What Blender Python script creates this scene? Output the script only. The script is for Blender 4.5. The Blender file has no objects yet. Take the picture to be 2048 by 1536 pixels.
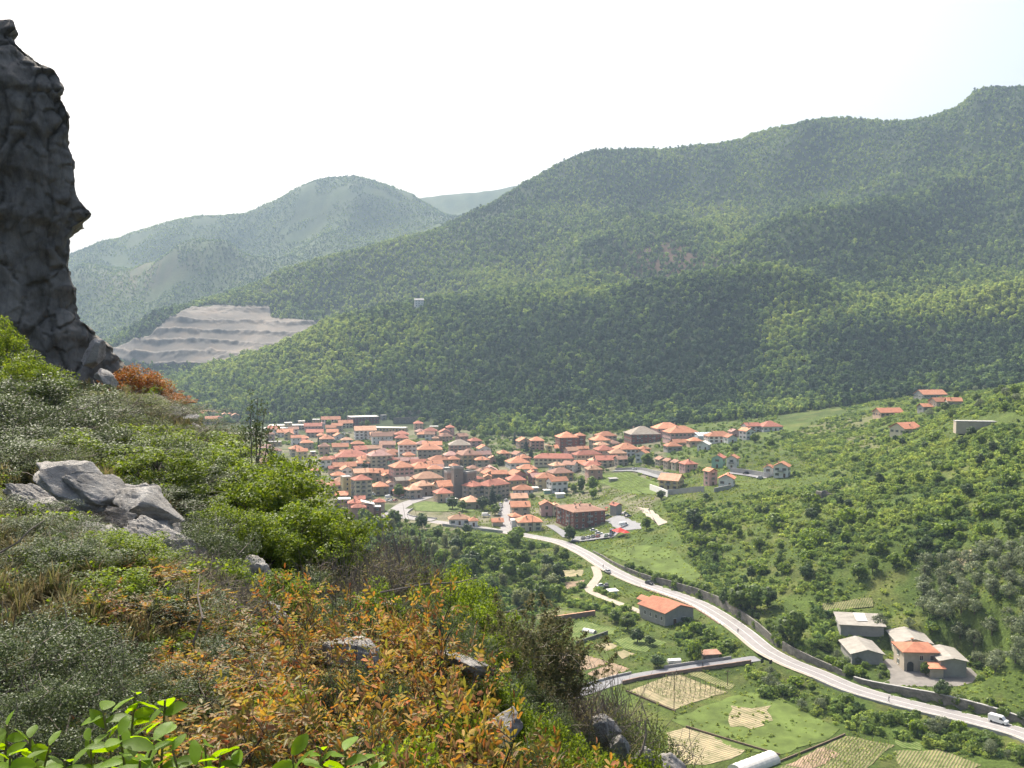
import bpy, math, random
import numpy as np
from mathutils import Vector, Matrix

rng = np.random.default_rng(7)
random.seed(7)
SC = bpy.context.scene
COL = SC.collection

# ------------------------------------------------------------------ camera, sky, sun, exposure
F = 1970.0                      # focal length in pixels of the 2048 px wide photograph
EYE = 105.0                     # eye height above the valley floor, metres
PITCH = math.atan(88.0 / F)
cam = bpy.data.cameras.new('camera')
cam.sensor_width = 36.0
cam.lens = 36.0 * F / 2048.0
cam.clip_start = 0.1
cam.clip_end = 20000
camo = bpy.data.objects.new('camera', cam)
camo.location = (0, 0, EYE)
camo.rotation_euler = (math.pi / 2 - PITCH, 0, 0)
COL.objects.link(camo)
SC.camera = camo

SUN_AZ = math.radians(26)       # left of the view direction (+Y)
SUN_EL = math.radians(50)
sdir = Vector((-math.sin(SUN_AZ) * math.cos(SUN_EL), math.cos(SUN_AZ) * math.cos(SUN_EL), math.sin(SUN_EL)))
W = bpy.data.worlds.new('World')
SC.world = W
W.use_nodes = True
nt = W.node_tree
sky = nt.nodes.new('ShaderNodeTexSky')
sky.sky_type = 'NISHITA'
sky.sun_disc = False
sky.sun_elevation = SUN_EL
sky.sun_rotation = -SUN_AZ
sky.altitude = 100
sky.air_density = 1.0
sky.dust_density = 8.0
sky.ozone_density = 1.0
bg = nt.nodes['Background']
bg.inputs['Strength'].default_value = 0.145
nt.links.new(sky.outputs[0], bg.inputs['Color'])
sun = bpy.data.lights.new('sun', 'SUN')
sun.energy = 4.6
sun.angle = math.radians(0.53)
sun.color = (1.0, 0.94, 0.83)
suno = bpy.data.objects.new('sun', sun)
suno.rotation_euler = sdir.to_track_quat('Z', 'Y').to_euler()
suno.location = (0, 0, 900)
COL.objects.link(suno)
SC.view_settings.view_transform = 'Standard'
SC.view_settings.look = 'None'
SC.view_settings.gamma = 1.0
SC.view_settings.use_curve_mapping = False
SC.view_settings.exposure = 0.82
cy = SC.cycles
cy.max_bounces = 6
cy.diffuse_bounces = 2
cy.glossy_bounces = 2
cy.transmission_bounces = 4
cy.transparent_max_bounces = 8
cy.volume_bounces = 0
cy.use_denoising = True
cy.sample_clamp_indirect = 4.0

# ------------------------------------------------------------------ projection helpers
CP, SP = math.cos(PITCH), math.sin(PITCH)
def ray(px, py):
    xn = (px - 1024.0) / F; yn = (768.0 - py) / F
    return xn, CP + SP * yn, -SP + CP * yn
def pt(px, py, Y):
    """the point at forward distance Y seen through a pixel of the photograph"""
    dx, dy, dz = ray(px, py)
    return np.array([dx / dy * Y, Y, EYE + dz / dy * Y])
def zpix(py, Y):
    _, dy, dz = ray(1024, py)
    return EYE + dz / dy * Y
def pyof(z, Y):
    e = (z - EYE) / Y
    # (-SP+CP*yn)/(CP+SP*yn)=e
    yn = (e * CP + SP) / (CP - e * SP)
    return 768.0 - yn * F

# ------------------------------------------------------------------ noise
def _h(ix, iy, iz, s=0):
    n = (ix.astype(np.int64) * 374761393 + iy.astype(np.int64) * 668265263 + iz.astype(np.int64) * 2147483647 + s * 1274126177) & 0xffffffff
    n = ((n ^ (n >> 13)) * 1274126177) & 0xffffffff
    n = ((n ^ (n >> 15)) * 2246822519) & 0xffffffff
    return ((n ^ (n >> 16)) & 0xffffff) / float(0xffffff)
def vnoise(x, y, z=None, s=0):
    x = np.asarray(x, float); y = np.asarray(y, float)
    z = np.zeros_like(x) if z is None else np.asarray(z, float)
    ix, iy, iz = np.floor(x), np.floor(y), np.floor(z)
    fx, fy, fz = x - ix, y - iy, z - iz
    fx, fy, fz = [f * f * (3 - 2 * f) for f in (fx, fy, fz)]
    r = 0
    for a in (0, 1):
        for b in (0, 1):
            for c in (0, 1):
                w = (fx if a else 1 - fx) * (fy if b else 1 - fy) * (fz if c else 1 - fz)
                r = r + w * _h(ix + a, iy + b, iz + c, s)
    return r * 2 - 1
def fbm(x, y, z=None, o=4, s=0):
    r = 0; am = 1.0; f = 1.0; t = 0
    for i in range(o):
        r = r + am * vnoise(np.asarray(x) * f, np.asarray(y) * f, None if z is None else np.asarray(z) * f, s + i)
        t += am; am *= 0.5; f *= 2.03
    return r / t
def voro(x, y, z, s=0):
    ix, iy, iz = np.floor(x), np.floor(y), np.floor(z)
    f1 = np.full_like(x, 9.0); f2 = np.full_like(x, 9.0); idv = np.zeros_like(x)
    for a in (-1, 0, 1):
        for b in (-1, 0, 1):
            for c in (-1, 0, 1):
                cx, cy_, cz = ix + a, iy + b, iz + c
                d = (cx + _h(cx, cy_, cz, s) - x) ** 2 + (cy_ + _h(cx, cy_, cz, s + 1) - y) ** 2 + (cz + _h(cx, cy_, cz, s + 2) - z) ** 2
                v = _h(cx, cy_, cz, s + 3)
                m = d < f1
                f2 = np.where(m, f1, np.minimum(f2, d)); idv = np.where(m, v, idv); f1 = np.where(m, d, f1)
    return np.sqrt(f1), np.sqrt(f2), idv
def smooth(a, b, x):
    t = np.clip((np.asarray(x, float) - a) / (b - a), 0, 1)
    return t * t * (3 - 2 * t)

# ------------------------------------------------------------------ mesh helpers
def mesh_np(name, v, f, mats=(), fm=None, shade=False):
    me = bpy.data.meshes.new(name)
    v = np.asarray(v, dtype=np.float32)
    if isinstance(f, np.ndarray):
        k = f.shape[1]
        me.vertices.add(len(v)); me.vertices.foreach_set('co', v.ravel())
        me.loops.add(f.size); me.loops.foreach_set('vertex_index', f.astype(np.int32).ravel())
        me.polygons.add(len(f)); me.polygons.foreach_set('loop_start', np.arange(0, f.size, k, dtype=np.int32))
        me.polygons.foreach_set('loop_total', np.full(len(f), k, dtype=np.int32))
    else:
        me.from_pydata([tuple(p) for p in v.tolist()], [], f)
    for m in mats: me.materials.append(m)
    if fm is not None: me.polygons.foreach_set('material_index', np.asarray(fm, dtype=np.int32))
    if shade: me.polygons.foreach_set('use_smooth', np.ones(len(me.polygons), dtype=bool))
    me.update(calc_edges=True)
    return me
def link(name, data, parent=None, loc=None, rz=None):
    o = bpy.data.objects.new(name, data)
    COL.objects.link(o)
    if parent is not None: o.parent = parent
    if loc is not None: o.location = loc
    if rz is not None: o.rotation_euler = (0, 0, rz)
    return o
def tag(o, label=None, cat=None, group=None, kind=None):
    if label: o['label'] = label
    if cat: o['category'] = cat
    if group: o['group'] = group
    if kind: o['kind'] = kind
    return o
def thing(name, label, cat, loc=(0, 0, 0), rz=0.0, group=None):
    o = bpy.data.objects.new(name, None)
    o.empty_display_size = 0.5
    COL.objects.link(o)
    o.location = loc; o.rotation_euler = (0, 0, rz)
    return tag(o, label, cat, group)
class MB:
    """collects boxes, prisms and tubes into one mesh"""
    def __init__(s): s.v = []; s.f = []; s.m = []
    def add(s, v, f, m=0):
        n = len(s.v); s.v += [tuple(map(float, p)) for p in v]; s.f += [tuple(i + n for i in q) for q in f]; s.m += [m] * len(f)
    def box(s, cx, cy, cz, sx, sy, sz, m=0):
        x, y, z = sx / 2, sy / 2, sz / 2
        s.add([(cx + i * x, cy + j * y, cz + k * z) for k in (-1, 1) for j in (-1, 1) for i in (-1, 1)],
              [(0, 2, 3, 1), (4, 5, 7, 6), (0, 1, 5, 4), (2, 6, 7, 3), (0, 4, 6, 2), (1, 3, 7, 5)], m)
    def tube(s, pts, rad, n=6, m=0, cap=True):
        v, f = tube(pts, rad, n)
        s.add(v, f, m)
        if cap:
            k = len(pts) - 1
            s.f.append(tuple(len(s.v) - n + i for i in range(n))); s.m.append(m)
    def mesh(s, name, mats, shade=False): return mesh_np(name, np.array(s.v), s.f, mats, s.m, shade)
def tube(pts, rad, n=5):
    P = [np.asarray(p, float) for p in pts]; v = []; f = []
    for i, p in enumerate(P):
        t = P[min(i + 1, len(P) - 1)] - P[max(i - 1, 0)]
        t = t / (np.linalg.norm(t) + 1e-9)
        u = np.cross(t, (0.31, 0.2, 0.93) if abs(t[2]) < 0.9 else (1, 0.1, 0)); u /= np.linalg.norm(u) + 1e-9
        w = np.cross(t, u)
        r = rad[i] if hasattr(rad, '__len__') else rad
        for k in range(n):
            a = 2 * math.pi * k / n
            v.append(p + r * (math.cos(a) * u + math.sin(a) * w))
    for i in range(len(P) - 1):
        for k in range(n):
            a, b = i * n + k, i * n + (k + 1) % n
            f.append((a, b, b + n, a + n))
    return v, f

# ------------------------------------------------------------------ materials
def newmat(name):
    m = bpy.data.materials.new(name); m.use_nodes = True
    n = m.node_tree.nodes; l = m.node_tree.links
    return m, n, l, n['Principled BSDF']
def ramp(n, stops):
    r = n.new('ShaderNodeValToRGB')
    e = r.color_ramp.elements
    while len(e) < len(stops): e.new(0.5)
    for i, (p, c) in enumerate(stops): e[i].position = p; e[i].color = (*c, 1)
    return r
def plain(name, col, rough=0.8, var=0.25, scale=1.5, bump=0.0, metal=0.0, spec=0.3):
    m, n, l, b = newmat(name)
    tc = n.new('ShaderNodeTexCoord'); nz = n.new('ShaderNodeTexNoise')
    nz.inputs['Scale'].default_value = scale; nz.inputs['Detail'].default_value = 5; nz.inputs['Roughness'].default_value = 0.65
    l.new(tc.outputs['Object'], nz.inputs['Vector'])
    c = np.array(col)
    r = ramp(n, [(0.3, tuple(c * (1 - var))), (0.7, tuple(np.minimum(c * (1 + var * 0.6), 0.9)))])
    l.new(nz.outputs['Fac'], r.inputs[0]); l.new(r.outputs[0], b.inputs['Base Color'])
    b.inputs['Roughness'].default_value = rough; b.inputs['Metallic'].default_value = metal
    b.inputs['Specular IOR Level'].default_value = spec
    if bump:
        bp = n.new('ShaderNodeBump'); bp.inputs['Strength'].default_value = bump; bp.inputs['Distance'].default_value = 0.05
        l.new(nz.outputs['Fac'], bp.inputs['Height']); l.new(bp.outputs[0], b.inputs['Normal'])
    return m
def tile_mat(name, col):
    """clay roof tiles: courses as relief, lichen and sun-bleached patches as colour"""
    m, n, l, b = newmat(name)
    tc = n.new('ShaderNodeTexCoord'); oi = n.new('ShaderNodeObjectInfo')
    add = n.new('ShaderNodeVectorMath'); add.operation = 'ADD'
    l.new(tc.outputs['Object'], add.inputs[0]); l.new(oi.outputs['Location'], add.inputs[1])
    nz = n.new('ShaderNodeTexNoise'); nz.inputs['Scale'].default_value = 0.45; nz.inputs['Detail'].default_value = 6; nz.inputs['Roughness'].default_value = 0.7
    l.new(add.outputs[0], nz.inputs['Vector'])
    c = np.array(col)
    r = ramp(n, [(0.25, tuple(c * np.array([0.62, 0.6, 0.62]))), (0.5, tuple(c)), (0.75, tuple(np.minimum(c * np.array([1.18, 1.3, 1.35]), 0.8)))])
    l.new(nz.outputs['Fac'], r.inputs[0])
    hv = n.new('ShaderNodeHueSaturation'); mr = n.new('ShaderNodeMapRange')
    mr.inputs['To Min'].default_value = 0.68; mr.inputs['To Max'].default_value = 1.2
    l.new(oi.outputs['Random'], mr.inputs['Value']); l.new(mr.outputs[0], hv.inputs['Value'])
    l.new(r.outputs[0], hv.inputs['Color']); l.new(hv.outputs[0], b.inputs['Base Color'])
    wv = n.new('ShaderNodeTexWave'); wv.inputs['Scale'].default_value = 1.1; wv.inputs['Distortion'].default_value = 0.4
    l.new(tc.outputs['Object'], wv.inputs['Vector'])
    bp = n.new('ShaderNodeBump'); bp.inputs['Strength'].default_value = 0.6; bp.inputs['Distance'].default_value = 0.06
    l.new(wv.outputs['Fac'], bp.inputs['Height']); l.new(bp.outputs[0], b.inputs['Normal'])
    b.inputs['Roughness'].default_value = 0.85; b.inputs['Specular IOR Level'].default_value = 0.2
    return m
def leaf_mat(name, cols, trans=0.45, rough=0.5, spec=0.3, tint=None, objvar=0.18):
    """leaves: colour differs from leaf to leaf and from plant to plant; light passes through"""
    m, n, l, b = newmat(name)
    g = n.new('ShaderNodeNewGeometry')
    k = len(cols)
    r = ramp(n, [(i / max(k - 1, 1), c) for i, c in enumerate(cols)])
    l.new(g.outputs['Random Per Island'], r.inputs[0])
    hv = n.new('ShaderNodeHueSaturation')
    oi = n.new('ShaderNodeObjectInfo'); mr = n.new('ShaderNodeMapRange')
    mr.inputs['To Min'].default_value = 1 - objvar; mr.inputs['To Max'].default_value = 1 + objvar
    l.new(oi.outputs['Random'], mr.inputs['Value']); l.new(mr.outputs[0], hv.inputs['Value'])
    l.new(r.outputs[0], hv.inputs['Color'])
    out = hv.outputs[0]
    if tint:
        at = n.new('ShaderNodeAttribute'); at.attribute_type = 'INSTANCER'; at.attribute_name = 'tone'
        r2 = ramp(n, tint); l.new(at.outputs['Fac'], r2.inputs[0])
        mx = n.new('ShaderNodeMix'); mx.data_type = 'RGBA'; mx.blend_type = 'MULTIPLY'; mx.inputs['Factor'].default_value = 1.0
        l.new(hv.outputs[0], mx.inputs['A']); l.new(r2.outputs[0], mx.inputs['B'])
        out = mx.outputs['Result']
    l.new(out, b.inputs['Base Color'])
    b.inputs['Roughness'].default_value = rough; b.inputs['Specular IOR Level'].default_value = spec
    tr = n.new('ShaderNodeBsdfTranslucent')
    hv2 = n.new('ShaderNodeHueSaturation'); hv2.inputs['Hue'].default_value = 0.485; hv2.inputs['Saturation'].default_value = 1.1; hv2.inputs['Value'].default_value = 1.35
    l.new(out, hv2.inputs['Color']); l.new(hv2.outputs[0], tr.inputs['Color'])
    ms = n.new('ShaderNodeMixShader'); ms.inputs[0].default_value = trans
    l.new(b.outputs[0], ms.inputs[1]); l.new(tr.outputs[0], ms.inputs[2])
    l.new(ms.outputs[0], n['Material Output'].inputs['Surface'])
    return m
def rock_mat(name, dark, mid, light, scale=0.6, zs=1.6):
    m, n, l, b = newmat(name)
    tc = n.new('ShaderNodeTexCoord'); mp = n.new('ShaderNodeMapping'); mp.inputs['Scale'].default_value = (1, 1, zs)
    ge = n.new('ShaderNodeNewGeometry')
    l.new(ge.outputs['Position'], mp.inputs['Vector'])
    nz = n.new('ShaderNodeTexNoise'); nz.inputs['Scale'].default_value = scale; nz.inputs['Detail'].default_value = 10; nz.inputs['Roughness'].default_value = 0.72
    l.new(mp.outputs[0], nz.inputs['Vector'])
    r = ramp(n, [(0.28, dark), (0.5, mid), (0.72, light)])
    l.new(nz.outputs['Fac'], r.inputs[0])
    vo = n.new('ShaderNodeTexVoronoi'); vo.feature = 'DISTANCE_TO_EDGE'; vo.inputs['Scale'].default_value = scale * 2.2
    l.new(mp.outputs[0], vo.inputs['Vector'])
    r2 = ramp(n, [(0.0, (0.55, 0.55, 0.55)), (0.06, (1, 1, 1))]); l.new(vo.outputs[0], r2.inputs[0])
    mx = n.new('ShaderNodeMix'); mx.data_type = 'RGBA'; mx.blend_type = 'MULTIPLY'; mx.inputs['Factor'].default_value = 0.3
    l.new(r.outputs[0], mx.inputs['A']); l.new(r2.outputs[0], mx.inputs['B'])
    l.new(mx.outputs['Result'], b.inputs['Base Color'])
    n2 = n.new('ShaderNodeTexNoise'); n2.inputs['Scale'].default_value = scale * 10; n2.inputs['Detail'].default_value = 8; n2.inputs['Roughness'].default_value = 0.75
    l.new(mp.outputs[0], n2.inputs['Vector'])
    bp = n.new('ShaderNodeBump'); bp.inputs['Strength'].default_value = 0.8; bp.inputs['Distance'].default_value = 0.12
    l.new(n2.outputs['Fac'], bp.inputs['Height']); l.new(bp.outputs[0], b.inputs['Normal'])
    b.inputs['Roughness'].default_value = 0.9; b.inputs['Specular IOR Level'].default_value = 0.2
    return m
def ground_mat(name):
    """base colour of what grows or lies there comes with each vertex; noise breaks it up"""
    m, n, l, b = newmat(name)
    at = n.new('ShaderNodeAttribute'); at.attribute_name = 'cover'
    ge = n.new('ShaderNodeNewGeometry')
    res = at.outputs['Color']
    for sc, lo, hi in ((0.012, 0.8, 1.18), (0.11, 0.72, 1.25), (1.1, 0.7, 1.25), (9.0, 0.75, 1.2)):
        nz = n.new('ShaderNodeTexNoise'); nz.inputs['Scale'].default_value = sc; nz.inputs['Detail'].default_value = 4
        l.new(ge.outputs['Position'], nz.inputs['Vector'])
        r = ramp(n, [(0.3, (lo, lo, lo * 0.95)), (0.7, (hi, hi, hi * 0.93))]); l.new(nz.outputs['Fac'], r.inputs[0])
        mx = n.new('ShaderNodeMix'); mx.data_type = 'RGBA'; mx.blend_type = 'MULTIPLY'; mx.inputs['Factor'].default_value = 1.0
        l.new(res, mx.inputs['A']); l.new(r.outputs[0], mx.inputs['B']); res = mx.outputs['Result']
    l.new(res, b.inputs['Base Color'])
    bz = n.new('ShaderNodeTexNoise'); bz.inputs['Scale'].default_value = 0.9; bz.inputs['Detail'].default_value = 9; bz.inputs['Roughness'].default_value = 0.7
    l.new(ge.outputs['Position'], bz.inputs['Vector'])
    bp = n.new('ShaderNodeBump'); bp.inputs['Strength'].default_value = 0.9; bp.inputs['Distance'].default_value = 0.5
    l.new(bz.outputs['Fac'], bp.inputs['Height']); l.new(bp.outputs[0], b.inputs['Normal'])
    b.inputs['Roughness'].default_value = 0.95; b.inputs['Specular IOR Level'].default_value = 0.1
    return m

# ------------------------------------------------------------------ terrain: feature lines -> height table
PX0, PX1, DPX = -760, 2808, 8
COLS = np.arange(PX0, PX1 + 1, DPX).astype(float)
AT = (COLS - 1024.0) / F                           # x / Y of each column
YS = np.concatenate([np.geomspace(1.2, 110, 150)[:-1], np.geomspace(110, 1000, 185)[:-1], np.arange(1000, 2600, 10.0), np.arange(2600, 6001, 42.5)])
def pchip(x, y, q):
    x = np.asarray(x, float); y = np.asarray(y, float)
    h = np.diff(x); d = np.diff(y) / h
    m = np.zeros_like(y)
    m[0], m[-1] = d[0], d[-1]
    for i in range(1, len(x) - 1):
        if d[i - 1] * d[i] > 0:
            w1, w2 = 2 * h[i] + h[i - 1], h[i] + 2 * h[i - 1]
            m[i] = (w1 + w2) / (w1 / d[i - 1] + w2 / d[i])
    i = np.clip(np.searchsorted(x, q) - 1, 0, len(x) - 2)
    t = np.clip((q - x[i]) / h[i], 0, 1)
    return ((2 * t ** 3 - 3 * t ** 2 + 1) * y[i] + (t ** 3 - 2 * t ** 2 + t) * h[i] * m[i] + (-2 * t ** 3 + 3 * t ** 2) * y[i + 1] + (t ** 3 - t ** 2) * h[i] * m[i + 1])
def Lz(Y, pts):                                     # constant distance, heights given
    p = np.array(pts, float)
    z = pchip(p[:, 0], p[:, 1], np.clip(COLS, p[0, 0], p[-1, 0]))
    return np.full(len(COLS), float(Y)), z
def Ly(pts):                                        # (px, py, distance)
    p = np.array(pts, float)
    q = np.clip(COLS, p[0, 0], p[-1, 0])
    Y = pchip(p[:, 0], p[:, 2], q); y = pchip(p[:, 0], p[:, 1], q)
    return Y, np.array([zpix(a, b) for a, b in zip(y, Y)])
LINES = [
    Lz(1.2, [(-760, 103.4), (2808, 103.0)]),
    Lz(3, [(-760, 103.2), (0, 102.9), (600, 102.4), (1000, 102.0), (2808, 100.5)]),
    Lz(8, [(-760, 103.4), (0, 102.6), (300, 102.3), (500, 101.7), (1000, 100.2), (1400, 98.2), (2808, 93)]),
    Lz(15, [(-760, 103.8), (0, 102.6), (250, 102.2), (400, 101.5), (520, 100.7), (800, 99.7), (1000, 98.8), (1300, 96.2), (1700, 90), (2808, 82)]),
    Lz(25, [(-760, 105), (0, 102.4), (200, 102.3), (400, 101.3), (550, 100.1), (700, 99.0), (1000, 96.2), (1250, 92.5), (1700, 83), (2808, 70)]),
    Lz(42, [(-760, 107), (0, 103.2), (200, 102.7), (330, 102.2), (400, 101.2), (500, 97.5), (600, 94), (900, 88), (1100, 83), (1400, 75), (2808, 55)]),
    Lz(75, [(-760, 104), (0, 95), (200, 90), (400, 80), (600, 70), (1000, 58), (1400, 45), (2808, 28)]),
    Lz(130, [(-760, 75), (0, 60), (400, 42), (800, 30), (1200, 18), (1600, 7), (2808, 8)]),
    Lz(210, [(-760, 30), (0, 10), (400, 5), (800, 1), (1100, -1), (1600, -1), (2100, 0), (2808, 12)]),
    Lz(255, [(-760, 12), (0, 3), (400, 0), (1100, -1), (1700, -1.5), (1950, -1), (2048, 0), (2200, 4), (2808, 24)]),
    Lz(290, [(-760, 6), (0, 0), (1500, -0.5), (1650, 0), (1780, 1.5), (1860, 2), (1950, 5), (2048, 12), (2808, 44)]),
    Lz(330, [(-760, 4), (0, 0), (1450, 0), (1540, 2), (1600, 3.5), (1700, 5), (1850, 10), (2048, 34), (2808, 78)]),
    Lz(400, [(-760, 3), (0, 0), (1300, 0.5), (1400, 3.5), (1500, 9), (1600, 16), (1700, 24), (1850, 37), (2048, 53), (2808, 105)]),
    Lz(470, [(-760, 3), (0, 0), (1120, 0.5), (1250, 5), (1350, 10), (1500, 18), (1600, 24), (1700, 31), (1850, 46), (2048, 67), (2808, 120)]),
    Lz(550, [(-760, 3), (0, 0), (870, 0), (1100, 0.5), (1160, 1), (1250, 7), (1345, 16), (1430, 22), (1555, 26), (1700, 34), (1808, 46), (1920, 62), (2048, 77), (2808, 130)]),
    Lz(640, [(-760, 3), (0, 1), (950, 1), (1150, 4), (1300, 14), (1450, 25), (1560, 30), (1700, 37), (1808, 47), (1900, 58), (2048, 74), (2808, 125)]),
    Lz(740, [(-760, 4), (0, 2), (900, 2.5), (1100, 6), (1300, 16), (1500, 29), (1650, 37), (1800, 49), (1900, 60), (2048, 72), (2808, 112)]),
    Lz(860, [(-760, 6), (0, 4), (900, 6), (1140, 13), (1300, 18), (1500, 32), (1600, 36), (1750, 44), (1900, 52), (2048, 60), (2808, 100)]),
    Lz(1000, [(-760, 8), (0, 5), (600, 6), (900, 9), (1000, 13), (1250, 19), (1500, 32), (1700, 44), (1900, 62), (2048, 80), (2808, 130)]),
    Lz(1130, [(-760, 12), (0, 6), (450, 6), (600, 8), (750, 12), (850, 20), (950, 36), (1100, 46), (1250, 52), (1500, 66), (1800, 86), (2048, 112), (2808, 165)]),
    Lz(1250, [(-760, 30), (0, 14), (380, 18), (480, 24), (560, 34), (650, 48), (750, 62), (860, 76), (1000, 86), (1250, 102), (1500, 122), (1800, 148), (2048, 175), (2808, 230)]),
    Ly([(-760, 830, 1720), (200, 790, 1650), (340, 766, 1600), (430, 738, 1540), (520, 702, 1490), (600, 668, 1470), (660, 643, 1470), (740, 622, 1480), (838, 608, 1480), (1000, 602, 1460), (1130, 595, 1450), (1220, 588, 1420), (1290, 576, 1400), (1400, 551, 1380), (1520, 537, 1360), (1600, 543, 1360), (1660, 566, 1360), (1740, 585, 1350), (1850, 600, 1350), (2048, 585, 1360), (2808, 470, 1420)]),
    Ly([(-760, 830, 1760), (200, 800, 1700), (340, 790, 1670), (430, 770, 1620), (520, 745, 1580), (600, 700, 1560), (660, 660, 1550), (740, 622, 1560), (838, 602, 1570), (1000, 590, 1560), (1130, 586, 1560), (1220, 588, 1530), (1290, 596, 1500), (1400, 585, 1490), (1520, 566, 1470), (1600, 556, 1450), (1660, 556, 1450), (1740, 555, 1450), (1850, 565, 1450), (2048, 555, 1460), (2808, 450, 1520)]),
    Ly([(-760, 800, 1860), (150, 735, 1780), (340, 728, 1750), (430, 722, 1740), (520, 702, 1730), (620, 655, 1730), (740, 605, 1740), (838, 582, 1740), (1000, 560, 1730), (1130, 560, 1720), (1250, 560, 1700), (1340, 553, 1660), (1430, 521, 1640), (1480, 490, 1640), (1560, 451, 1660), (1640, 430, 1680), (1720, 424, 1690), (1800, 447, 1690), (1870, 485, 1680), (1950, 500, 1680), (2048, 470, 1690), (2808, 380, 1750)]),
    Ly([(-760, 780, 1960), (150, 720, 1860), (230, 685, 1880), (340, 640, 1900), (440, 615, 1920), (540, 614, 1920), (640, 628, 1880), (740, 580, 1890), (838, 556, 1890), (1000, 520, 1890), (1130, 525, 1880), (1250, 530, 1860), (1340, 520, 1840), (1430, 500, 1800), (1480, 495, 1780), (1560, 470, 1780), (1640, 448, 1790), (1720, 442, 1800), (1800, 452, 1800), (1870, 465, 1800), (1950, 462, 1800), (2048, 420, 1810), (2808, 330, 1900)]),
    Ly([(-760, 765, 2030), (100, 722, 1990), (200, 692, 1990), (380, 612, 2040), (450, 590, 2080), (560, 545, 2120), (640, 521, 2130), (780, 482, 2140), (870, 458, 2160), (980, 440, 2160), (1060, 420, 2160), (1150, 420, 2160), (1300, 420, 2150), (1460, 420, 2120), (1560, 410, 2080), (1640, 400, 2050), (1740, 375, 2050), (1850, 340, 2020), (1950, 330, 2000), (2048, 300, 2000), (2808, 230, 2050)]),
    Ly([(-760, 790, 2250), (100, 760, 2230), (380, 680, 2250), (560, 600, 2300), (640, 565, 2310), (780, 515, 2320), (870, 470, 2330), (980, 415, 2340), (1060, 368, 2400), (1150, 322, 2450), (1200, 311, 2450), (1330, 308, 2450), (1460, 286, 2430), (1500, 272, 2430), (1620, 258, 2400), (1700, 250, 2400), (1800, 248, 2350), (1900, 220, 2280), (1955, 180, 2230), (2048, 179, 2230), (2300, 150, 2230), (2808, 140, 2230)]),
    Ly([(-760, 740, 2620), (100, 640, 2600), (380, 575, 2600), (560, 565, 2600), (780, 540, 2600), (980, 470, 2620), (1060, 430, 2650), (1200, 370, 2680), (1500, 330, 2680), (1800, 300, 2650), (1955, 240, 2560), (2808, 200, 2560)]),
    Ly([(-760, 700, 2950), (0, 570, 2900), (150, 555, 2900), (260, 532, 2900), (320, 500, 2880), (390, 481, 2860), (450, 495, 2870), (500, 530, 2900), (560, 535, 2950), (700, 515, 2950), (870, 470, 2950), (1060, 430, 2950), (1300, 380, 2980), (1700, 330, 2980), (2808, 260, 2980)]),
    Ly([(-760, 690, 3150), (0, 575, 3150), (260, 530, 3150), (390, 505, 3150), (500, 522, 3150), (620, 500, 3150), (870, 460, 3150), (1060, 430, 3150), (1500, 370, 3200), (2808, 300, 3200)]),
    Ly([(-760, 650, 3650), (0, 558, 3600), (140, 515, 3600), (220, 482, 3600), (300, 452, 3600), (400, 432, 3600), (490, 425, 3600), (540, 405, 3600), (600, 375, 3600), (650, 360, 3600), (700, 357, 3600), (760, 372, 3600), (850, 407, 3600), (900, 435, 3600), (1060, 470, 3600), (1500, 420, 3600), (2808, 380, 3600)]),
    Ly([(-760, 680, 4000), (300, 500, 4000), (700, 430, 4000), (860, 425, 4000), (1060, 440, 4000), (2808, 420, 4000)]),
    Ly([(-760, 680, 4500), (300, 520, 4500), (700, 430, 4500), (850, 402, 4500), (900, 394, 4500), (1040, 370, 4500), (1150, 350, 4500), (1500, 360, 4500), (2808, 380, 4500)]),
    Ly([(-760, 740, 6000), (2808, 560, 6000)]),
]
ZT = np.zeros((len(YS), len(COLS)))
for c in range(len(COLS)):
    yy = np.array([L[0][c] for L in LINES]); zz = np.array([L[1][c] for L in LINES])
    for i in range(1, len(yy)): yy[i] = max(yy[i], yy[i - 1] * 1.012)
    ZT[:, c] = pchip(np.log(yy), zz, np.log(YS))
XG = YS[:, None] * AT[None, :]; YG = np.repeat(YS[:, None], len(COLS), 1)
# gullies and spurs on the mountains, unevenness on the valley and on the near slope
mt = smooth(1080, 1500, YG)
rid = 1 - np.abs(fbm(XG / 260 + 0.15 * YG / 260, YG / 520, o=4, s=11)) * 2
cm = np.ones_like(YG)
for q in (-9, -8, -4, -2): cm *= 1 - .85 * np.exp(-((YG - LINES[q][0][None, :]) / (130 if q < -5 else 220)) ** 2)
wx = 70 * fbm(XG / 300, YG / 300, o=2, s=12)
rid2 = 1 - np.abs(fbm((XG + wx) / 330 + .25 * YG / 330, YG / 900, o=3, s=14)) * 2.2
ZT += mt * (rid - 0.55) * np.where(YG > 1950, 22, 15) * cm
ZT += smooth(1450, 1900, YG) * (rid2 - .45) * np.where(YG > 2500, 50, 62) * cm
# a spur running down from the right-hand summit, and a gully beside it
for (a0, b0, wd_, amp_) in (((2120, 2180), (1840, 1830), 70, 34), ((2000, 2150), (1700, 1850), 60, -18), ((1640, 2330), (1380, 1900), 80, 26), ((1330, 2380), (1200, 1800), 90, 22), ((520, 3450), (430, 3050), 90, -30), ((760, 3500), (640, 3050), 110, 26)):
    t_ = np.clip((YG - b0[1]) / (a0[1] - b0[1]), 0, 1); pc_ = b0[0] + (a0[0] - b0[0]) * t_
    dd_ = (1024 + F * AT[None, :] - pc_) / F * YG
    inr = np.exp(-(np.maximum(np.maximum(YG - a0[1], b0[1] - YG), 0) / 120) ** 2)
    ZT += 1.5 * amp_ * np.exp(-(dd_ / wd_) ** 2) * inr * cm
ZT += smooth(1000, 1300, YG) * fbm(XG / 60, YG / 60, o=3, s=21) * 4
hill = smooth(1150, 1500, 1024 + F * AT)[None, :] * smooth(250, 330, YG) * (1 - mt)
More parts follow.
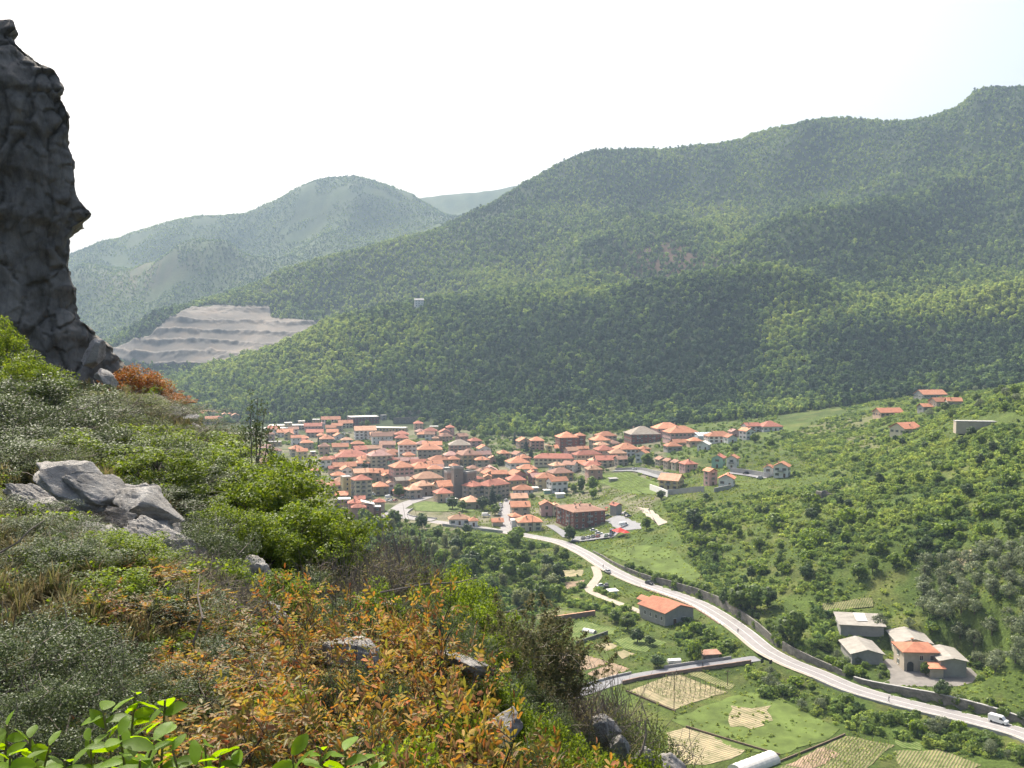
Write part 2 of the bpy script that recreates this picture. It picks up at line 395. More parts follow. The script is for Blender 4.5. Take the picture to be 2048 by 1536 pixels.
ZT += hill * fbm(XG / 38, YG / 38, o=3, s=31) * 1.6
# old terrace steps on the near right-hand hillside
near = (1 - smooth(60, 100, YG)) * smooth(3, 8, YG)
ZT += near * (fbm(XG / 3.4, YG / 3.4, o=4, s=41) * 0.75)
AI0, DA = AT[0], AT[1] - AT[0]
def H(x, y):
    x = np.asarray(x, float); y = np.asarray(y, float)
    y = np.clip(y, YS[0], YS[-1] - 1e-3)
    ca = np.clip((x / y - AI0) / DA, 0, len(COLS) - 1.001); ci = ca.astype(int); cf = ca - ci
    r = np.clip(np.interp(y, YS, np.arange(len(YS))), 0, len(YS) - 1.001); ri = r.astype(int); rf = r - ri
    return (ZT[ri, ci] * (1 - rf) * (1 - cf) + ZT[ri + 1, ci] * rf * (1 - cf) + ZT[ri, ci + 1] * (1 - rf) * cf + ZT[ri + 1, ci + 1] * rf * cf)
def hit(px, py, dz=0.0, y0=180.0, y1=4500.0):
    dx, dy, dzr = ray(px, py)
    Y = np.geomspace(y0, y1, 1600)
    g = EYE + dzr / dy * Y - (H(dx / dy * Y, Y) + dz)
    i = np.where((g[:-1] > 0) & (g[1:] <= 0))[0]
    if len(i) == 0: k = int(np.argmin(np.abs(g))); yy = Y[k]
    else:
        k = i[0]; t = g[k] / (g[k] - g[k + 1]); yy = Y[k] + t * (Y[k + 1] - Y[k])
    return np.array([dx / dy * yy, yy, EYE + dzr / dy * yy - dz])

# ------------------------------------------------------------------ roads: centre lines from the photograph, resting on the ground
def spline(P, step):
    P = np.array(P, float); t = np.concatenate([[0], np.cumsum(np.linalg.norm(np.diff(P[:, :2], axis=0), axis=1))])
    q = np.arange(0, t[-1], step)
    return np.stack([pchip(t, P[:, k], q) for k in range(P.shape[1])], 1)
def ground_line(pix, step=4.0, zconst=None, sm=9):
    P = [hit(a, b) for a, b in pix]
    L = spline(P, step)
    if zconst is not None: L[:, 2] = zconst
    else:
        k = np.ones(sm) / sm; zp = np.pad(L[:, 2], sm // 2, mode='edge'); L[:, 2] = np.convolve(zp, k, 'valid')[:len(L)]
    return L
MAIN = ground_line([(2190, 1518), (2110, 1494), (2048, 1472), (1980, 1452), (1900, 1430), (1800, 1403), (1700, 1374), (1640, 1352), (1580, 1325), (1530, 1297), (1490, 1265), (1450, 1236), (1400, 1208), (1340, 1187), (1270, 1163), (1215, 1133), (1165, 1104), (1120, 1085), (1065, 1073), (1000, 1062), (930, 1052), (860, 1042)], sm=15)
def dist_to(L, X, Y):
    """signed distance to a line (positive on its right-hand side going along it) and index of nearest sample"""
    best = np.full(X.shape, 1e9); idx = np.zeros(X.shape, int)
    for i in range(len(L)):
        d = (X - L[i, 0]) ** 2 + (Y - L[i, 1]) ** 2
        m = d < best; best[m] = d[m]; idx[m] = i
    T = np.gradient(L[:, :2], axis=0); T /= np.linalg.norm(T, axis=1)[:, None]
    dx, dy = X - L[idx, 0], Y - L[idx, 1]
    side = dx * T[idx, 1] - dy * T[idx, 0]
    return np.sqrt(best) * np.sign(side), idx
def carve(L, half, soft, wall=None):
    m = (YG > L[:, 1].min() - 70) & (YG < L[:, 1].max() + 70) & (XG > L[:, 0].min() - 70) & (XG < L[:, 0].max() + 70)
    X, Y = XG[m], YG[m]
    d, idx = dist_to(L, X, Y)
    z = ZT[m]; zr = L[idx, 2]
    if wall is not None:
        hw = wall(L[idx, 0], L[idx, 1]) * (1 - smooth(half, half + 55, d))
        z = np.where(d > half, np.maximum(z, zr + hw), z)
    w = 1 - smooth(half, half + soft, np.abs(d))
    ZT[m] = z * (1 - w) + zr * w
pxof = lambda x, y: 1024 + F * x / y
carve(MAIN, 5.2, 3.0, wall=lambda x, y: np.interp(pxof(x, y), [1140, 1200, 1330, 1440, 1500, 1560, 1640, 1700, 1830, 1930, 2050, 2200], [0, 1.1, 3.2, 4.0, 3.2, 2.0, 1.6, 1.6, 2.8, 3.0, 3, 2.5]))
LANE = ground_line([(1515, 1313), (1450, 1330), (1400, 1335), (1340, 1343), (1290, 1350), (1235, 1362), (1180, 1380), (1140, 1395)], sm=9)
carve(LANE, 3.2, 2.5)
TRACK = ground_line([(1190, 1133), (1196, 1150), (1188, 1165), (1178, 1180), (1205, 1195), (1250, 1212), (1290, 1228)], sm=5)
carve(TRACK, 3.0, 2.0)
TOWNRD = ground_line([(775, 1035), (790, 1022), (812, 1008), (835, 1000), (860, 992)], sm=5)
TOWNRD2 = ground_line([(812, 1018), (800, 1028), (815, 1036), (870, 1041)], sm=5)
STREET = ground_line([(1013, 1062), (1012, 1040), (1014, 1015), (1020, 1000)], sm=5)
UPRD = ground_line([(1225, 943), (1270, 942), (1300, 950), (1345, 962)], sm=5)
UPRD2 = ground_line([(1455, 946), (1490, 950), (1530, 957)], sm=3)
PARKRD = ground_line([(1145, 1079), (1180, 1077), (1235, 1069)], sm=3)
ACCESS = ground_line([(1135, 1075), (1118, 1062), (1098, 1050)], sm=3)
# the farm stands on a levelled terrace above the road
FZ = 2.0
FC = np.array([124.0, 302.0, FZ])
m = ((XG - FC[0] + 2) / 31) ** 2 + ((YG - FC[1] - 3) / 22) ** 2
w = 1 - smooth(0.75, 1.25, m)
dmain, _i = dist_to(MAIN, XG[(YG > 200) & (YG < 420)], YG[(YG > 200) & (YG < 420)])
dm = np.full(XG.shape, 99.0); dm[(YG > 200) & (YG < 420)] = dmain
w = w * smooth(6.5, 9, dm)
ZT[:] = ZT * (1 - w) + FZ * w

# cover colours (what grows or lies on the ground)
PYG = pyof(ZT, YG); PXG = np.repeat((1024 + F * AT)[None, :], len(YS), 0)
n1 = fbm(XG / 45, YG / 45, o=4, s=51); n2 = fbm(XG / 9, YG / 9, o=4, s=52); n3 = fbm(XG / 160, YG / 160, o=3, s=53)
cov = np.zeros(XG.shape + (3,))
def blend(w, c): cov[:] = cov * (1 - w[..., None]) + np.array(c) * w[..., None]
cov[:] = (0.058, 0.088, 0.024)
blend(smooth(-0.2, 0.5, n1), (0.085, 0.118, 0.032))
blend(smooth(0.0, 0.5, n2) * 0.7, (0.12, 0.125, 0.05))
town = (PXG > 440) & (PXG < 1330) & (YG > 540) & (YG < 1200)
blend(town * .6, (0.075, 0.09, 0.035))
blend(town * smooth(-0.15, 0.1, n2) * 0.85, (0.17, 0.155, 0.135))
forest = smooth(1000, 1100, YG)
blend(forest, (0.03, 0.045, 0.018))
far = smooth(2380, 2600, YG)
blend(far, (0.056, 0.076, 0.03))
blend(far * smooth(-0.1, 0.3, n1 + 0.3 * n2), (0.034, 0.056, 0.02))
knob = np.exp(-(((XG / YG * F + 1024) - 330) / 130) ** 2 - ((PYG - 560) / 50) ** 2) * smooth(2600, 2750, YG) * (YG < 3100)
blend(np.clip(knob * 1.2, 0, 1) * smooth(-0.35, 0.1, n2), (0.10, 0.086, 0.055))
red = np.exp(-((PXG - 1335) / 75) ** 2 - ((PYG - 520) / 36) ** 2) * ((YG > 1560) & (YG < 2200))
blend(np.clip(red * 1.6, 0, 1), (0.07, 0.042, 0.032))
nearw = 1 - smooth(70, 120, YG)
blend(nearw, (0.13, 0.105, 0.07))
blend(nearw * smooth(0.05, 0.35, fbm(XG / 2.5, YG / 2.5, o=4, s=54)), (0.21, 0.2, 0.185))
blend(nearw * smooth(0.0, 0.4, fbm(XG / 4, YG / 4, o=3, s=55)), (0.10, 0.11, 0.04))

MAT = {}
MAT['ground'] = ground_mat('ground_cover')
nr, ncl = ZT.shape
verts = np.stack([XG, YG, ZT], -1).reshape(-1, 3)
ii = np.arange(nr - 1)[:, None] * ncl + np.arange(ncl - 1)[None, :]
faces = np.stack([ii, ii + 1, ii + 1 + ncl, ii + ncl], -1).reshape(-1, 4)
def terrain_piece(name, r0, r1):
    f = faces.reshape(nr - 1, ncl - 1, 4)[r0:r1].reshape(-1, 4)
    me = mesh_np(name, verts[r0 * ncl:(r1 + 1) * ncl], f - r0 * ncl, [MAT['ground']], shade=True)
    ca = me.color_attributes.new('cover', 'FLOAT_COLOR', 'POINT')
    c4 = np.ones(((r1 + 1 - r0) * ncl, 4), dtype=np.float32); c4[:, :3] = cov.reshape(-1, 3)[r0 * ncl:(r1 + 1) * ncl]
    ca.data.foreach_set('color', c4.ravel())
    return tag(link(name, me), kind='structure')
rA = int(np.searchsorted(YS, 110)); rB = int(np.searchsorted(YS, 1000))
terrain_piece('hillside', 0, rA)
terrain_piece('valley', rA, rB)
terrain_piece('mountains', rB, nr - 1)

# ------------------------------------------------------------------ roads, walls and rails
MAT['asphalt'] = plain('asphalt', (0.25, 0.235, 0.228), 0.85, 0.16, 0.35)
MAT['asphalt_dark'] = plain('asphalt_dark', (0.2, 0.2, 0.205), 0.85, 0.16, 0.35)
MAT['gravel'] = plain('pale_gravel', (0.36, 0.31, 0.25), 0.95, 0.2, 0.8)
MAT['concrete'] = plain('concrete', (0.34, 0.33, 0.31), 0.9, 0.25, 0.4)
MAT['stone'] = rock_mat('wall_stone', (0.055, 0.06, 0.04), (0.15, 0.14, 0.12), (0.27, 0.25, 0.22), 0.5)
MAT['brickwall'] = plain('weathered_brick', (0.26, 0.17, 0.13), 0.9, 0.35, 0.5)
MAT['paint'] = plain('road_paint', (0.75, 0.75, 0.72), 0.7, 0.15, 1.0)
MAT['steel'] = plain('galvanised_steel', (0.4, 0.4, 0.4), 0.45, 0.15, 2.0, metal=0.6)
MAT['darkmetal'] = plain('dark_metal', (0.05, 0.05, 0.05), 0.5, 0.2, 2.0, metal=0.4)
MAT['wood'] = plain('old_wood', (0.16, 0.115, 0.08), 0.9, 0.35, 3.0)
def normals2(L):
    T = np.gradient(L[:, :2], axis=0); T /= np.linalg.norm(T, axis=1)[:, None]
    return np.stack([T[:, 1], -T[:, 0]], 1)              # right-hand side
def ribbon(name, L, o0, o1, dz, mat, label=None, drape=False):
    N = normals2(L); k = 5
    t = np.linspace(o0, o1, k)
    P = L[:, None, :2] + N[:, None, :] * t[None, :, None]
    z = np.repeat(L[:, 2:3], k, 1) + dz
    if drape: z = np.maximum(z, H(P[..., 0], P[..., 1]) + dz)
    v = np.concatenate([P, z[..., None]], -1).reshape(-1, 3)
    i = np.arange(len(L) - 1)[:, None] * k + np.arange(k - 1)[None, :]
    f = np.stack([i, i + k, i + k + 1, i + 1], -1).reshape(-1, 4)
    o = link(name, mesh_np(name, v, f, [mat]))
    return tag(o, kind='structure')
ribbon('main_road', MAIN, -3.4, 3.5, 0.15, MAT['asphalt'])
ribbon('road_shoulder', MAIN, -4.6, -3.4, 0.13, MAT['gravel'])
ribbon('road_edge_line', MAIN, -3.2, -3.05, 0.165, MAT['paint'])
ribbon('road_edge_line', MAIN, 3.1, 3.25, 0.165, MAT['paint'])
k = int(len(MAIN) * 0.9)
ribbon('road_centre_line', MAIN[:k], -0.07, 0.07, 0.165, MAT['paint'])
ribbon('lane', LANE, -2.6, 2.6, 0.15, MAT['asphalt_dark'])
ribbon('track', TRACK, -1.9, 1.9, 0.14, MAT['gravel'])
ribbon('town_road', TOWNRD, -4.5, 4.5, 0.2, MAT['asphalt'], drape=True)
ribbon('town_road', TOWNRD2, -4, 4, 0.26, MAT['asphalt'], drape=True)
ribbon('street', STREET, -3.2, 3.2, 0.2, MAT['asphalt'], drape=True)
ribbon('upper_road', UPRD, -2.8, 2.8, 0.25, MAT['asphalt_dark'], drape=True)
ribbon('upper_road', UPRD2, -2.6, 2.6, 0.25, MAT['asphalt_dark'], drape=True)
ribbon('car_park', PARKRD, -6, 7, 0.3, MAT['asphalt_dark'], drape=True)
ribbon('access_road', ACCESS, -2.6, 2.6, 0.3, MAT['asphalt_dark'], drape=True)

def wall_strip(name, L, off, thick, h, mat, label, cat='wall', z0=-1.2, cap=None, hfun=None, top=None):
    """a wall that follows a line: body, with an optional coping as its part"""
    N = normals2(L); P0 = L[:, :2] + N * off; P1 = L[:, :2] + N * (off + thick)
    hh = np.full(len(L), h) if hfun is None else hfun(L)
    zb = L[:, 2] + z0; zt = L[:, 2] + hh
    v = np.concatenate([np.c_[P0, zb], np.c_[P0, zt], np.c_[P1, zt], np.c_[P1, zb]]); n = len(L)
    f = []
    for i in range(n - 1):
        for a, b in ((0, 1), (1, 2), (2, 3)):
            f.append((a * n + i, b * n + i, b * n + i + 1, a * n + i + 1))
    f += [(0, n, 2 * n, 3 * n), (n - 1, 4 * n - 1, 3 * n - 1, 2 * n - 1)]
    c = L[len(L) // 2]
    t = thing(name, label, cat, (c[0], c[1], c[2]))
    off3 = np.array([c[0], c[1], c[2]])
    link('wall_body', mesh_np('wall_body', v - off3, f, [mat]), t)
    if cap is not None:
        cv = np.concatenate([np.c_[P0 - N * 0.08, zt + 0.004], np.c_[P0 - N * 0.08, zt + 0.18], np.c_[P1 + N * 0.08, zt + 0.18], np.c_[P1 + N * 0.08, zt + 0.004]])
        cf = [(a * n + i, b * n + i, b * n + i + 1, a * n + i + 1) for i in range(n - 1) for a, b in ((0, 1), (1, 2), (2, 3))]
        cf += [(0, n, 2 * n, 3 * n), (n - 1, 4 * n - 1, 3 * n - 1, 2 * n - 1)]
        link('coping', mesh_np('coping', cv - off3, cf, [cap]), t)
    return t
def sub(L, a, b):
    p = pxof(L[:, 0], L[:, 1]); lo, hi = min(a, b), max(a, b)
    return L[(p >= lo) & (p <= hi)]
hb = lambda L: np.interp(pxof(L[:, 0], L[:, 1]), [1160, 1200, 1330, 1440, 1500, 1540], [0.6, 1.1, 3.2, 4.0, 3.2, 2.2]) + 0.35 * fbm(L[:, 0] / 6, L[:, 1] / 6, s=3)
wall_strip('retaining_wall', sub(MAIN, 1165, 1535), 4.7, 0.6, 4, MAT['stone'], 'long tall grey stone retaining wall above the main road beside the meadow', hfun=hb)
ha = lambda L: np.interp(pxof(L[:, 0], L[:, 1]), [1540, 1600, 1690], [3.2, 2.6, 1.6]) + 0.25 * fbm(L[:, 0] / 5, L[:, 1] / 5, s=4)
wall_strip('ruined_wall', sub(MAIN, 1538, 1690), 4.7, 0.6, 3, MAT['stone'], 'crumbling pale stone wall with dark arches along the road bend', hfun=ha)
hc = lambda L: np.interp(pxof(L[:, 0], L[:, 1]), [1695, 1760, 1850, 1920, 2000, 2060], [1.4, 2.2, 3.0, 3.2, 2.8, 2.0]) + 0.25 * fbm(L[:, 0] / 5, L[:, 1] / 5, s=5)
wall_strip('retaining_wall', sub(MAIN, 1695, 2120), 4.9, 0.6, 4, MAT['stone'], 'stained stone retaining wall holding up the farm terrace', hfun=hc, cap=MAT['concrete'])
wall_strip('parapet', sub(MAIN, 1640, 2190), -5.1, 0.35, 0.55, MAT['concrete'], 'low pale concrete kerb wall along the valley side of the road', z0=-3.0)
wall_strip('parapet', sub(MAIN, 1300, 1470), -5.2, 0.4, 0.25, MAT['brickwall'], 'brown masonry road embankment behind the orange roofed barn', z0=-3.6)
wall_strip('lane_wall', sub(LANE, 1235, 1500), -3.1, 0.3, 0.9, MAT['brickwall'], 'low red-brown brick parapet along the near edge of the lane', cap=MAT['brickwall'], z0=-1.5)
wall_strip('lane_wall', sub(LANE, 1335, 1495), 2.8, 0.3, 1.0, MAT['concrete'], 'grey wall along the far edge of the lane below the gardens')
wall_strip('lane_wall', sub(LANE, 1150, 1290), 2.8, 0.35, 0.8, MAT['concrete'], 'pale concrete wall beside the lower end of the lane')
wall_strip('upper_wall', UPRD, -3.4, 0.5, 4.0, MAT['concrete'], 'grey concrete retaining wall above the upper road and parked car', hfun=lambda L: np.linspace(2.0, 4.2, len(L)))
wall_strip('upper_wall', UPRD2, -3.2, 0.5, 3.0, MAT['concrete'], 'grey retaining wall behind the road end by the white duplex')
wall_strip('town_wall', TOWNRD2, -4.4, 0.4, 0.9, MAT['concrete'], 'low curved wall on the bend of the town road')
# guard rail on the valley side of the bend: posts are parts
def rail(L, off, label, name='guard_rail', gap=1, h=0.95, mat=None):
    mat = mat or MAT['steel']
    N = normals2(L); P = np.c_[L[:, :2] + N * off, L[:, 2] + 0.1]
    c = P[len(P) // 2].copy(); t = thing(name, label, 'guard rail', tuple(c))
    for zz in (0.55, 0.95):
        mb = MB(); mb.tube([p - c + np.array([0, 0, zz * h / 0.95]) for p in P], 0.06, 4)
        link('rail', mb.mesh('rail', [mat]), t)
    mb = MB(); mb.box(0, 0, h / 2, 0.1, 0.1, h); pm = mb.mesh('post', [mat])
    for p in P[::gap]: link('post', pm, t, tuple(p - c))
    return t
rail(spline(sub(MAIN, 1290, 1480), 3.0), -4.9, 'metal guard rail with many posts round the road bend above the barn')

# ------------------------------------------------------------------ fields and plots in the valley
def stripes(name, a, b, scale, rot, c2=None):
    """furrows or crop rows: broken bands of two real colours"""
    m, n, l, bs = newmat(name)
    ge = n.new('ShaderNodeNewGeometry'); mp = n.new('ShaderNodeMapping'); mp.inputs['Rotation'].default_value = (0, 0, rot)
    l.new(ge.outputs['Position'], mp.inputs['Vector'])
    wv = n.new('ShaderNodeTexWave'); wv.inputs['Scale'].default_value = scale; wv.inputs['Distortion'].default_value = 1.6; wv.inputs['Detail'].default_value = 3; wv.inputs['Detail Scale'].default_value = 1.5
    l.new(mp.outputs[0], wv.inputs['Vector'])
    r = ramp(n, [(0.35, a), (0.65, b)]); l.new(wv.outputs['Fac'], r.inputs[0])
    nz = n.new('ShaderNodeTexNoise'); nz.inputs['Scale'].default_value = 0.35; nz.inputs['Detail'].default_value = 6
    l.new(ge.outputs['Position'], nz.inputs['Vector'])
    r2 = ramp(n, [(0.25, (0.5, 0.6, 0.42)), (0.55, (1.0, 1.0, 1.0)), (0.75, (1.25, 1.2, 1.1))]); l.new(nz.outputs['Fac'], r2.inputs[0])
    mx = n.new('ShaderNodeMix'); mx.data_type = 'RGBA'; mx.blend_type = 'MULTIPLY'; mx.inputs['Factor'].default_value = 1.0
    l.new(r.outputs[0], mx.inputs['A']); l.new(r2.outputs[0], mx.inputs['B']); l.new(mx.outputs['Result'], bs.inputs['Base Color'])
    bp = n.new('ShaderNodeBump'); bp.inputs['Strength'].default_value = 0.8; bp.inputs['Distance'].default_value = 0.2
    l.new(wv.outputs['Fac'], bp.inputs['Height']); l.new(bp.outputs[0], bs.inputs['Normal'])
    bs.inputs['Roughness'].default_value = 0.95; bs.inputs['Specular IOR Level'].default_value = 0.1
    return m
MAT['soil'] = stripes('tilled_soil', (0.27, 0.195, 0.135), (0.3, 0.22, 0.155), 0.5, 0.5)
MAT['soil_dry'] = stripes('dry_soil', (0.3, 0.25, 0.16), (0.27, 0.235, 0.14), 0.35, 1.0)
MAT['crop'] = stripes('crop_rows', (0.13, 0.155, 0.055), (0.21, 0.18, 0.10), 0.4, 0.6)
MAT['crop2'] = stripes('green_rows', (0.085, 0.14, 0.03), (0.16, 0.18, 0.07), 0.3, -0.5)
MAT['grass'] = plain('meadow_grass', (0.105, 0.145, 0.036), 0.95, 0.5, 0.15, bump=.6, spec=.1)
MAT['grass_dry'] = plain('dry_grass', (0.115, 0.12, 0.05), 0.95, 0.5, 0.12, bump=.6, spec=.1)
FIELDS = []
def inside(poly, x, y):
    p = np.asarray(poly); c = np.zeros(np.shape(x), bool); j = len(p) - 1
    for i in range(len(p)):
        cond = ((p[i, 1] > y) != (p[j, 1] > y)) & (x < (p[j, 0] - p[i, 0]) * (y - p[i, 1]) / (p[j, 1] - p[i, 1] + 1e-12) + p[i, 0])
        c ^= cond; j = i
    return c
def field(name, pix, mat, dz=0.12, block=True, wob=1.3):
    """a plot draped on the ground: grid clipped to its outline"""
    P = np.array([hit(a, b)[:2] for a, b in pix]); FIELDS.append((P, block))
    # subdivide the outline, then fan rings towards the centre so the sheet follows the ground
    E = []
    for i in range(len(P)):
        a, b = P[i], P[(i + 1) % len(P)]; k = max(2, int(np.linalg.norm(b - a) / 3))
        for t in np.arange(k) / k: E.append(a + (b - a) * t)
    E = np.array(E); E += np.stack([fbm(E[:, 0] / 3, E[:, 1] / 3, s=61), fbm(E[:, 0] / 3, E[:, 1] / 3, s=62)], 1) * wob
    c = P.mean(0); R = 9; v = []; f = []; n = len(E)
    for r in range(R):
        q = c + (E - c) * (1 - r / R); v.append(q)
    v = np.concatenate(v + [c[None]])
    for r in range(R - 1):
        for i in range(n): f.append((r * n + i, r * n + (i + 1) % n, (r + 1) * n + (i + 1) % n, (r + 1) * n + i))
    for i in range(n): f.append(((R - 1) * n + i, (R - 1) * n + (i + 1) % n, R * n))
    # keep above the coarser ground mesh
    z = H(v[:, 0], v[:, 1]) + dz
    o = link(name, mesh_np(name, np.c_[v, z], f, [mat], shade=True))
    return tag(o, kind='structure')
field('ploughed_field', [(1105, 1290), (1215, 1325), (1190, 1335), (1105, 1352)], MAT['soil'])
field('ploughed_field', [(1172, 1348), (1222, 1326), (1258, 1338), (1205, 1362)], MAT['soil'])
field('ploughed_field', [(1190, 1290), (1215, 1285), (1238, 1292), (1212, 1302)], MAT['soil_dry'])
field('ploughed_field', [(1228, 1306), (1250, 1300), (1270, 1308), (1243, 1318)], MAT['soil_dry'])
field('vegetable_garden', [(1062, 1232), (1105, 1220), (1140, 1222), (1148, 1226), (1110, 1232), (1075, 1240)], MAT['crop'])
field('vegetable_garden', [(1120, 1266), (1160, 1242), (1230, 1258), (1225, 1268), (1160, 1288)], MAT['crop2'])
field('vegetable_garden', [(1230, 1280), (1280, 1270), (1330, 1285), (1290, 1305), (1250, 1298)], MAT['crop2'])
field('vegetable_garden', [(1115, 1140), (1165, 1140), (1165, 1152), (1110, 1155)], MAT['soil_dry'])
field('vegetable_garden', [(1125, 1165), (1172, 1160), (1168, 1172), (1130, 1180)], MAT['soil'])
field('vineyard_plot', [(1262, 1383), (1350, 1346), (1458, 1384), (1348, 1420)], MAT['soil_dry'])
field('vegetable_garden', [(1370, 1345), (1395, 1340), (1470, 1372), (1460, 1380)], MAT['crop'])
field('meadow', [(1340, 1440), (1410, 1412), (1500, 1385), (1560, 1400), (1680, 1460), (1660, 1475), (1560, 1510), (1480, 1500)], MAT['grass'], block=False)
field('dry_patch', [(1450, 1428), (1480, 1412), (1530, 1412), (1548, 1440), (1510, 1462), (1462, 1450)], MAT['soil_dry'], dz=0.2, block=False, wob=4)
field('dry_field', [(1336, 1462), (1372, 1455), (1490, 1498), (1460, 1520), (1360, 1536), (1335, 1530)], MAT['soil_dry'], wob=2.5)
field('vegetable_garden', [(1560, 1536), (1690, 1472), (1790, 1490), (1700, 1560), (1600, 1580)], MAT['crop'])
field('ploughed_field', [(1575, 1530), (1650, 1495), (1680, 1508), (1625, 1545)], MAT['soil'], dz=0.2)
field('vegetable_garden', [(1790, 1480), (1850, 1485), (1840, 1500), (1800, 1496)], MAT['crop2'])
field('vegetable_garden', [(1790, 1505), (1880, 1500), (1960, 1530), (1900, 1560), (1800, 1545)], MAT['crop'])
field('orchard_slope', [(1205, 948), (1260, 944), (1320, 968), (1310, 990), (1250, 985), (1192, 962)], MAT['grass'], dz=0.25)
field('roadside_meadow', [(1205, 1108), (1270, 1090), (1345, 1100), (1400, 1150), (1390, 1165), (1330, 1160), (1260, 1130)], MAT['grass'], dz=0.25, block=False)
field('gravel_yard', [(1210, 1042), (1235, 1030), (1280, 1048), (1282, 1058), (1240, 1062)], MAT['asphalt_dark'], dz=0.25)
field('sand_path', [(1276, 1016), (1296, 1018), (1336, 1046), (1318, 1052), (1290, 1030)], MAT['gravel'], dz=0.3)
field('terraced_garden', [(825, 1008), (850, 1003), (930, 1010), (950, 1024), (860, 1024), (830, 1022)], MAT['crop2'], dz=0.3)
field('dry_meadow', [(1590, 862), (1660, 842), (1750, 828), (1752, 850), (1690, 862), (1610, 870)], MAT['grass_dry'], dz=0.4, block=False)
field('dry_meadow', [(1690, 878), (1750, 868), (1762, 900), (1710, 892)], MAT['grass_dry'], dz=0.4, block=False)
field('allotment', [(1640, 1210), (1745, 1195), (1745, 1215), (1650, 1226)], MAT['crop'], dz=0.3)
field('allotment', [(1880, 1110), (1945, 1100), (1950, 1135), (1900, 1150)], MAT['soil_dry'], dz=0.3, block=False)
# farm yard: a paved sheet on the terrace
fy = [(-15, -12.5), (-7, -13), (2, -13.5), (9, -13), (14.5, -10), (19, -4), (20, 3), (15, 7), (3, 9), (-3, 12), (-5.5, 9), (-6.5, 0), (-9, -7)]
fo = link('farm_yard', mesh_np('farm_yard', [(FC[0] + a, FC[1] + b, FZ + 0.1) for a, b in fy], [tuple(range(len(fy)))], [plain('farm_yard_paving', (0.2, 0.185, 0.165), 0.95, 0.35, 0.25)]))
tag(fo, kind='structure'); FIELDS.append((np.array([(FC[0] + a, FC[1] + b) for a, b in fy]), True))

# ------------------------------------------------------------------ houses
WALLS = {'cream': (0.52, 0.47, 0.34), 'yellow': (0.55, 0.46, 0.24), 'ochre': (0.42, 0.32, 0.16), 'peach': (0.52, 0.37, 0.27), 'pink': (0.52, 0.33, 0.3), 'salmon': (0.44, 0.27, 0.22),
         'white': (0.68, 0.66, 0.63), 'mint': (0.28, 0.45, 0.36), 'beige': (0.42, 0.36, 0.28), 'brick': (0.23, 0.10, 0.075), 'grey': (0.3, 0.29, 0.27), 'lilac': (0.5, 0.46, 0.5), 'olive': (0.36, 0.31, 0.19), 'stone': (0.23, 0.21, 0.18), 'maroon': (0.2, 0.085, 0.08)}
ROOFS = {'orange': (0.46, 0.205, 0.118), 'red': (0.4, 0.155, 0.105), 'brown': (0.3, 0.165, 0.115), 'pale': (0.5, 0.285, 0.18), 'bright': (0.47, 0.195, 0.115), 'greytile': (0.26, 0.22, 0.175), 'dusty': (0.36, 0.21, 0.175)}
for k, c in WALLS.items(): MAT['w_' + k] = plain('plaster_' + k, c, 0.9, 0.16, 0.5)
for k, c in ROOFS.items(): MAT['r_' + k] = tile_mat('tiles_' + k, c)
MAT['r_flatgrey'] = plain('flat_roof_grey', (0.33, 0.32, 0.3), 0.9, 0.22, 0.5)
MAT['r_flatwhite'] = plain('flat_roof_pale', (0.6, 0.58, 0.53), 0.9, 0.15, 0.5)
MAT['r_fibre'] = plain('fibre_cement', (0.29, 0.27, 0.235), 0.95, 0.3, 0.35)
MAT['glass'] = plain('window_glass', (0.025, 0.028, 0.032), 0.15, 0.3, 1.0, spec=0.6)
MAT['trim'] = plain('window_trim', (0.6, 0.58, 0.54), 0.8, 0.1, 2.0)
MAT['shutter'] = plain('green_shutter', (0.06, 0.10, 0.065), 0.6, 0.2, 2.0)
MAT['shutter2'] = plain('brown_shutter', (0.12, 0.07, 0.045), 0.6, 0.2, 2.0)
MAT['door'] = plain('wooden_door', (0.12, 0.07, 0.04), 0.6, 0.25, 3.0)
MAT['awning'] = plain('yellow_awning', (0.66, 0.55, 0.27), 0.8, 0.15, 1.0)
# window: local x along the wall, -y outward, origin at its centre on the wall face
def window_mesh(name, sh, w=1.0, h=1.4):
    b = MB()
    b.box(0, 0.03, 0, w, 0.1, h, 0)
    b.box(0, -0.05, -h / 2 - 0.05, w + 0.3, 0.2, 0.1, 1)
    b.box(0, -0.03, h / 2 + 0.05, w + 0.2, 0.1, 0.1, 1)
    b.box(-w / 2 - 0.04, -0.03, 0, 0.08, 0.1, h, 1); b.box(w / 2 + 0.04, -0.03, 0, 0.08, 0.1, h, 1)
    b.box(0, -0.025, 0, 0.06, 0.04, h, 1)
    if sh:
        for s in (-1, 1): b.box(s * (w / 2 + 0.34), -0.06, 0, 0.5, 0.06, h + 0.06, 2)
    return b.mesh(name, [MAT['glass'], MAT['trim'], MAT['shutter'] if sh != 2 else MAT['shutter2']])
WIN = [window_mesh('window', 0), window_mesh('window', 1), window_mesh('window', 2), window_mesh('window', 0, 1.6, 2.0)]
b = MB(); b.box(0, -0.02, 0, 1.2, 0.12, 2.3, 0); b.box(0, -0.04, 1.2, 1.5, 0.16, 0.12, 1); DOOR = b.mesh('door', [MAT['door'], MAT['trim']])
b = MB(); b.box(0, 0, 0, 0.6, 0.6, 1.5, 0); b.box(0, 0, 0.8, 0.8, 0.8, 0.12, 1); CHIM = b.mesh('chimney', [MAT['w_beige'], MAT['r_orange']])
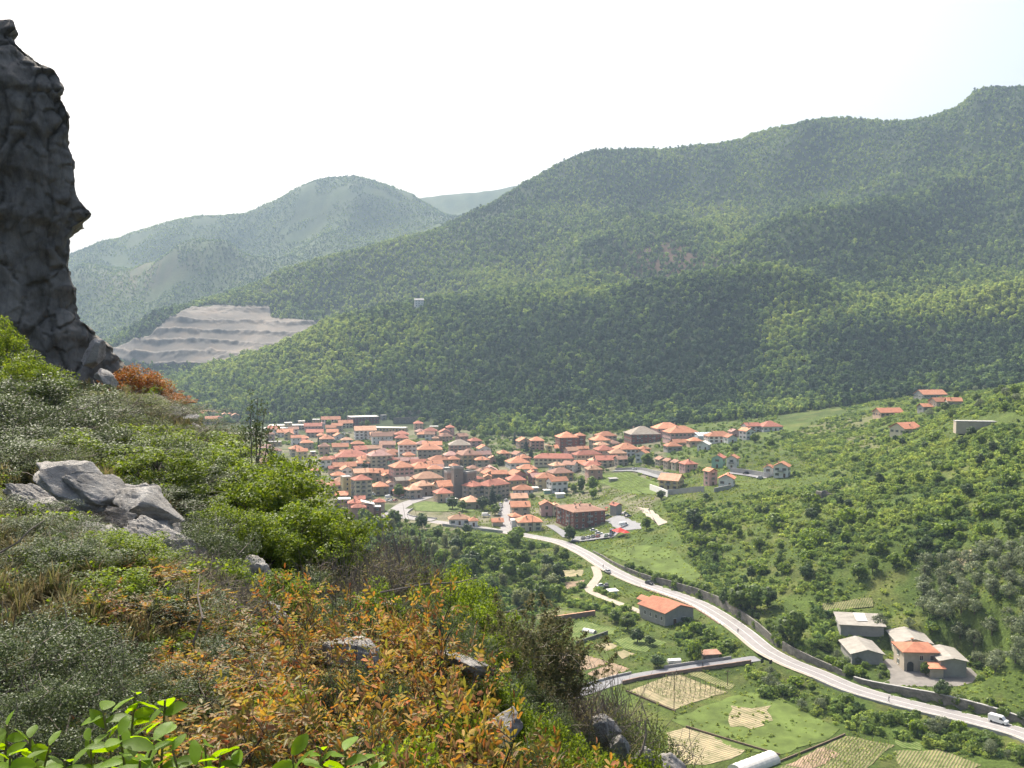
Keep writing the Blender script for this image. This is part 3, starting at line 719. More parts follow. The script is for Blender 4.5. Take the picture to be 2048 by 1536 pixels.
b = MB(); b.box(0, -0.6, 0, 3.2, 1.2, 0.16, 0); b.box(0, -1.17, 0.55, 3.2, 0.05, 0.9, 1); b.box(-1.57, -0.6, 0.55, 0.05, 1.2, 0.9, 1); b.box(1.57, -0.6, 0.55, 0.05, 1.2, 0.9, 1); BALC = b.mesh('balcony', [MAT['concrete'], MAT['w_grey']])
b = MB(); b.add([(-1.6, 0, 0.25), (1.6, 0, 0.25), (1.6, -1.6, -0.25), (-1.6, -1.6, -0.25), (-1.6, 0, 0.3), (1.6, 0, 0.3), (1.6, -1.6, -0.2), (-1.6, -1.6, -0.2)], [(0, 1, 2, 3), (7, 6, 5, 4), (3, 2, 6, 7), (0, 3, 7, 4), (1, 5, 6, 2)], 0); AWN = b.mesh('awning', [MAT['awning']])
HOUSE_XY = []
seen_labels = {}
def roof_mesh(w, d, h, kind, mat, pitch=0.52, o=0.7):
    """roof shell above a w x d plan whose eaves are at h"""
    W2, D2 = w / 2 + o, d / 2 + o
    b = MB(); th = 0.22
    if kind == 'flat':
        b.box(0, 0, h + 0.2, w + 0.3, d + 0.3, 0.4, 0)
        return b.mesh('roof', [mat])
    along_x = w >= d
    if not along_x: W2, D2 = D2, W2
    rz = h + th + pitch * D2
    rl = W2 if kind == 'gable' else max(W2 - D2, 0.02)
    if kind == 'shed':
        v = [(-W2, -D2, h), (W2, -D2, h), (W2, D2, h + pitch * D2), (-W2, D2, h + pitch * D2)]
        v += [(x, y, z + th) for x, y, z in v]
        f = [(3, 2, 1, 0), (4, 5, 6, 7), (0, 1, 5, 4), (1, 2, 6, 5), (2, 3, 7, 6), (3, 0, 4, 7)]
    else:
        v = [(-W2, -D2, h), (W2, -D2, h), (W2, D2, h), (-W2, D2, h), (-W2, -D2, h + th), (W2, -D2, h + th), (W2, D2, h + th), (-W2, D2, h + th), (-rl, 0, rz), (rl, 0, rz)]
        f = [(0, 1, 5, 4), (1, 2, 6, 5), (2, 3, 7, 6), (3, 0, 4, 7), (4, 5, 9, 8), (6, 7, 8, 9), (5, 6, 9), (7, 4, 8)]
        if kind == 'gable':            # open underside follows the slopes
            v += [(-rl, 0, rz - th), (rl, 0, rz - th)]
            f = [(0, 1, 5, 4), (2, 3, 7, 6), (4, 5, 9, 8), (6, 7, 8, 9), (1, 0, 10, 11), (3, 2, 11, 10), (5, 1, 11, 9), (2, 6, 9, 11), (0, 4, 8, 10), (7, 3, 10, 8)]
        else: f.append((3, 2, 1, 0))
    if not along_x: v = [(-y, x, z) for x, y, z in v]
    b.add(v, f, 0)
    return b.mesh('roof', [mat])
def wall_mesh(w, d, h, kind, mat, pitch=0.52, o=0.7, z0=-2.5):
    x, y = w / 2, d / 2
    v = [(-x, -y, z0), (x, -y, z0), (x, y, z0), (-x, y, z0), (-x, -y, h), (x, -y, h), (x, y, h), (-x, y, h)]
    f = [(0, 1, 5, 4), (1, 2, 6, 5), (2, 3, 7, 6), (3, 0, 4, 7)]
    if kind == 'gable':
        if w >= d:
            g = h + pitch * y + 0.05; v += [(-x, 0, g), (x, 0, g)]; f += [(5, 6, 9), (7, 4, 8)]
        else:
            g = h + pitch * x + 0.05; v += [(0, -y, g), (0, y, g)]; f += [(4, 5, 8), (6, 7, 9)]
    elif kind == 'shed':
        g = h + pitch * ((y if w >= d else x) * 2)
        f += [(4, 5, 6, 7)]
    else: f += [(4, 5, 6, 7)]
    return mesh_np('wall', v, f, [mat])
def house(pos, w, d, h, rot, roof, wall, rcol, label, kind='house', balc=0, chim=1, win=None, name=None, pitch=0.52, z0=-3.0, group=None, door=True, sh=None, fac=None):
    r = math.radians(rot)
    t = thing(name or kind, label, kind if kind in ('house', 'barn', 'shed', 'tower', 'factory', 'villa', 'garage') else 'house', tuple(pos), r, group)
    seen_labels.setdefault(label, []).append(t)
    HOUSE_XY.append((pos[0], pos[1], max(w, d) * 0.62))
    link('wall', wall_mesh(w, d, h, roof, MAT['w_' + wall], pitch, z0=z0), t)
    rf_ = link('roof', roof_mesh(w, d, h, roof, MAT['r_' + rcol], pitch), t)
    if win is None: win = h >= 2.6
    st = max(1, int(round(h / 3.1))); sh_h = h / st
    wm = WIN[sh if sh is not None else random.choice((0, 1, 1, 2))]
    doord = False
    for k, (nx, ny, L, off) in enumerate(((0, -1, w, d / 2), (1, 0, d, w / 2), (0, 1, w, d / 2), (-1, 0, d, w / 2))):
        wx, wy = nx * math.cos(r) - ny * math.sin(r), nx * math.sin(r) + ny * math.cos(r)
        if wx * (0 - pos[0]) + wy * (0 - pos[1]) <= 0.08 * np.hypot(pos[0], pos[1]): continue   # a wall that faces away from the valley side
        ang = math.atan2(ny, nx) + math.pi / 2
        n = max(1, int((L - 1.0) / 3.3)) if win else 0
        for s in range(st):
            for i in range(n):
                u = (i + 0.5) / n * L - L / 2
                if s == 0 and not doord and door and i == n // 2:
                    link('door', DOOR, t, (nx * off - ny * u, ny * off + nx * u, 1.15), ang); doord = True; continue
                link('window', wm, t, (nx * off - ny * u, ny * off + nx * u, s * sh_h + sh_h * 0.55), ang)
        if balc and win and k in ((0,) if balc == 1 else (0, 1, 3)):
            for s in range(1, st):
                for i in range(max(1, n // 3)):
                    u = ((i + 0.5) / max(1, n // 3)) * L - L / 2
                    link('balcony', BALC, t, (nx * off - ny * u, ny * off + nx * u, s * sh_h + 0.1), ang)
    if roof != 'flat':
        for i in range(chim):
            cx, cyy = (random.uniform(-0.3, 0.3) * w, random.uniform(-0.3, 0.3) * d)
            dd = min(w, d) / 2
            rr = abs(cyy) if w >= d else abs(cx)
            link('chimney', CHIM, rf_, (cx, cyy, h + pitch * (dd - rr) + 0.75))
    return t
CROPS = {'A': (400, 810, 7.877), 'B': (600, 810, 10.24), 'C': (600, 900, 10.24), 'D': (780, 820, 10.24), 'E': (780, 910, 8.533), 'F': (960, 840, 8.533), 'G': (980, 930, 7.877), 'H': (1180, 820, 9.309), 'I': (1380, 820, 8.533), 'J': (1180, 920, 8.533), 'K': (1740, 760, 6.649)}
WN = {'white': 'white', 'cream': 'cream', 'yellow': 'pale yellow', 'ochre': 'ochre', 'peach': 'peach', 'pink': 'pink', 'salmon': 'salmon', 'mint': 'mint green', 'beige': 'beige', 'brick': 'dark brick', 'grey': 'grey', 'lilac': 'lilac white', 'olive': 'olive beige', 'stone': 'grey stone', 'maroon': 'dark red'}
RN = {'orange': 'orange tile', 'red': 'red tile', 'brown': 'brown tile', 'pale': 'pale orange tile', 'bright': 'bright orange', 'greytile': 'grey-brown tile', 'dusty': 'dusty pink tile', 'flatgrey': 'flat grey', 'flatwhite': 'flat pale', 'fibre': 'grey fibre cement'}
# crop, x, y of the roof's middle, roof width in crop pixels, depth/width, eaves height, turn, roof, wall, tiles, place, options
TOWN = [
 ('A', 90, 110, 170, .8, 6, 20, 'gable', 'beige', 'pale', 'terrace house at the outer end of the row by the orange bush', {}),
 ('A', 215, 115, 150, .8, 6, 20, 'gable', 'cream', 'orange', 'terrace house higher up the stepped row under the forest', {}),
 ('A', 175, 205, 190, .7, 6, 20, 'gable', 'peach', 'orange', 'low front house of the stepped row under the forest', {}),
 ('A', 300, 195, 140, .8, 6, 20, 'gable', 'cream', 'red', 'front house in the middle of the stepped row', {}),
 ('A', 385, 140, 120, .9, 6, 20, 'gable', 'cream', 'pale', 'first house of the upper trio in the stepped row', {}),
 ('A', 470, 140, 110, .9, 7, 20, 'gable', 'beige', 'orange', 'middle house of the upper trio in the stepped row', {}),
 ('A', 555, 150, 130, .9, 9, 20, 'gable', 'olive', 'pale', 'tall end house of the upper trio in the stepped row', {}),
 ('A', 650, 430, 330, .4, 6, 5, 'flat', 'beige', 'flatwhite', 'long low works hall behind the thin sapling', {'kind': 'factory'}),
 ('A', 840, 345, 90, .9, 13, 10, 'flat', 'peach', 'flatgrey', 'narrow tall works block beside the long hall', {'kind': 'tower'}),
 ('A', 1240, 345, 420, .35, 5, 8, 'flat', 'cream', 'flatwhite', 'long works hall in front of the dark gully', {'kind': 'factory'}),
 ('A', 1400, 300, 560, .3, 6, 8, 'flat', 'beige', 'flatwhite', 'longest works hall with lanterns at the forest foot', {'kind': 'factory'}),
 ('A', 1390, 262, 120, .8, 11, 8, 'flat', 'olive', 'flatwhite', 'square roof block on the first works hall', {'kind': 'tower'}),
 ('A', 1600, 238, 110, .8, 10, 8, 'flat', 'olive', 'flatwhite', 'square roof block in the middle of the works', {'kind': 'tower'}),
 ('A', 1830, 212, 120, .8, 10, 8, 'flat', 'ochre', 'flatwhite', 'square roof block at the end of the works', {'kind': 'tower'}),
 ('A', 1340, 410, 240, .6, 6, 10, 'gable', 'white', 'orange', 'house with a lit side between shed and works', {}),
 ('A', 1180, 560, 200, .5, 5, 10, 'flat', 'ochre', 'flatgrey', 'low block behind the bright green bush', {}),
 ('A', 1000, 650, 220, .6, 6, 10, 'gable', 'grey', 'dusty', 'house half hidden by the thin sapling', {}),
 ('A', 1100, 850, 180, .6, 6, 15, 'gable', 'white', 'pale', 'sunlit house half hidden by the bright bush', {}),
 ('B', 265, 410, 340, .5, 6, 12, 'gable', 'pink', 'red', 'long house below the works', {}),
 ('B', 300, 535, 330, .5, 6, 12, 'gable', 'beige', 'red', 'long house in the second row below the works', {}),
 ('B', 455, 360, 100, .8, 8, 12, 'gable', 'white', 'dusty', 'narrow bright white gabled tower house', {'kind': 'tower'}),
 ('B', 630, 275, 370, .45, 6, 12, 'gable', 'white', 'orange', 'house with a dark arched loggia below the forest', {'sh': 3}),
 ('B', 930, 350, 290, .6, 6, 14, 'gable', 'cream', 'orange', 'house beside the dark red factory', {}),
 ('B', 630, 440, 210, .7, 6, 12, 'gable', 'beige', 'orange', 'house just below the arched loggia', {}),
 ('B', 660, 530, 240, .7, 7, 12, 'gable', 'beige', 'orange', 'house with a blank lit side by the hedge', {}),
 ('B', 550, 665, 300, .8, 6, 15, 'hip', 'grey', 'orange', 'hipped house behind the dark cypress', {}),
 ('B', 1290, 215, 590, .5, 11, 22, 'flat', 'maroon', 'flatwhite', 'big box of a factory at the forest edge', {'kind': 'factory'}),
 ('B', 1710, 190, 130, .8, 6, 20, 'flat', 'grey', 'flatgrey', 'small cube building at the top of the factory ramp', {}),
 ('B', 1330, 490, 430, .55, 11, 15, 'gable', 'white', 'pale', 'tall apartment house with a blank white gable end', {'balc': 1}),
 ('B', 1680, 610, 410, .5, 9, 12, 'gable', 'white', 'brown', 'long apartment house below the blank white gable', {'balc': 1}),
 ('B', 1790, 780, 310, .6, 5, 8, 'gable', 'pink', 'brown', 'squat house in front of the long white block', {}),
 ('B', 820, 825, 330, .6, 5, 14, 'gable', 'cream', 'orange', 'house above the hedge by the cypress', {}),
 ('B', 1500, 860, 330, .5, 4, 8, 'gable', 'beige', 'pale', 'low house behind the hedge row', {}),
 ('B', 1700, 915, 230, .8, 5, 8, 'hip', 'pink', 'dusty', 'small house behind the beige apartment block', {}),
 ('B', 1850, 440, 620, .3, 5, -8, 'flat', 'ochre', 'flatwhite', 'long arcaded warehouse below the rock face', {'kind': 'factory', 'sh': 3}),
 ('B', 520, 810, 210, .9, 6, 20, 'gable', 'beige', 'brown', 'gabled house behind the cypress shade', {}),
 ('B', 265, 930, 130, .9, 6, 15, 'flat', 'peach', 'flatwhite', 'small sunlit cube house before the cypress', {}),
 ('C', 640, 150, 240, .7, 6, 15, 'hip', 'pink', 'red', 'wing of the large red roofed complex', {}),
 ('C', 1060, 95, 660, .5, 7, 15, 'hip', 'cream', 'red', 'main block of the large red roofed complex', {}),
 ('C', 1620, 75, 470, .6, 13, 25, 'hip', 'cream', 'dusty', 'four storey block beside the mint green house', {'balc': 1}),
 ('C', 1860, 165, 290, .9, 10, 30, 'hip', 'mint', 'red', 'corner house in the town middle', {}),
 ('C', 900, 300, 460, .5, 7, 20, 'gable', 'cream', 'orange', 'long house behind the white dormers', {}),
 ('C', 680, 345, 210, .7, 6, 20, 'gable', 'peach', 'red', 'small house by the open square', {}),
 ('C', 950, 365, 270, .8, 8, 20, 'gable', 'white', 'orange', 'house with a white dormer front', {}),
 ('C', 1240, 425, 330, .7, 8, 20, 'gable', 'peach', 'pale', 'house behind the cream apartment block', {}),
 ('C', 780, 480, 290, .7, 7, 18, 'hip', 'white', 'orange', 'villa with a long pale terrace in the trees', {}),
 ('C', 320, 385, 200, .9, 6, 25, 'hip', 'grey', 'orange', 'small house by the parked cars of the square', {}),
 ('C', 1560, 425, 320, .7, 7, -12, 'gable', 'peach', 'orange', 'house with a shaded gable beside the pink block', {}),
 ('C', 1750, 490, 140, .9, 7, 25, 'gable', 'peach', 'orange', 'narrow house wedged against the pink block', {}),
 ('C', 1260, 565, 400, .7, 13, 25, 'hip', 'cream', 'red', 'five storey apartment block with dark balconies', {'balc': 2}),
 ('C', 940, 510, 230, 1.0, 14, 25, 'flat', 'yellow', 'flatgrey', 'stair tower with an ochre stripe on the apartment block', {'kind': 'tower'}),
 ('C', 1640, 700, 340, .8, 7, 20, 'hip', 'olive', 'orange', 'house with blank lit walls above the parked cars', {}),
 ('C', 1850, 640, 160, 1.2, 9, 20, 'gable', 'white', 'pale', 'narrow grey-white house on the bend', {}),
 ('C', 870, 965, 330, .6, 8, 10, 'flat', 'salmon', 'flatwhite', 'long house with a pale roof edge above the trees', {}),
 ('C', 850, 885, 240, .5, 3, 10, 'shed', 'beige', 'bright', 'low shed behind the salmon house', {'kind': 'shed'}),
 ('C', 1120, 1040, 270, .7, 9, 12, 'hip', 'salmon', 'red', 'house joined to the salmon house', {}),
 ('C', 1220, 965, 220, .7, 7, 12, 'gable', 'peach', 'red', 'rear house of the salmon cluster', {}),
 ('C', 1200, 1130, 280, .6, 9, 10, 'hip', 'salmon', 'red', 'front house of the salmon cluster over the trees', {}),
 ('C', 1385, 1070, 260, .8, 9, 12, 'shed', 'salmon', 'flatwhite', 'house with a dazzling pale roof in the salmon cluster', {}),
 ('C', 1620, 1020, 230, .6, 7, 12, 'hip', 'beige', 'red', 'end house of the salmon cluster by the parking', {}),
 ('C', 1580, 1120, 140, .8, 7, 12, 'flat', 'brick', 'flatwhite', 'small annex on the end of the salmon cluster', {}),
 ('D', 350, 665, 370, .9, 15, 10, 'hip', 'white', 'orange', 'tallest apartment tower with a recessed grey front', {'balc': 1}),
 ('D', 810, 770, 470, .6, 8, 6, 'hip', 'beige', 'orange', 'broad house beside the apartment tower', {}),
 ('D', 860, 685, 370, .5, 8, 6, 'gable', 'white', 'orange', 'rear house behind the broad beige one', {}),
 ('D', 1420, 680, 420, .7, 10, 8, 'hip', 'salmon', 'greytile', 'big block by the tall trees', {'balc': 1}),
 ('D', 1250, 890, 290, .8, 9, 12, 'hip', 'salmon', 'dusty', 'house with a plain salmon wall', {}),
 ('D', 1620, 875, 470, .8, 11, 22, 'hip', 'olive', 'brown', 'large villa block with shuttered windows by the conifer', {'sh': 1}),
 ('D', 1000, 985, 420, .6, 9, 18, 'hip', 'beige', 'orange', 'house with a broad lit roof in the town middle', {}),
 ('D', 580, 250, 190, .9, 7, 10, 'hip', 'peach', 'red', 'upper house beside the rock face', {}),
 ('D', 830, 400, 260, .7, 6, 5, 'hip', 'beige', 'red', 'house under the forest with a dark window band', {}),
 ('D', 1230, 330, 170, .9, 10, 10, 'hip', 'pink', 'red', 'top of the stepped pink villa under the forest', {'kind': 'tower'}),
 ('D', 1120, 430, 230, .8, 7, 10, 'gable', 'pink', 'red', 'middle wing of the stepped pink villa', {}),
 ('D', 1105, 505, 170, .7, 5, 10, 'shed', 'cream', 'orange', 'lower wing of the stepped pink villa', {}),
 ('D', 690, 470, 250, .6, 4, 5, 'hip', 'grey', 'orange', 'low bungalow under the forest', {}),
 ('D', 240, 470, 270, .7, 7, 8, 'hip', 'beige', 'red', 'rear one of two hipped houses by the tower', {}),
 ('D', 240, 545, 260, .7, 6, 8, 'hip', 'cream', 'red', 'front one of two hipped houses by the tower', {}),
 ('D', 930, 555, 130, .8, 5, 5, 'hip', 'peach', 'pale', 'tiny house between gardens under the forest', {}),
 ('D', 910, 315, 190, .6, 5, 5, 'flat', 'ochre', 'flatwhite', 'small yellowish block against the trees', {}),
 ('D', 250, 1005, 280, .6, 6, 10, 'gable', 'pink', 'dusty', 'low house at the foot of the apartment tower', {}),
 ('D', 450, 995, 240, .6, 6, 10, 'gable', 'beige', 'dusty', 'house with a pale roof edge below the tower', {}),
 ('D', 1310, 1110, 190, .8, 7, 20, 'hip', 'beige', 'orange', 'house hidden behind the conifer', {}),
 ('D', 1700, 1160, 250, .8, 6, 20, 'hip', 'cream', 'brown', 'house beside the dark round tree', {}),
 ('E', 190, 170, 390, .8, 13, 26, 'hip', 'pink', 'orange', 'four storey corner block in the old town', {'sh': 1}),
 ('E', 510, 185, 410, .7, 9, 26, 'hip', 'cream', 'orange', 'house with two chimneys next to the pink block', {'chim': 3}),
 ('E', 640, 355, 480, .6, 8, 18, 'hip', 'beige', 'pale', 'long house behind the stone tower', {}),
 ('E', 560, 485, 340, .7, 8, 30, 'hip', 'beige', 'pale', 'house above the curving town road', {}),
 ('E', 390, 555, 280, .8, 7, 30, 'hip', 'beige', 'pale', 'roadside house beside the round tree', {}),
 ('E', 205, 400, 250, .6, 9, 20, 'gable', 'stone', 'greytile', 'old house with a mossy roof behind the round tree', {}),
 ('E', 370, 400, 110, .9, 9, 20, 'gable', 'yellow', 'orange', 'slim sunlit house behind the mossy roof', {}),
 ('E', 960, 490, 370, .7, 9, 20, 'gable', 'peach', 'orange', 'gabled house at the foot of the stone tower', {}),
 ('E', 905, 610, 310, .8, 7, 20, 'hip', 'peach', 'red', 'small hipped house over the terraced garden', {}),
 ('E', 1050, 720, 200, .6, 3, 22, 'flat', 'white', 'flatwhite', 'flat carport beside the small hipped house', {'kind': 'garage'}),
 ('E', 1380, 750, 320, .9, 5, 15, 'hip', 'beige', 'pale', 'pyramid roofed villa among garden trees', {}),
 ('E', 1420, 490, 320, .8, 11, 45, 'hip', 'beige', 'red', 'left wing of the big tiled L-shaped block', {'balc': 2}),
 ('E', 1760, 470, 480, .5, 11, 45, 'hip', 'beige', 'red', 'long wing of the big tiled L-shaped block', {'balc': 2}),
 ('E', 1860, 290, 250, .6, 10, 5, 'gable', 'stone', 'orange', 'house with a deep shaded wall above the L-shaped block', {}),
 ('E', 1670, 345, 140, .8, 8, 5, 'gable', 'peach', 'orange', 'small house squeezed behind the L-shaped block', {}),
 ('E', 1500, 375, 180, .8, 8, 30, 'hip', 'beige', 'red', 'house between the tower and the L-shaped block', {}),
 ('E', 1180, 1050, 340, .5, 4, 8, 'hip', 'white', 'pale', 'low house beside the main road wall', {}),
 ('E', 1420, 1080, 150, .7, 4, 8, 'hip', 'white', 'orange', 'lean extension of the low roadside house', {}),
 ('E', 1830, 1100, 190, .7, 3, 8, 'gable', 'beige', 'orange', 'small shed at the bottom of the straight street', {'kind': 'shed'}),
 ('E', 800, 190, 220, .7, 8, 15, 'gable', 'pink', 'dusty', 'house with a pale terrace behind the tower', {}),
 ('E', 950, 195, 160, .7, 8, 15, 'flat', 'grey', 'flatgrey', 'roof terrace house behind the tower', {}),
 ('F', 640, 690, 370, .8, 5, 15, 'hip', 'white', 'orange', 'bungalow with a wide porch by the conifers', {}),
 ('F', 800, 800, 320, .6, 5, 10, 'hip', 'white', 'orange', 'low house with a pale awning', {}),
 ('F', 900, 870, 160, .9, 8, 15, 'gable', 'pink', 'orange', 'narrow tall house facing the street', {}),
 ('F', 610, 985, 310, .8, 8, 12, 'hip', 'olive', 'red', 'hipped house above the straight street', {}),
 ('F', 730, 1150, 320, .6, 6, 4, 'hip', 'lilac', 'orange', 'house with lilac walls above the straight street', {}),
 ('F', 660, 1290, 280, .7, 6, 10, 'gable', 'beige', 'pale', 'house with a patched roof on the straight street', {}),
 ('F', 1120, 950, 320, .7, 9, 6, 'hip', 'olive', 'orange', 'house with a broad hipped roof beside the street ramp', {}),
 ('F', 1370, 865, 390, .6, 7, 20, 'hip', 'ochre', 'brown', 'long house along the street ramp', {}),
 ('F', 1280, 620, 640, .3, 7, -5, 'hip', 'cream', 'red', 'very long house with a row of windows', {'sh': 2}),
 ('F', 1820, 560, 450, .4, 8, 20, 'hip', 'cream', 'red', 'long house on the upper street', {}),
 ('F', 1540, 730, 240, .7, 7, -25, 'gable', 'white', 'brown', 'white gabled house with a balcony in the upper town', {'balc': 1}),
 ('F', 1700, 710, 190, .7, 6, 10, 'gable', 'beige', 'orange', 'low house beside the white gabled house', {}),
 ('F', 1890, 740, 280, .8, 8, 12, 'hip', 'cream', 'red', 'hipped house above the orchard slope', {}),
 ('F', 740, 335, 230, .9, 8, 15, 'gable', 'peach', 'orange', 'half of the villa with a projecting gable by the forest', {'balc': 1}),
 ('F', 970, 325, 220, .8, 10, 5, 'hip', 'salmon', 'orange', 'half of the villa with a blank red wall by the forest', {}),
 ('F', 1480, 265, 340, .8, 13, 12, 'hip', 'brick', 'orange', 'front wing of the tall brick block by the forest', {'balc': 1}),
 ('F', 1705, 240, 170, .9, 12, 12, 'hip', 'brick', 'orange', 'rear wing of the tall brick block by the forest', {'balc': 1}),
 ('F', 400, 540, 200, .8, 6, 15, 'hip', 'peach', 'orange', 'house in the conifers by the meadow', {}),
 ('F', 220, 625, 150, .8, 5, 15, 'gable', 'salmon', 'pale', 'house with a bright pale roof by the conifers', {}),
 ('F', 1170, 425, 120, .9, 6, 10, 'shed', 'yellow', 'pale', 'tiny sunlit house below the brick block', {}),
 ('F', 1370, 455, 200, .7, 4, 5, 'gable', 'cream', 'orange', 'low house below the brick block', {}),
 ('F', 1750, 465, 190, .6, 4, 10, 'gable', 'pink', 'orange', 'low house under the twin roofed block', {}),
 ('G', 470, 615, 290, .7, 7, 6, 'gable', 'beige', 'orange', 'house halfway down the straight street', {}),
 ('G', 395, 770, 190, .9, 4, 20, 'hip', 'pink', 'orange', 'small house at the corner of the straight street', {}),
 ('G', 610, 845, 370, .7, 6, 8, 'hip', 'cream', 'orange', 'cream house at the road junction', {}),
 ('G', 420, 835, 200, .7, 5, 8, 'flat', 'white', 'flatwhite', 'white terrace annex at the road junction', {}),
 ('G', 880, 590, 190, .9, 8, 6, 'gable', 'pink', 'orange', 'house with a glazed upper floor beside the brick block', {'sh': 3}),
 ('G', 1030, 610, 110, .9, 7, 6, 'gable', 'cream', 'pale', 'annex between glazed house and brick block', {}),
 ('G', 1425, 650, 640, .95, 11.5, 22, 'hip', 'brick', 'brown', 'large apartment block above the car park', {'balc': 2, 'chim': 6, 'sh': 0, 'pitch': .22}),
 ('G', 1985, 605, 140, 1.0, 6.5, 30, 'gable', 'grey', 'red', 'tower-like shed behind the car park', {'kind': 'shed', 'win': False}),
 ('H', 180, 530, 340, .8, 9, 20, 'hip', 'cream', 'orange', 'front wing of the twin roofed block', {'balc': 1}),
 ('H', 290, 450, 360, .6, 10, 15, 'hip', 'beige', 'orange', 'rear wing of the twin roofed block', {}),
 ('H', 970, 410, 560, .7, 9, 10, 'hip', 'brick', 'greytile', 'block with a layered grey roof at the forest edge', {'balc': 1}),
 ('H', 1430, 310, 480, .6, 10, 10, 'hip', 'pink', 'orange', 'upper block of the pink apartment pair', {'balc': 1}),
 ('H', 1690, 385, 560, .6, 9, 12, 'hip', 'pink', 'orange', 'lower block of the pink apartment pair', {'balc': 1}),
 ('H', 670, 690, 430, .7, 7, 10, 'hip', 'white', 'orange', 'house with a long white terrace', {}),
 ('H', 1010, 695, 200, .7, 6, 10, 'hip', 'beige', 'orange', 'small house behind the white walled one', {}),
 ('H', 975, 775, 240, .8, 8, -25, 'gable', 'white', 'orange', 'house with a tall white gable by the bright tree', {}),
 ('H', 260, 710, 340, .8, 8, 15, 'hip', 'beige', 'red', 'red hipped house in the upper town', {}),
 ('H', 80, 790, 220, .7, 7, 15, 'hip', 'cream', 'red', 'house in front of the red hipped one', {}),
 ('H', 1540, 640, 290, .7, 5, 10, 'hip', 'grey', 'orange', 'bungalow below the pink pair', {}),
 ('H', 1660, 575, 260, .6, 4, 10, 'gable', 'beige', 'orange', 'low wing at the foot of the pink pair', {}),
 ('H', 1945, 545, 250, .7, 5, 10, 'hip', 'peach', 'orange', 'house beside the glasshouse', {}),
 ('H', 580, 885, 240, .7, 6, 20, 'gable', 'beige', 'brown', 'house at the end of the red row', {}),
 ('H', 300, 895, 400, .5, 6, 8, 'gable', 'cream', 'red', 'long house in the red row', {}),
 ('H', 90, 965, 220, .8, 7, 10, 'hip', 'peach', 'red', 'house at the corner over the orchard slope', {}),
 ('H', 1320, 890, 180, 1.1, 6, 14, 'gable', 'beige', 'brown', 'first house of the awning terrace, next to the bright tree', {'awn': 1}),
 ('H', 1470, 920, 180, 1.1, 6, 14, 'gable', 'beige', 'brown', 'second house of the awning terrace', {'awn': 1}),
 ('H', 1620, 945, 180, 1.1, 6, 14, 'gable', 'beige', 'brown', 'third house of the awning terrace', {'awn': 1}),
 ('H', 1830, 965, 280, .9, 6.5, 14, 'hip', 'pink', 'red', 'end house of the awning terrace with an arched window', {}),
 ('I', 490, 415, 420, .5, 6, 8, 'hip', 'white', 'orange', 'long house beside the glasshouse', {}),
 ('I', 690, 440, 190, .8, 5, 15, 'gable', 'white', 'bright', 'house with a stepped lit roof', {}),
 ('I', 750, 345, 160, .8, 5, 15, 'gable', 'pink', 'dusty', 'house tucked behind the stepped roof', {}),
 ('I', 970, 330, 220, .9, 8, 25, 'gable', 'white', 'orange', 'tall white gabled house over the bushes', {}),
 ('I', 1040, 250, 270, .6, 6, 15, 'gable', 'white', 'red', 'house behind the tall white gabled one', {}),
 ('I', 1360, 250, 350, .7, 4.5, 8, 'hip', 'white', 'red', 'white bungalow at the end of the street', {}),
 ('I', 240, 560, 230, .8, 5, -25, 'gable', 'white', 'flatwhite', 'low house with a dazzling white gable', {}),
 ('I', 490, 785, 240, .9, 7.5, -25, 'gable', 'mint', 'red', 'house with pale green walls above the bend', {}),
 ('I', 730, 790, 220, .9, 8, -25, 'gable', 'white', 'orange', 'white house with a tall gable above the bend', {'balc': 1}),
 ('I', 350, 1010, 200, .9, 10, 20, 'gable', 'pink', 'orange', 'tower-like pink house', {}),
 ('I', 630, 1130, 290, .8, 5.5, -20, 'gable', 'white', 'bright', 'house with a white sunshade beside the pink tower house', {}),
 ('I', 1350, 955, 200, .9, 6, -25, 'gable', 'white', 'orange', 'smaller half of the white duplex on the slope', {}),
 ('I', 1570, 925, 290, .8, 7.5, -25, 'gable', 'white', 'orange', 'larger half of the white duplex on the slope', {'balc': 1}),
 ('J', 1390, 300, 400, .8, 6.5, -28, 'gable', 'yellow', 'pale', 'house with a lit gable on a concrete terrace', {'balc': 1}),
 ('K', 800, 175, 340, .5, 4, 12, 'gable', 'grey', 'orange', 'long low house nearest the forest on the hill', {}),
 ('K', 920, 265, 210, .7, 5, 12, 'gable', 'beige', 'orange', 'larger half of the hill farmhouse', {}),
 ('K', 1110, 260, 190, .7, 5, -12, 'gable', 'beige', 'orange', 'smaller half of the hill farmhouse', {}),
 ('K', 740, 335, 170, .7, 4, 12, 'gable', 'grey', 'orange', 'outbuilding below the hill farmhouse', {'kind': 'shed'}),
 ('K', 240, 410, 320, .5, 3.5, 10, 'gable', 'peach', 'bright', 'low house behind the smoke on the hill', {}),
 ('K', 470, 615, 330, .7, 4.5, 25, 'gable', 'cream', 'bright', 'house with a stepped gable above the bushes', {}),
]
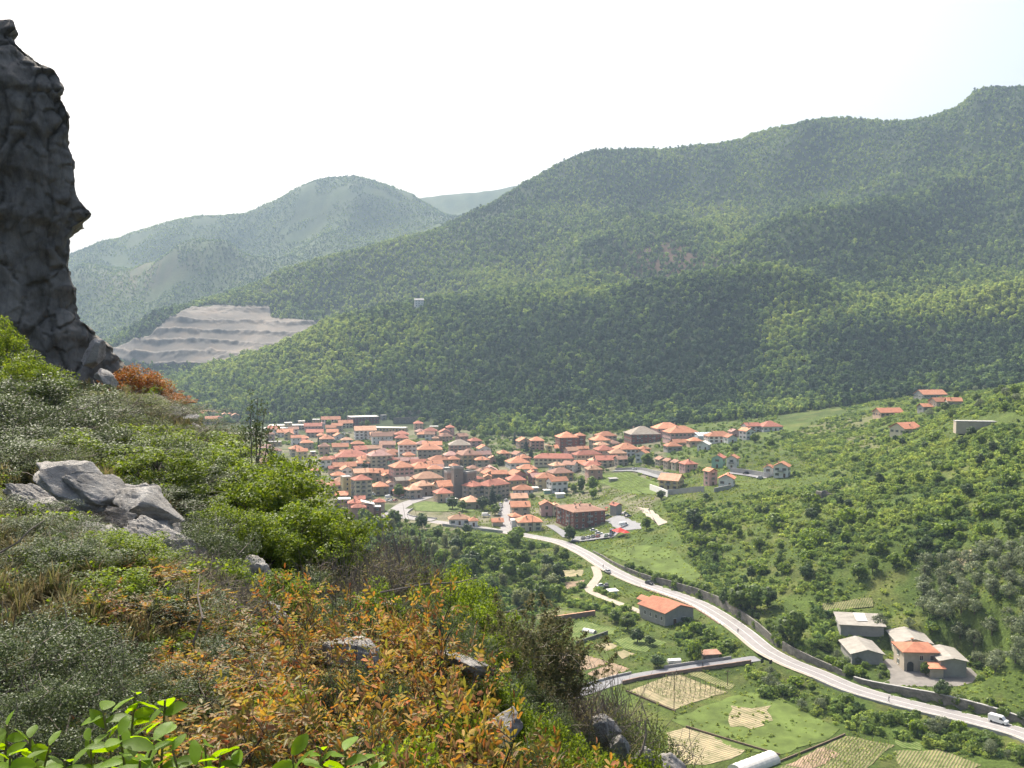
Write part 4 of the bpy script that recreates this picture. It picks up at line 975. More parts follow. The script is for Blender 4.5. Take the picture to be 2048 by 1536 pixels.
for (cr, cx, cyy, wp, k, h, rot, roof, wall, rc, place, opt) in TOWN:
    opt = dict(opt)
    x0, y0, s = CROPS[cr]
    px, py = x0 + cx / s, y0 + cyy / s
    h = h * (.8 if h < 12 else .9)
    P = hit(px, py, dz=h + 1.1, y0=450)
    ext = wp / s / F * P[1]
    r = math.radians(rot)
    w = ext / (abs(math.cos(r)) + k * abs(math.sin(r))); d = max(w * k, 4.5)
    w = max(w * 1.14 - .8, 4.0); d = max(d * 1.4 - .6, 4.0)
    awn = opt.pop('awn', 0)
    kd = opt.pop('kind', 'house')
    lab = (WN[wall] + ' ' + place).replace('pink pink', 'pink').replace('white white', 'white').replace('cream cream', 'cream').replace('salmon salmon', 'salmon').replace('beige beige', 'beige').replace('dark red big', 'big dark red')
    words = lab.split()
    if len(words) < 12: lab += ', ' + RN[rc] + ' roof'
    z = float(H(P[0], P[1]))
    t = house((P[0], P[1], z), w, d, h, rot, roof, wall, rc, lab, kind=kd, name={'house': 'house', 'factory': 'factory', 'tower': 'tower_house', 'shed': 'shed', 'garage': 'garage'}[kd], **opt)
    if awn: link('awning', AWN, t, (0, -d / 2 - 0.02, 4.6))
dup = {k: len(v) for k, v in seen_labels.items() if len(v) > 1}
if dup: print('DUP HOUSE LABELS', dup)
# small houses packed into the gaps between the larger ones
FP = np.array([(500, 880), (560, 850), (700, 846), (900, 862), (1060, 900), (1240, 885), (1270, 915), (1150, 950), (1050, 1000), (1000, 985), (900, 975), (820, 985), (700, 985), (600, 960), (520, 930)], float)
nf = 0
for tr_ in range(2600):
    if nf >= 75: break
    px, py = random.uniform(500, 1270), random.uniform(846, 1000)
    if not inside(FP, np.array(px), np.array(py)): continue
    h = random.choice([3.2, 5.2, 5.6, 6.4, 7.2]); P_ = hit(px, py, dz=h, y0=450); w = random.uniform(8, 12.5); d = random.uniform(7.5, 11)
    if any((P_[0] - a) ** 2 + (P_[1] - b_) ** 2 < (r_ * .72 + max(w, d) * .5) ** 2 for a, b_, r_ in HOUSE_XY): continue
    if any(((L[:, 0] - P_[0]) ** 2 + (L[:, 1] - P_[1]) ** 2).min() < 11 ** 2 for L in (TOWNRD, TOWNRD2, STREET, UPRD, MAIN)): continue
    wl = random.choice(['cream', 'peach', 'pink', 'beige', 'white', 'salmon', 'yellow']); rc = random.choice(['orange', 'orange', 'red', 'pale', 'dusty', 'brown'])
    house((P_[0], P_[1], float(H(P_[0], P_[1]))), w, d, h, random.uniform(2, 32), random.choice(['hip', 'gable', 'hip']), wl, rc, f'small {WN[wl]} house with {RN[rc]} roof wedged between larger town houses', group='small houses packed between the larger town houses')
    nf += 1
# the medieval tower and its keep, flat topped with a parapet
def keep(px, py, w, d, h, rot, label, nwin=3, name='stone_tower', mer=True):
    P = hit(px, py, dz=h, y0=450); z = float(H(P[0], P[1]))
    t = thing(name, label, 'tower', (P[0], P[1], z), math.radians(rot))
    HOUSE_XY.append((P[0], P[1], w * 0.7))
    link('wall', wall_mesh(w, d, h, 'flat', MAT['w_stone']), t)
    b = MB(); b.box(0, 0, h + 0.1, w + 0.5, d + 0.5, 0.3); link('cornice', b.mesh('cornice', [MAT['w_grey']]), t)
    b = MB()
    for sx, sy, lx, ly in ((0, -1, w + .4, .4), (0, 1, w + .4, .4), (-1, 0, .4, d - .4), (1, 0, .4, d - .4)):
        b.box(sx * w / 2, sy * d / 2, h + 0.75, lx, ly, 1.0)
    link('parapet', b.mesh('parapet', [MAT['w_grey']]), t)
    for i in range(nwin):
        link('window', WIN[0], t, (-w * 0.25 + 0.5 * w * i / max(nwin - 1, 1), -d / 2, h * 0.75), 0)
        link('window', WIN[0], t, (w / 2, -d * 0.25 + 0.5 * d * i / max(nwin - 1, 1), h * 0.6), math.pi / 2)
    return t
x0, y0, s = CROPS['E']
keep(x0 + 1150 / s, y0 + 225 / s, 6.5, 6.5, 19, 20, 'tall square grey stone tower rising above the old town roofs', 1)
keep(x0 + 1320 / s, y0 + 300 / s, 8.5, 9, 15.5, 45, 'massive grey stone keep joined to the square tower', 2, name='stone_keep')
keep(x0 + 1010 / s, y0 + 300 / s, 5, 7, 14, 20, 'lower stone annex on the left flank of the square tower'.replace('left flank', 'road flank'), 2, name='stone_annex')

# ------------------------------------------------------------------ farm above the road and the barn below it
house((127.3, 306.8, FZ), 10.2, 9.6, 6.0, -3, 'hip', 'beige', 'bright', 'grey-beige two storey farmhouse with fresh orange hipped roof and dark arched door', name='farmhouse', kind='house', sh=0, z0=-1, win=False, door=False, chim=1, pitch=.3)
fh = [o for o in COL.objects if o.name.startswith('farmhouse')][0]
for u in (0.2, 3.4): link('window', WIN[0], fh, (u, -4.8, 4.3), 0)
b = MB(); b.box(0, 0, 1.1, 2.0, 0.16, 2.2, 0)
b.add([(math.cos(a) * 1.0, -0.08, 2.2 + math.sin(a) * 0.9) for a in np.linspace(0, math.pi, 9)], [tuple(range(9))], 0)
link('arched_door', b.mesh('arched_door', [MAT['darkmetal']]), fh, (-3.2, -4.82, 0))
for zz in (1.5, 4.3): link('window', WIN[1], fh, (-5.1, 0.5, zz), -math.pi / 2)
house((135.6, 303.2, FZ), 7.6, 12.6, 4.9, -6, 'gable', 'grey', 'fibre', 'grey walled barn with plain grey roof joined to the farmhouse', kind='barn', name='barn', win=False, door=False, chim=0, pitch=.2, z0=-1)
house((129.6, 297.6, FZ), 3.8, 3.6, 3.0, -4, 'shed', 'beige', 'bright', 'small lean-to with orange roof in front of the farmhouse', kind='shed', name='lean_to', win=False, door=True, chim=0, pitch=.2, z0=-1)
house((131.4, 321.5, FZ + 0.5), 10.5, 13, 4.2, -8, 'gable', 'cream', 'fibre', 'long shed with mottled grey roof behind the farmhouse', kind='shed', name='shed', win=True, chim=0, pitch=.25, z0=-3)
house((113.4, 315.5, FZ), 9.6, 13.5, 3.2, -4, 'gable', 'grey', 'fibre', 'open-country shed with pale ridged roof and white side wall', kind='shed', name='shed', win=False, door=False, chim=0, pitch=.28, z0=-2)
Pz = float(H(119.5, 335))
st = house((119.5, 335, Pz), 14, 12, 2.4, -10, 'shed', 'grey', 'fibre', 'low shed with patched grey roof and one white roof panel', kind='shed', name='shed', win=False, door=False, chim=0, pitch=.12, z0=-3)
b = MB(); b.box(0, 0, 0, 3.6, 7.0, 0.06); link('roof_panel', b.mesh('roof_panel', [MAT['trim']]), st, (0.5, 1.0, 3.5)).rotation_euler = (math.atan(0.12), 0, 0)
bz = float(H(57.8, 365))
bn = house((57.8, 365, bz), 13.5, 15, 4.8, 31, 'gable', 'grey', 'bright', 'grey barn with clean orange gabled roof below the road bend', kind='barn', name='barn', win=False, door=False, chim=0, pitch=.3, z0=-2)
for i in range(4): link('window', WIN[0], bn, (-6.75, -5.5 + i * 3.2, 2.6), -math.pi / 2)
for i in (-1, 1): link('door', DOOR, bn, (i * 2.2, -7.5, 1.15), 0)
P = hit(1300, 1207, dz=3.5); 
house((P[0], P[1] + 1, float(H(P[0], P[1]))), 3.5, 9, 4.2, 31, 'gable', 'grey', 'bright', 'narrow orange roofed wing behind the roadside barn', kind='barn', name='barn_wing', win=False, door=False, chim=0, z0=-2)
P = hit(838, 606, dz=8); house((P[0], P[1], float(H(P[0], P[1])) + 2.5), 13, 9, 9.5, 8, 'gable', 'white', 'flatgrey', 'lone white house standing high in the forest', name='house', sh=0, z0=-4)
x0, y0, s = CROPS['K']; P = hit(x0 + 1500 / s, y0 + 500 / s, dz=4)
house((P[0], P[1], float(H(P[0], P[1]))), 26, 6, 2.0, -12, 'flat', 'beige', 'flatgrey', 'long low beige building with a pale grey lean-to roof in the bushes', kind='shed', name='long_shed', win=False, door=False, chim=0, pitch=.15, z0=-4)
# ruin on the slope: four broken walls
P = hit(1648, 998); rt = thing('ruin', 'roofless dark stone ruin among bushes on the slope', 'ruin', tuple(P), 0.3)
for i, (cx, cyy, sx, sy, hh) in enumerate(((0, -2.5, 5.5, .5, 2.6), (0, 2.5, 5.5, .5, 3.6), (-2.75, 0, .5, 4.5, 3.9), (2.75, 0, .5, 4.5, 3.2))):
    b = MB(); b.add([(cx + a * sx / 2, cyy + c * sy / 2, zz) for zz in (-1, 0) for c in (-1, 1) for a in (-1, 1)], [], 0)
    v = [list(p) for p in b.v]
    for k in range(4, 8): v[k][2] = hh + random.uniform(-0.7, 0.7)
    link('wall', mesh_np('wall', v, [(0, 1, 5, 4), (2, 6, 7, 3), (0, 4, 6, 2), (1, 3, 7, 5), (4, 5, 7, 6)], [MAT['stone']]), rt)
HOUSE_XY.append((P[0], P[1], 4))
# glasshouse with striped glass roof
x0, y0, s = CROPS['I']; P = hit(x0 + 260 / s, y0 + 420 / s, dz=4)
gt = thing('glasshouse', 'blue-grey glasshouse with a row of slanting roof panels', 'greenhouse', (P[0], P[1], float(H(P[0], P[1]))), math.radians(12))
HOUSE_XY.append((P[0], P[1], 10))
MAT['ghglass'] = plain('glasshouse_glass', (0.45, 0.52, 0.55), 0.3, 0.15, 0.5, spec=0.5)
b = MB(); b.box(0, 0, 1.6, 15, 9, 3.2); link('wall', b.mesh('wall', [MAT['ghglass']]), gt)
b = MB(); b.add([(-0.85, -5, 3.25), (0.85, -5, 3.25), (0.85, 5, 5.4), (-0.85, 5, 5.4), (-0.85, -5, 3.4), (0.85, -5, 3.4), (0.85, 5, 5.55), (-0.85, 5, 5.55)], [(3, 2, 1, 0), (4, 5, 6, 7), (0, 1, 5, 4), (1, 2, 6, 5), (2, 3, 7, 6), (3, 0, 4, 7)]); pm = b.mesh('roof_panel', [MAT['ghglass']])
for i in range(7): link('roof_panel', pm, gt, (-6.6 + i * 2.2, 0, 0))
# yellow house terrace wall
def free_wall(name, a, bb, h, thick, mat, label, z0=-1.5, cap=None, y0=180):
    A, B = hit(*a, y0=y0), hit(*bb, y0=y0)
    n = max(3, int(np.linalg.norm(B - A) / 2)); L = A + (B - A) * np.linspace(0, 1, n)[:, None]
    L[:, 2] = H(L[:, 0], L[:, 1])
    return wall_strip(name, L, -thick / 2, thick, h, mat, label, z0=z0, cap=cap)
free_wall('terrace_wall', (1335, 990), (1408, 984), 3.2, 0.5, MAT['concrete'], 'blue-grey terrace wall carrying the yellow house')
free_wall('terrace_wall', (1300, 980), (1336, 994), 3.6, 0.5, MAT['w_white'], 'sunlit white garage wall below the yellow house')
free_wall('terrace_wall', (1428, 985), (1462, 978), 2.4, 0.5, MAT['concrete'], 'terrace wall under the house with the white sunshade')
free_wall('rock_wall', (787, 848), (843, 846), 7, 1.2, MAT['stone'], 'pale grey rock retaining face behind the arcaded warehouse', y0=500)
free_wall('rock_wall', (795, 838), (850, 836), 9, 1.2, MAT['stone'], 'upper dark rock face at the forest edge above the warehouse', y0=500)
free_wall('garden_wall', (1106, 1243), (1190, 1231), 1.8, 0.5, MAT['brickwall'], 'rubble topped brick garden wall between the allotments', cap=MAT['r_pale'])
free_wall('garden_wall', (1152, 1290), (1215, 1268), 1.2, 0.4, MAT['stone'], 'dark stone garden wall below the white cloche')
free_wall('garden_wall', (1252, 1383), (1350, 1424), 0.5, 0.3, MAT['wood'], 'low dark fence wall along the vineyard plot', z0=-.3)
free_wall('garden_wall', (1372, 1455), (1560, 1512), 0.6, 0.3, MAT['wood'], 'low dark fence between dry field and green meadow', z0=-.3)
free_wall('garden_wall', (1560, 1524), (1690, 1470), 0.5, 0.3, MAT['wood'], 'dark edging fence between the meadow and the vegetable rows', z0=-.3)
free_wall('garden_wall', (885, 1052), (1005, 1066), 1.4, 0.4, MAT['concrete'], 'pale boundary wall along the main road below the low white house')

# ------------------------------------------------------------------ vehicles
def carpaint(name, c):
    m = plain(name, c, 0.3, 0.06, 1.0, spec=0.5); return m
PAINT = {'white': carpaint('paint_white', (0.75, 0.75, 0.73)), 'silver': carpaint('paint_silver', (0.42, 0.43, 0.44)), 'black': carpaint('paint_black', (0.03, 0.03, 0.035)), 'blue': carpaint('paint_blue', (0.04, 0.06, 0.14)), 'red': carpaint('paint_red', (0.3, 0.05, 0.04)), 'green': carpaint('paint_green', (0.06, 0.14, 0.07)), 'grey': carpaint('paint_grey', (0.14, 0.145, 0.15))}
MAT['tyre'] = plain('tyre_rubber', (0.03, 0.03, 0.03), 0.8, 0.1, 3.0)
MAT['lamp'] = plain('headlamp_glass', (0.6, 0.6, 0.58), 0.15, 0.05, 3.0, spec=0.6)
MAT['tail'] = plain('tail_lamp', (0.3, 0.02, 0.02), 0.3, 0.05, 3.0)
def loft(prof, width, inset, mat, name):
    """side profile (x,z) extruded across, edges drawn in at the top"""
    zs = [p[1] for p in prof]; z0, z1 = min(zs), max(zs)
    v = []; n = len(prof)
    for yy in (-1, -0.86, 0.86, 1):
        for x, z in prof:
            t = (z - z0) / (z1 - z0 + 1e-6)
            wv = width / 2 - inset * t
            k = 1.0 if abs(yy) < 0.9 else 0.965
            cx = sum(p[0] for p in prof) / n; cz = (z0 + z1) / 2
            v.append((cx + (x - cx) * k, yy * wv, cz + (z - cz) * k))
    f = [tuple(range(n))[::-1], tuple(3 * n + i for i in range(n))]
    for r in range(3):
        for i in range(n): f.append((r * n + i, r * n + (i + 1) % n, (r + 1) * n + (i + 1) % n, (r + 1) * n + i))
    return mesh_np(name, v, f, [mat], shade=False)
def car_meshes(van):
    if van:
        body = [(-2.5, 0.35), (2.4, 0.35), (2.5, 0.8), (2.35, 1.1), (1.7, 1.25), (1.15, 2.0), (0.9, 2.15), (-2.35, 2.15), (-2.5, 1.9)]
        cab = [(1.15, 1.3), (1.66, 1.3), (1.17, 1.93), (0.6, 1.93), (0.5, 1.3)]
        W_ = 1.95; ax = (-1.55, 1.65)
    else:
        body = [(-2.05, 0.3), (2.0, 0.3), (2.1, 0.55), (2.0, 0.75), (1.05, 0.92), (-1.5, 0.96), (-2.05, 0.9), (-2.12, 0.6)]
        cab = [(-1.75, 0.94), (1.05, 0.9), (0.35, 1.42), (-0.3, 1.48), (-1.1, 1.45)]
        W_ = 1.74; ax = (-1.3, 1.3)
    B = loft(body, W_, 0.05 if not van else 0.12, PAINT['white'], 'body')
    Cb = loft(cab, W_ - (0.06 if not van else -0.0), 0.2 if not van else 0.1, MAT['glass'], 'windows')
    rf = None
    if not van:
        b = MB(); b.box(-0.38, 0, 1.475, 1.15, 1.22, 0.06); rf = b.mesh('car_roof', [PAINT['white']])
    b = MB(); b.tube([(0, -0.11, 0), (0, 0.11, 0)], 0.32, 12); b.f.append(tuple(range(12))); b.m.append(0); Wl = b.mesh('wheel', [MAT['tyre']])
    b = MB(); b.box(0, 0, 0, 0.1, 0.34, 0.16); Hl = b.mesh('headlight', [MAT['lamp']])
    b = MB(); b.box(0, 0, 0, 0.08, 0.3, 0.18); Tl = b.mesh('tail_light', [MAT['tail']])
    return B, Cb, rf, Wl, Hl, Tl, ax, W_
CM = {False: car_meshes(False), True: car_meshes(True)}
def car(pos, heading, colour, label, van=False, group=None, kind='car', dz=0.3):
    B, Cb, rf, Wl, Hl, Tl, ax, W_ = CM[van]
    t = thing('van' if van else 'car', label, kind, (pos[0], pos[1], pos[2] + dz), math.radians(heading), group)
    for nm, me in (('body', B), ('car_roof', rf)):
        if me is None: continue
        o = link(nm, me, t); o.material_slots[0].link = 'OBJECT'; o.material_slots[0].material = PAINT[colour]
    link('windows', Cb, t)
    for x in ax:
        for y in (-1, 1): link('wheel', Wl, t, (x, y * (W_ / 2 - 0.1), 0.32))
    xf, xr, z = (2.46, -2.47, 0.9) if van else (2.03, -2.07, 0.68)
    for y in (-1, 1): link('headlight', Hl, t, (xf, y * W_ * 0.34, z)); link('tail_light', Tl, t, (xr, y * W_ * 0.36, z + 0.1))
    return t
def on_road(L, px, off):
    k = int(np.argmin(np.abs(pxof(L[:, 0], L[:, 1]) - px))); N = normals2(L)
    T = np.gradient(L[:, :2], axis=0)[k]
    p = L[k].copy(); p[:2] += N[k] * off
    return p, math.degrees(math.atan2(T[1], T[0]))
p, a = on_road(MAIN, 2020, 2.0); car(p, a + 180, 'white', 'white panel van driving along the main road below the farm', True, kind='van', dz=0.16)
p, a = on_road(MAIN, 1293, 1.8); car(p, a + 180, 'black', 'dark car driving round the main road bend by the stone wall', dz=0.16)
p, a = on_road(MAIN, 1231, -4.2); car(p, a, 'silver', 'silver car stopped at the verge of the main road by the track', dz=0.16)
def cars(crop, lst, group=None, y0=200):
    if crop == 'L': x0, y0_, s = 1120, 1040, 9.309
    else: x0, y0_, s = CROPS[crop]
    for (x, y, hd, c, lab, *v) in lst:
        P = hit(x0 + x / s, y0_ + y / s, y0=y0); car(P, hd, c, lab, bool(v and v[0]), group, kind='van' if v and v[0] else 'car', dz=0.45)
cars('L', [(770, 1265, 20, 'white', 'white car parked on the grass beside the track'), (865, 1255, 80, 'grey', 'dark car parked behind the white one beside the track'),
  (435, 370, 70, 'grey', 'dark grey car at the end of the car park row by the bush'), (525, 360, 70, 'silver', 'silver car second in the car park row'), (620, 340, 70, 'grey', 'grey car third in the car park row with a pale roof'), (705, 335, 70, 'red', 'dark red car in the car park row'), (865, 330, 70, 'green', 'green car in the car park row'), (955, 315, 70, 'blue', 'dark blue car in the car park row beside the red canopy'), (970, 255, 75, 'grey', 'dark van at the head of the car park by the red canopy', 1), (628, 225, 5, 'white', 'white car parked against the brick apartment block'), (725, 280, 5, 'white', 'white car standing across the middle of the car park')])
cars('J', [(305, 985, 10, 'green', 'dark green car in the gravel yard by the tower-like shed'), (595, 940, 40, 'silver', 'silver car at the far corner of the gravel yard'), (650, 985, 40, 'blue', 'dark blue car at the far corner of the gravel yard'), (575, 1140, 20, 'white', 'white van parked at the near edge of the gravel yard', 1)])
cars('E', [(1985, 790, 75, 'silver', 'silver car at the top of the straight street'), (1888, 865, 75, 'white', 'parked car in the line along the straight street'), (1893, 905, 75, 'white', 'parked car in the line along the straight street'), (1882, 960, 75, 'white', 'parked car in the line along the straight street'), (1876, 1030, 75, 'white', 'parked car in the line along the straight street'), (1640, 1060, 10, 'white', 'white camper van in the garden behind the roadside shed', 1), (225, 760, 10, 'grey', 'grey car by the round tree on the town road'), (360, 748, 15, 'silver', 'silver car in the shade above the town road')], 'cars parked in the town')
cars('C', [(1350, 900, 10, 'white', 'white car below the cream apartment block'), (1470, 945, 10, 'white', 'white van between the apartment block and the olive house', 1), (1815, 1000, 40, 'white', 'white van in the parking above the curve', 1), (1790, 1060, 60, 'silver', 'silver car in the parking on the curve'), (1875, 1065, 60, 'white', 'white car beside the silver one in the parking on the curve'), (1955, 1060, 60, 'red', 'red car in the parking on the curve'), (180, 312, 20, 'white', 'white car on the open square'), (300, 285, 30, 'white', 'white van on the open square', 1)], 'cars parked in the town')
cars('H', [(840, 1120, 160, 'white', 'white car on the upper road beside the orchard slope')]); cars('I', [(950, 1100, 170, 'black', 'black car below the retaining wall by the white duplex'), (1190, 1185, 175, 'silver', 'silver car at the dead end by the white duplex')])
cars('B', [(905, 590, 30, 'white', 'white car in the small lot by the blank gable'), (1020, 585, 30, 'silver', 'silver car in the small lot by the blank gable'), (950, 630, 30, 'blue', 'blue car in the small lot by the blank gable')], y0=500)

# ------------------------------------------------------------------ people, poles, signs, small structures
MAT['cloth'] = plain('dark_clothes', (0.03, 0.032, 0.04), 0.9, 0.2, 3.0)
MAT['skin'] = plain('skin', (0.45, 0.28, 0.2), 0.6, 0.1, 5.0)
MAT['hair'] = plain('hair', (0.03, 0.02, 0.015), 0.7, 0.2, 9.0)
def person(pos, rz, label, stride=0.28):
    me = bpy.data.meshes.new('body')
    v = [(0, 0, 0.95), (0, 0, 1.2), (0, 0.01, 1.42), (0, 0.02, 1.52), (0, 0.03, 1.66), (0, 0.03, 1.74),
         (0.1, 0, 0.9), (0.1, stride * .5, 0.48), (0.1, stride, 0.06), (0.1, stride + .16, 0.03),
         (-0.1, 0, 0.9), (-0.1, -stride * .3, 0.48), (-0.1, -stride, 0.08), (-0.1, -stride + .15, 0.03),
         (0.19, 0, 1.4), (0.24, -0.08, 1.13), (0.25, 0.04, 0.9), (0.25, 0.08, 0.8), (-0.19, 0, 1.4), (-0.24, 0.06, 1.13), (-0.25, 0.16, 0.92), (-0.25, 0.2, 0.83)]
    e = [(0, 1), (1, 2), (2, 3), (3, 4), (4, 5), (0, 6), (6, 7), (7, 8), (8, 9), (0, 10), (10, 11), (11, 12), (12, 13), (2, 14), (14, 15), (15, 16), (16, 17), (2, 18), (18, 19), (19, 20), (20, 21)]
    rr = [.15, .13, .14, .055, .1, .085, .085, .06, .045, .04, .085, .06, .045, .04, .055, .042, .035, .03, .055, .042, .035, .03]
    me.from_pydata(v, e, []); me.materials.append(MAT['cloth'])
    t = thing('person', label, 'person', tuple(pos), rz)
    o = link('body', me, t)
    md = o.modifiers.new('skin', 'SKIN')
    for i, sv in enumerate(me.skin_vertices[0].data): sv.radius = (rr[i], rr[i] * (0.75 if i < 3 else 1)); sv.use_root = (i == 0)
    o.modifiers.new('sub', 'SUBSURF').levels = 1
    o.modifiers['sub'].render_levels = 1
    b = MB(); b.tube([(0, 0.05, 1.6), (0, 0.05, 1.7), (0, 0.045, 1.77)], [.098, .1, .06], 8); link('face', b.mesh('face', [MAT['skin']]), t)
    b = MB(); b.tube([(0, 0.01, 1.66), (0, 0.01, 1.74), (0, 0.02, 1.81)], [.105, .105, .05], 8); link('hair', b.mesh('hair', [MAT['hair']]), t)
    return t
p, a = on_road(MAIN, 1789, -2.6); person((p[0], p[1], p[2] + .16), math.radians(a - 90), 'person in dark clothes walking on the main road below the farm')
p, a = on_road(LANE, 1398, -1.0); person((p[0], p[1], p[2] + .16), math.radians(a - 90), 'person in dark clothes walking down the lane between the walls')
p, a = on_road(MAIN, 1500, -2.8); person((p[0], p[1], p[2] + .16), math.radians(a + 90), 'person in dark clothes walking near the lane junction')
p, a = on_road(MAIN, 1220, -2.5); person((p[0], p[1], p[2] + .16), math.radians(a + 90), 'person walking on the main road by the track entrance')
def sign(px, py, label):
    P = hit(px, py); t = thing('road_sign', label, 'sign', tuple(P), math.radians(20))
    b = MB(); b.tube([(0, 0, -.2), (0, 0, 2.9)], .05, 6); link('post', b.mesh('post', [MAT['steel']]), t)
    b = MB(); b.box(0, -.07, 2.3, 1.1, .05, 1.3); link('sign_board', b.mesh('sign_board', [MAT['darkmetal']]), t)
sign(1524, 1336, 'dark square back of a road sign beside the lane mouth')
sign(1541, 1338, 'dark square back of a road sign standing on the main road edge')
def pole(px, py, h, label, lamp=False, r=.12, mat='wood'):
    P = hit(px, py); t = thing('lamp_post' if lamp else 'utility_pole', label, 'lamp post' if lamp else 'pole', tuple(P))
    b = MB(); b.tube([(0, 0, -.5), (0, 0, h * .5), (0, 0, h)], [r, r * .85, r * .7], 7); link('pole', b.mesh('pole', [MAT[mat]]), t)
    if lamp:
        b = MB(); b.tube([(0, 0, h), (-.6, 0, h + .3), (-1.2, 0, h + .3)], .05, 5); link('arm', b.mesh('arm', [MAT[mat]]), t)
        b = MB(); b.box(-1.4, 0, h + .28, .6, .25, .14); link('lamp_head', b.mesh('lamp_head', [MAT['trim']]), t)
    else:
        b = MB(); b.box(0, 0, h - .5, 1.4, .1, .12); link('crossarm', b.mesh('crossarm', [MAT[mat]]), t)
        b = MB(); [b.tube([(u, 0, h - .45), (u, 0, h - .2)], .05, 5) for u in (-.6, 0, .6)]; link('insulator', b.mesh('insulator', [MAT['trim']]), t)
    return t
pole(1348, 1420, 11, 'tall dark utility pole at the near corner of the vineyard plot')
pole(1586, 1292, 6.5, 'grey street lamp beside the tall bush at the road bend', True, .09, 'steel')
pole(1170, 1087, 8, 'lamp post between the car park and the main road', True, .09, 'steel')
pole(1065, 1063, 8.5, 'wooden pole in front of the cream junction house')
pole(1455, 1372, 5, 'short wooden pole beside the vegetable garden')
pole(1768, 868, 8, 'pole beside the house with the stepped gable on the hill')
def tunnel(a, bb, r, label, mat='trim', name='polytunnel', hoops=7):
    A, B = hit(*a), hit(*bb); c = (A + B) / 2; d = B - A; Ln = float(np.linalg.norm(d[:2])); ang = math.atan2(d[1], d[0])
    t = thing(name, label, 'polytunnel', (c[0], c[1], float(H(c[0], c[1])) + .1), ang)
    n = 12; v = []
    for i in range(hoops * 2 + 1):
        x = -Ln / 2 + Ln * i / (hoops * 2); rr = r * (1.0 if i % 2 == 0 else .955)
        for k in range(n + 1):
            th = math.pi * k / n; v.append((x, -math.cos(th) * rr, math.sin(th) * rr * .85))
    f = [(i * (n + 1) + k, i * (n + 1) + k + 1, (i + 1) * (n + 1) + k + 1, (i + 1) * (n + 1) + k) for i in range(hoops * 2) for k in range(n)]
    f += [tuple(range(n + 1)), tuple(hoops * 2 * (n + 1) + k for k in range(n + 1))[::-1]]
    link('cover', mesh_np('cover', v, f, [MAT[mat]], shade=False), t)
    b = MB(); b.box(Ln / 2 + .03, 0, r * .3, .05, r * .5, r * .6); link('door', b.mesh('door', [MAT['darkmetal']]), t)
tunnel((1470, 1548), (1545, 1520), 2.6, 'long white plastic polytunnel at the edge of the meadow')
tunnel((1168, 1262), (1190, 1267), 1.3, 'short white cloche tunnel in the vegetable garden', hoops=4)
P = hit(1348, 1328); t = thing('trailer', 'white covered trailer behind the lane wall', 'trailer', tuple(P), .15)
b = MB(); b.box(0, 0, 1.0, 4.2, 2, .9); link('trailer_box', b.mesh('trailer_box', [MAT['trim']]), t)
b = MB(); b.add([(-2.15, -1.05, 1.46), (2.15, -1.05, 1.46), (2.15, 1.05, 1.46), (-2.15, 1.05, 1.46), (-2.1, 0, 1.9), (2.1, 0, 1.9)], [(0, 1, 5, 4), (2, 3, 4, 5), (1, 2, 5), (3, 0, 4)]); link('tarpaulin', b.mesh('tarpaulin', [PAINT['white']]), t)
for y in (-1, 1): link('wheel', CM[False][3], t, (0, y, .32))
def canopy(px, py, s_, mat, label, h=2.6):
    P = hit(px, py); t = thing('canopy', label, 'canopy', tuple(P), .4)
    b = MB(); b.add([(-s_, -s_, h), (s_, -s_, h), (s_, s_, h), (-s_, s_, h), (0, 0, h + s_ * .55)], [(0, 1, 4), (1, 2, 4), (2, 3, 4), (3, 0, 4), (3, 2, 1, 0)]); link('canvas', b.mesh('canvas', [mat]), t)
    b = MB(); b.tube([(0, 0, 0), (0, 0, h)], .05, 5); pm_ = b.mesh('leg', [MAT['steel']])
    for x in (-1, 1):
        for y in (-1, 1): link('leg', pm_, t, (x * s_ * .94, y * s_ * .94, 0))
MAT['redcloth'] = plain('red_canvas', (0.55, 0.04, 0.03), 0.8, 0.12, 1.0)
canopy(1240, 1072, 3.2, MAT['redcloth'], 'larger red canvas canopy at the end of the car park')
canopy(1251, 1075, 1.8, MAT['redcloth'], 'smaller red canvas canopy beside the larger one')
MAT['yellow'] = plain('yellow_paint', (0.6, 0.42, 0.05), 0.5, 0.1, 2.0)
P = hit(1261, 1104); t = thing('swing_frame', 'yellow play frame standing in the meadow', 'swing', tuple(P), .5)
b = MB(); b.tube([(-1.8, 0, 2.8), (1.8, 0, 2.8)], .1, 6); link('beam', b.mesh('beam', [MAT['yellow']]), t)
for x in (-1.8, 1.8):
    b = MB(); b.tube([(x, -.9, 0), (x, 0, 2.8), (x, .9, 0)], .08, 5); link('leg', b.mesh('leg', [MAT['wood']]), t)
MAT['orangep'] = plain('orange_plastic', (0.6, 0.2, 0.05), 0.5, 0.1, 2.0)
P = hit(1209, 1024); t = thing('playground_slide', 'orange and red playground slide beside the brick block', 'slide', tuple(P), .3)
b = MB(); b.box(1.2, 0, 1.2, 1.2, 1.2, .1); b.box(1.2, 0, 2.6, 1.4, 1.4, .1); [b.tube([(1.2 + i * .55, j * .55, 0), (1.2 + i * .55, j * .55, 2.6)], .06, 5) for i in (-1, 1) for j in (-1, 1)]; link('tower', b.mesh('tower', [MAT['redcloth']]), t)
b = MB(); b.add([(.6, -.35, 1.25), (.6, .35, 1.25), (-1.8, .35, .25), (-1.8, -.35, .25), (.6, -.35, 1.35), (.6, .35, 1.35), (-1.8, .35, .35), (-1.8, -.35, .35)], [(3, 2, 1, 0), (4, 5, 6, 7), (0, 1, 5, 4), (1, 2, 6, 5), (2, 3, 7, 6), (3, 0, 4, 7)]); link('chute', b.mesh('chute', [MAT['orangep']]), t)
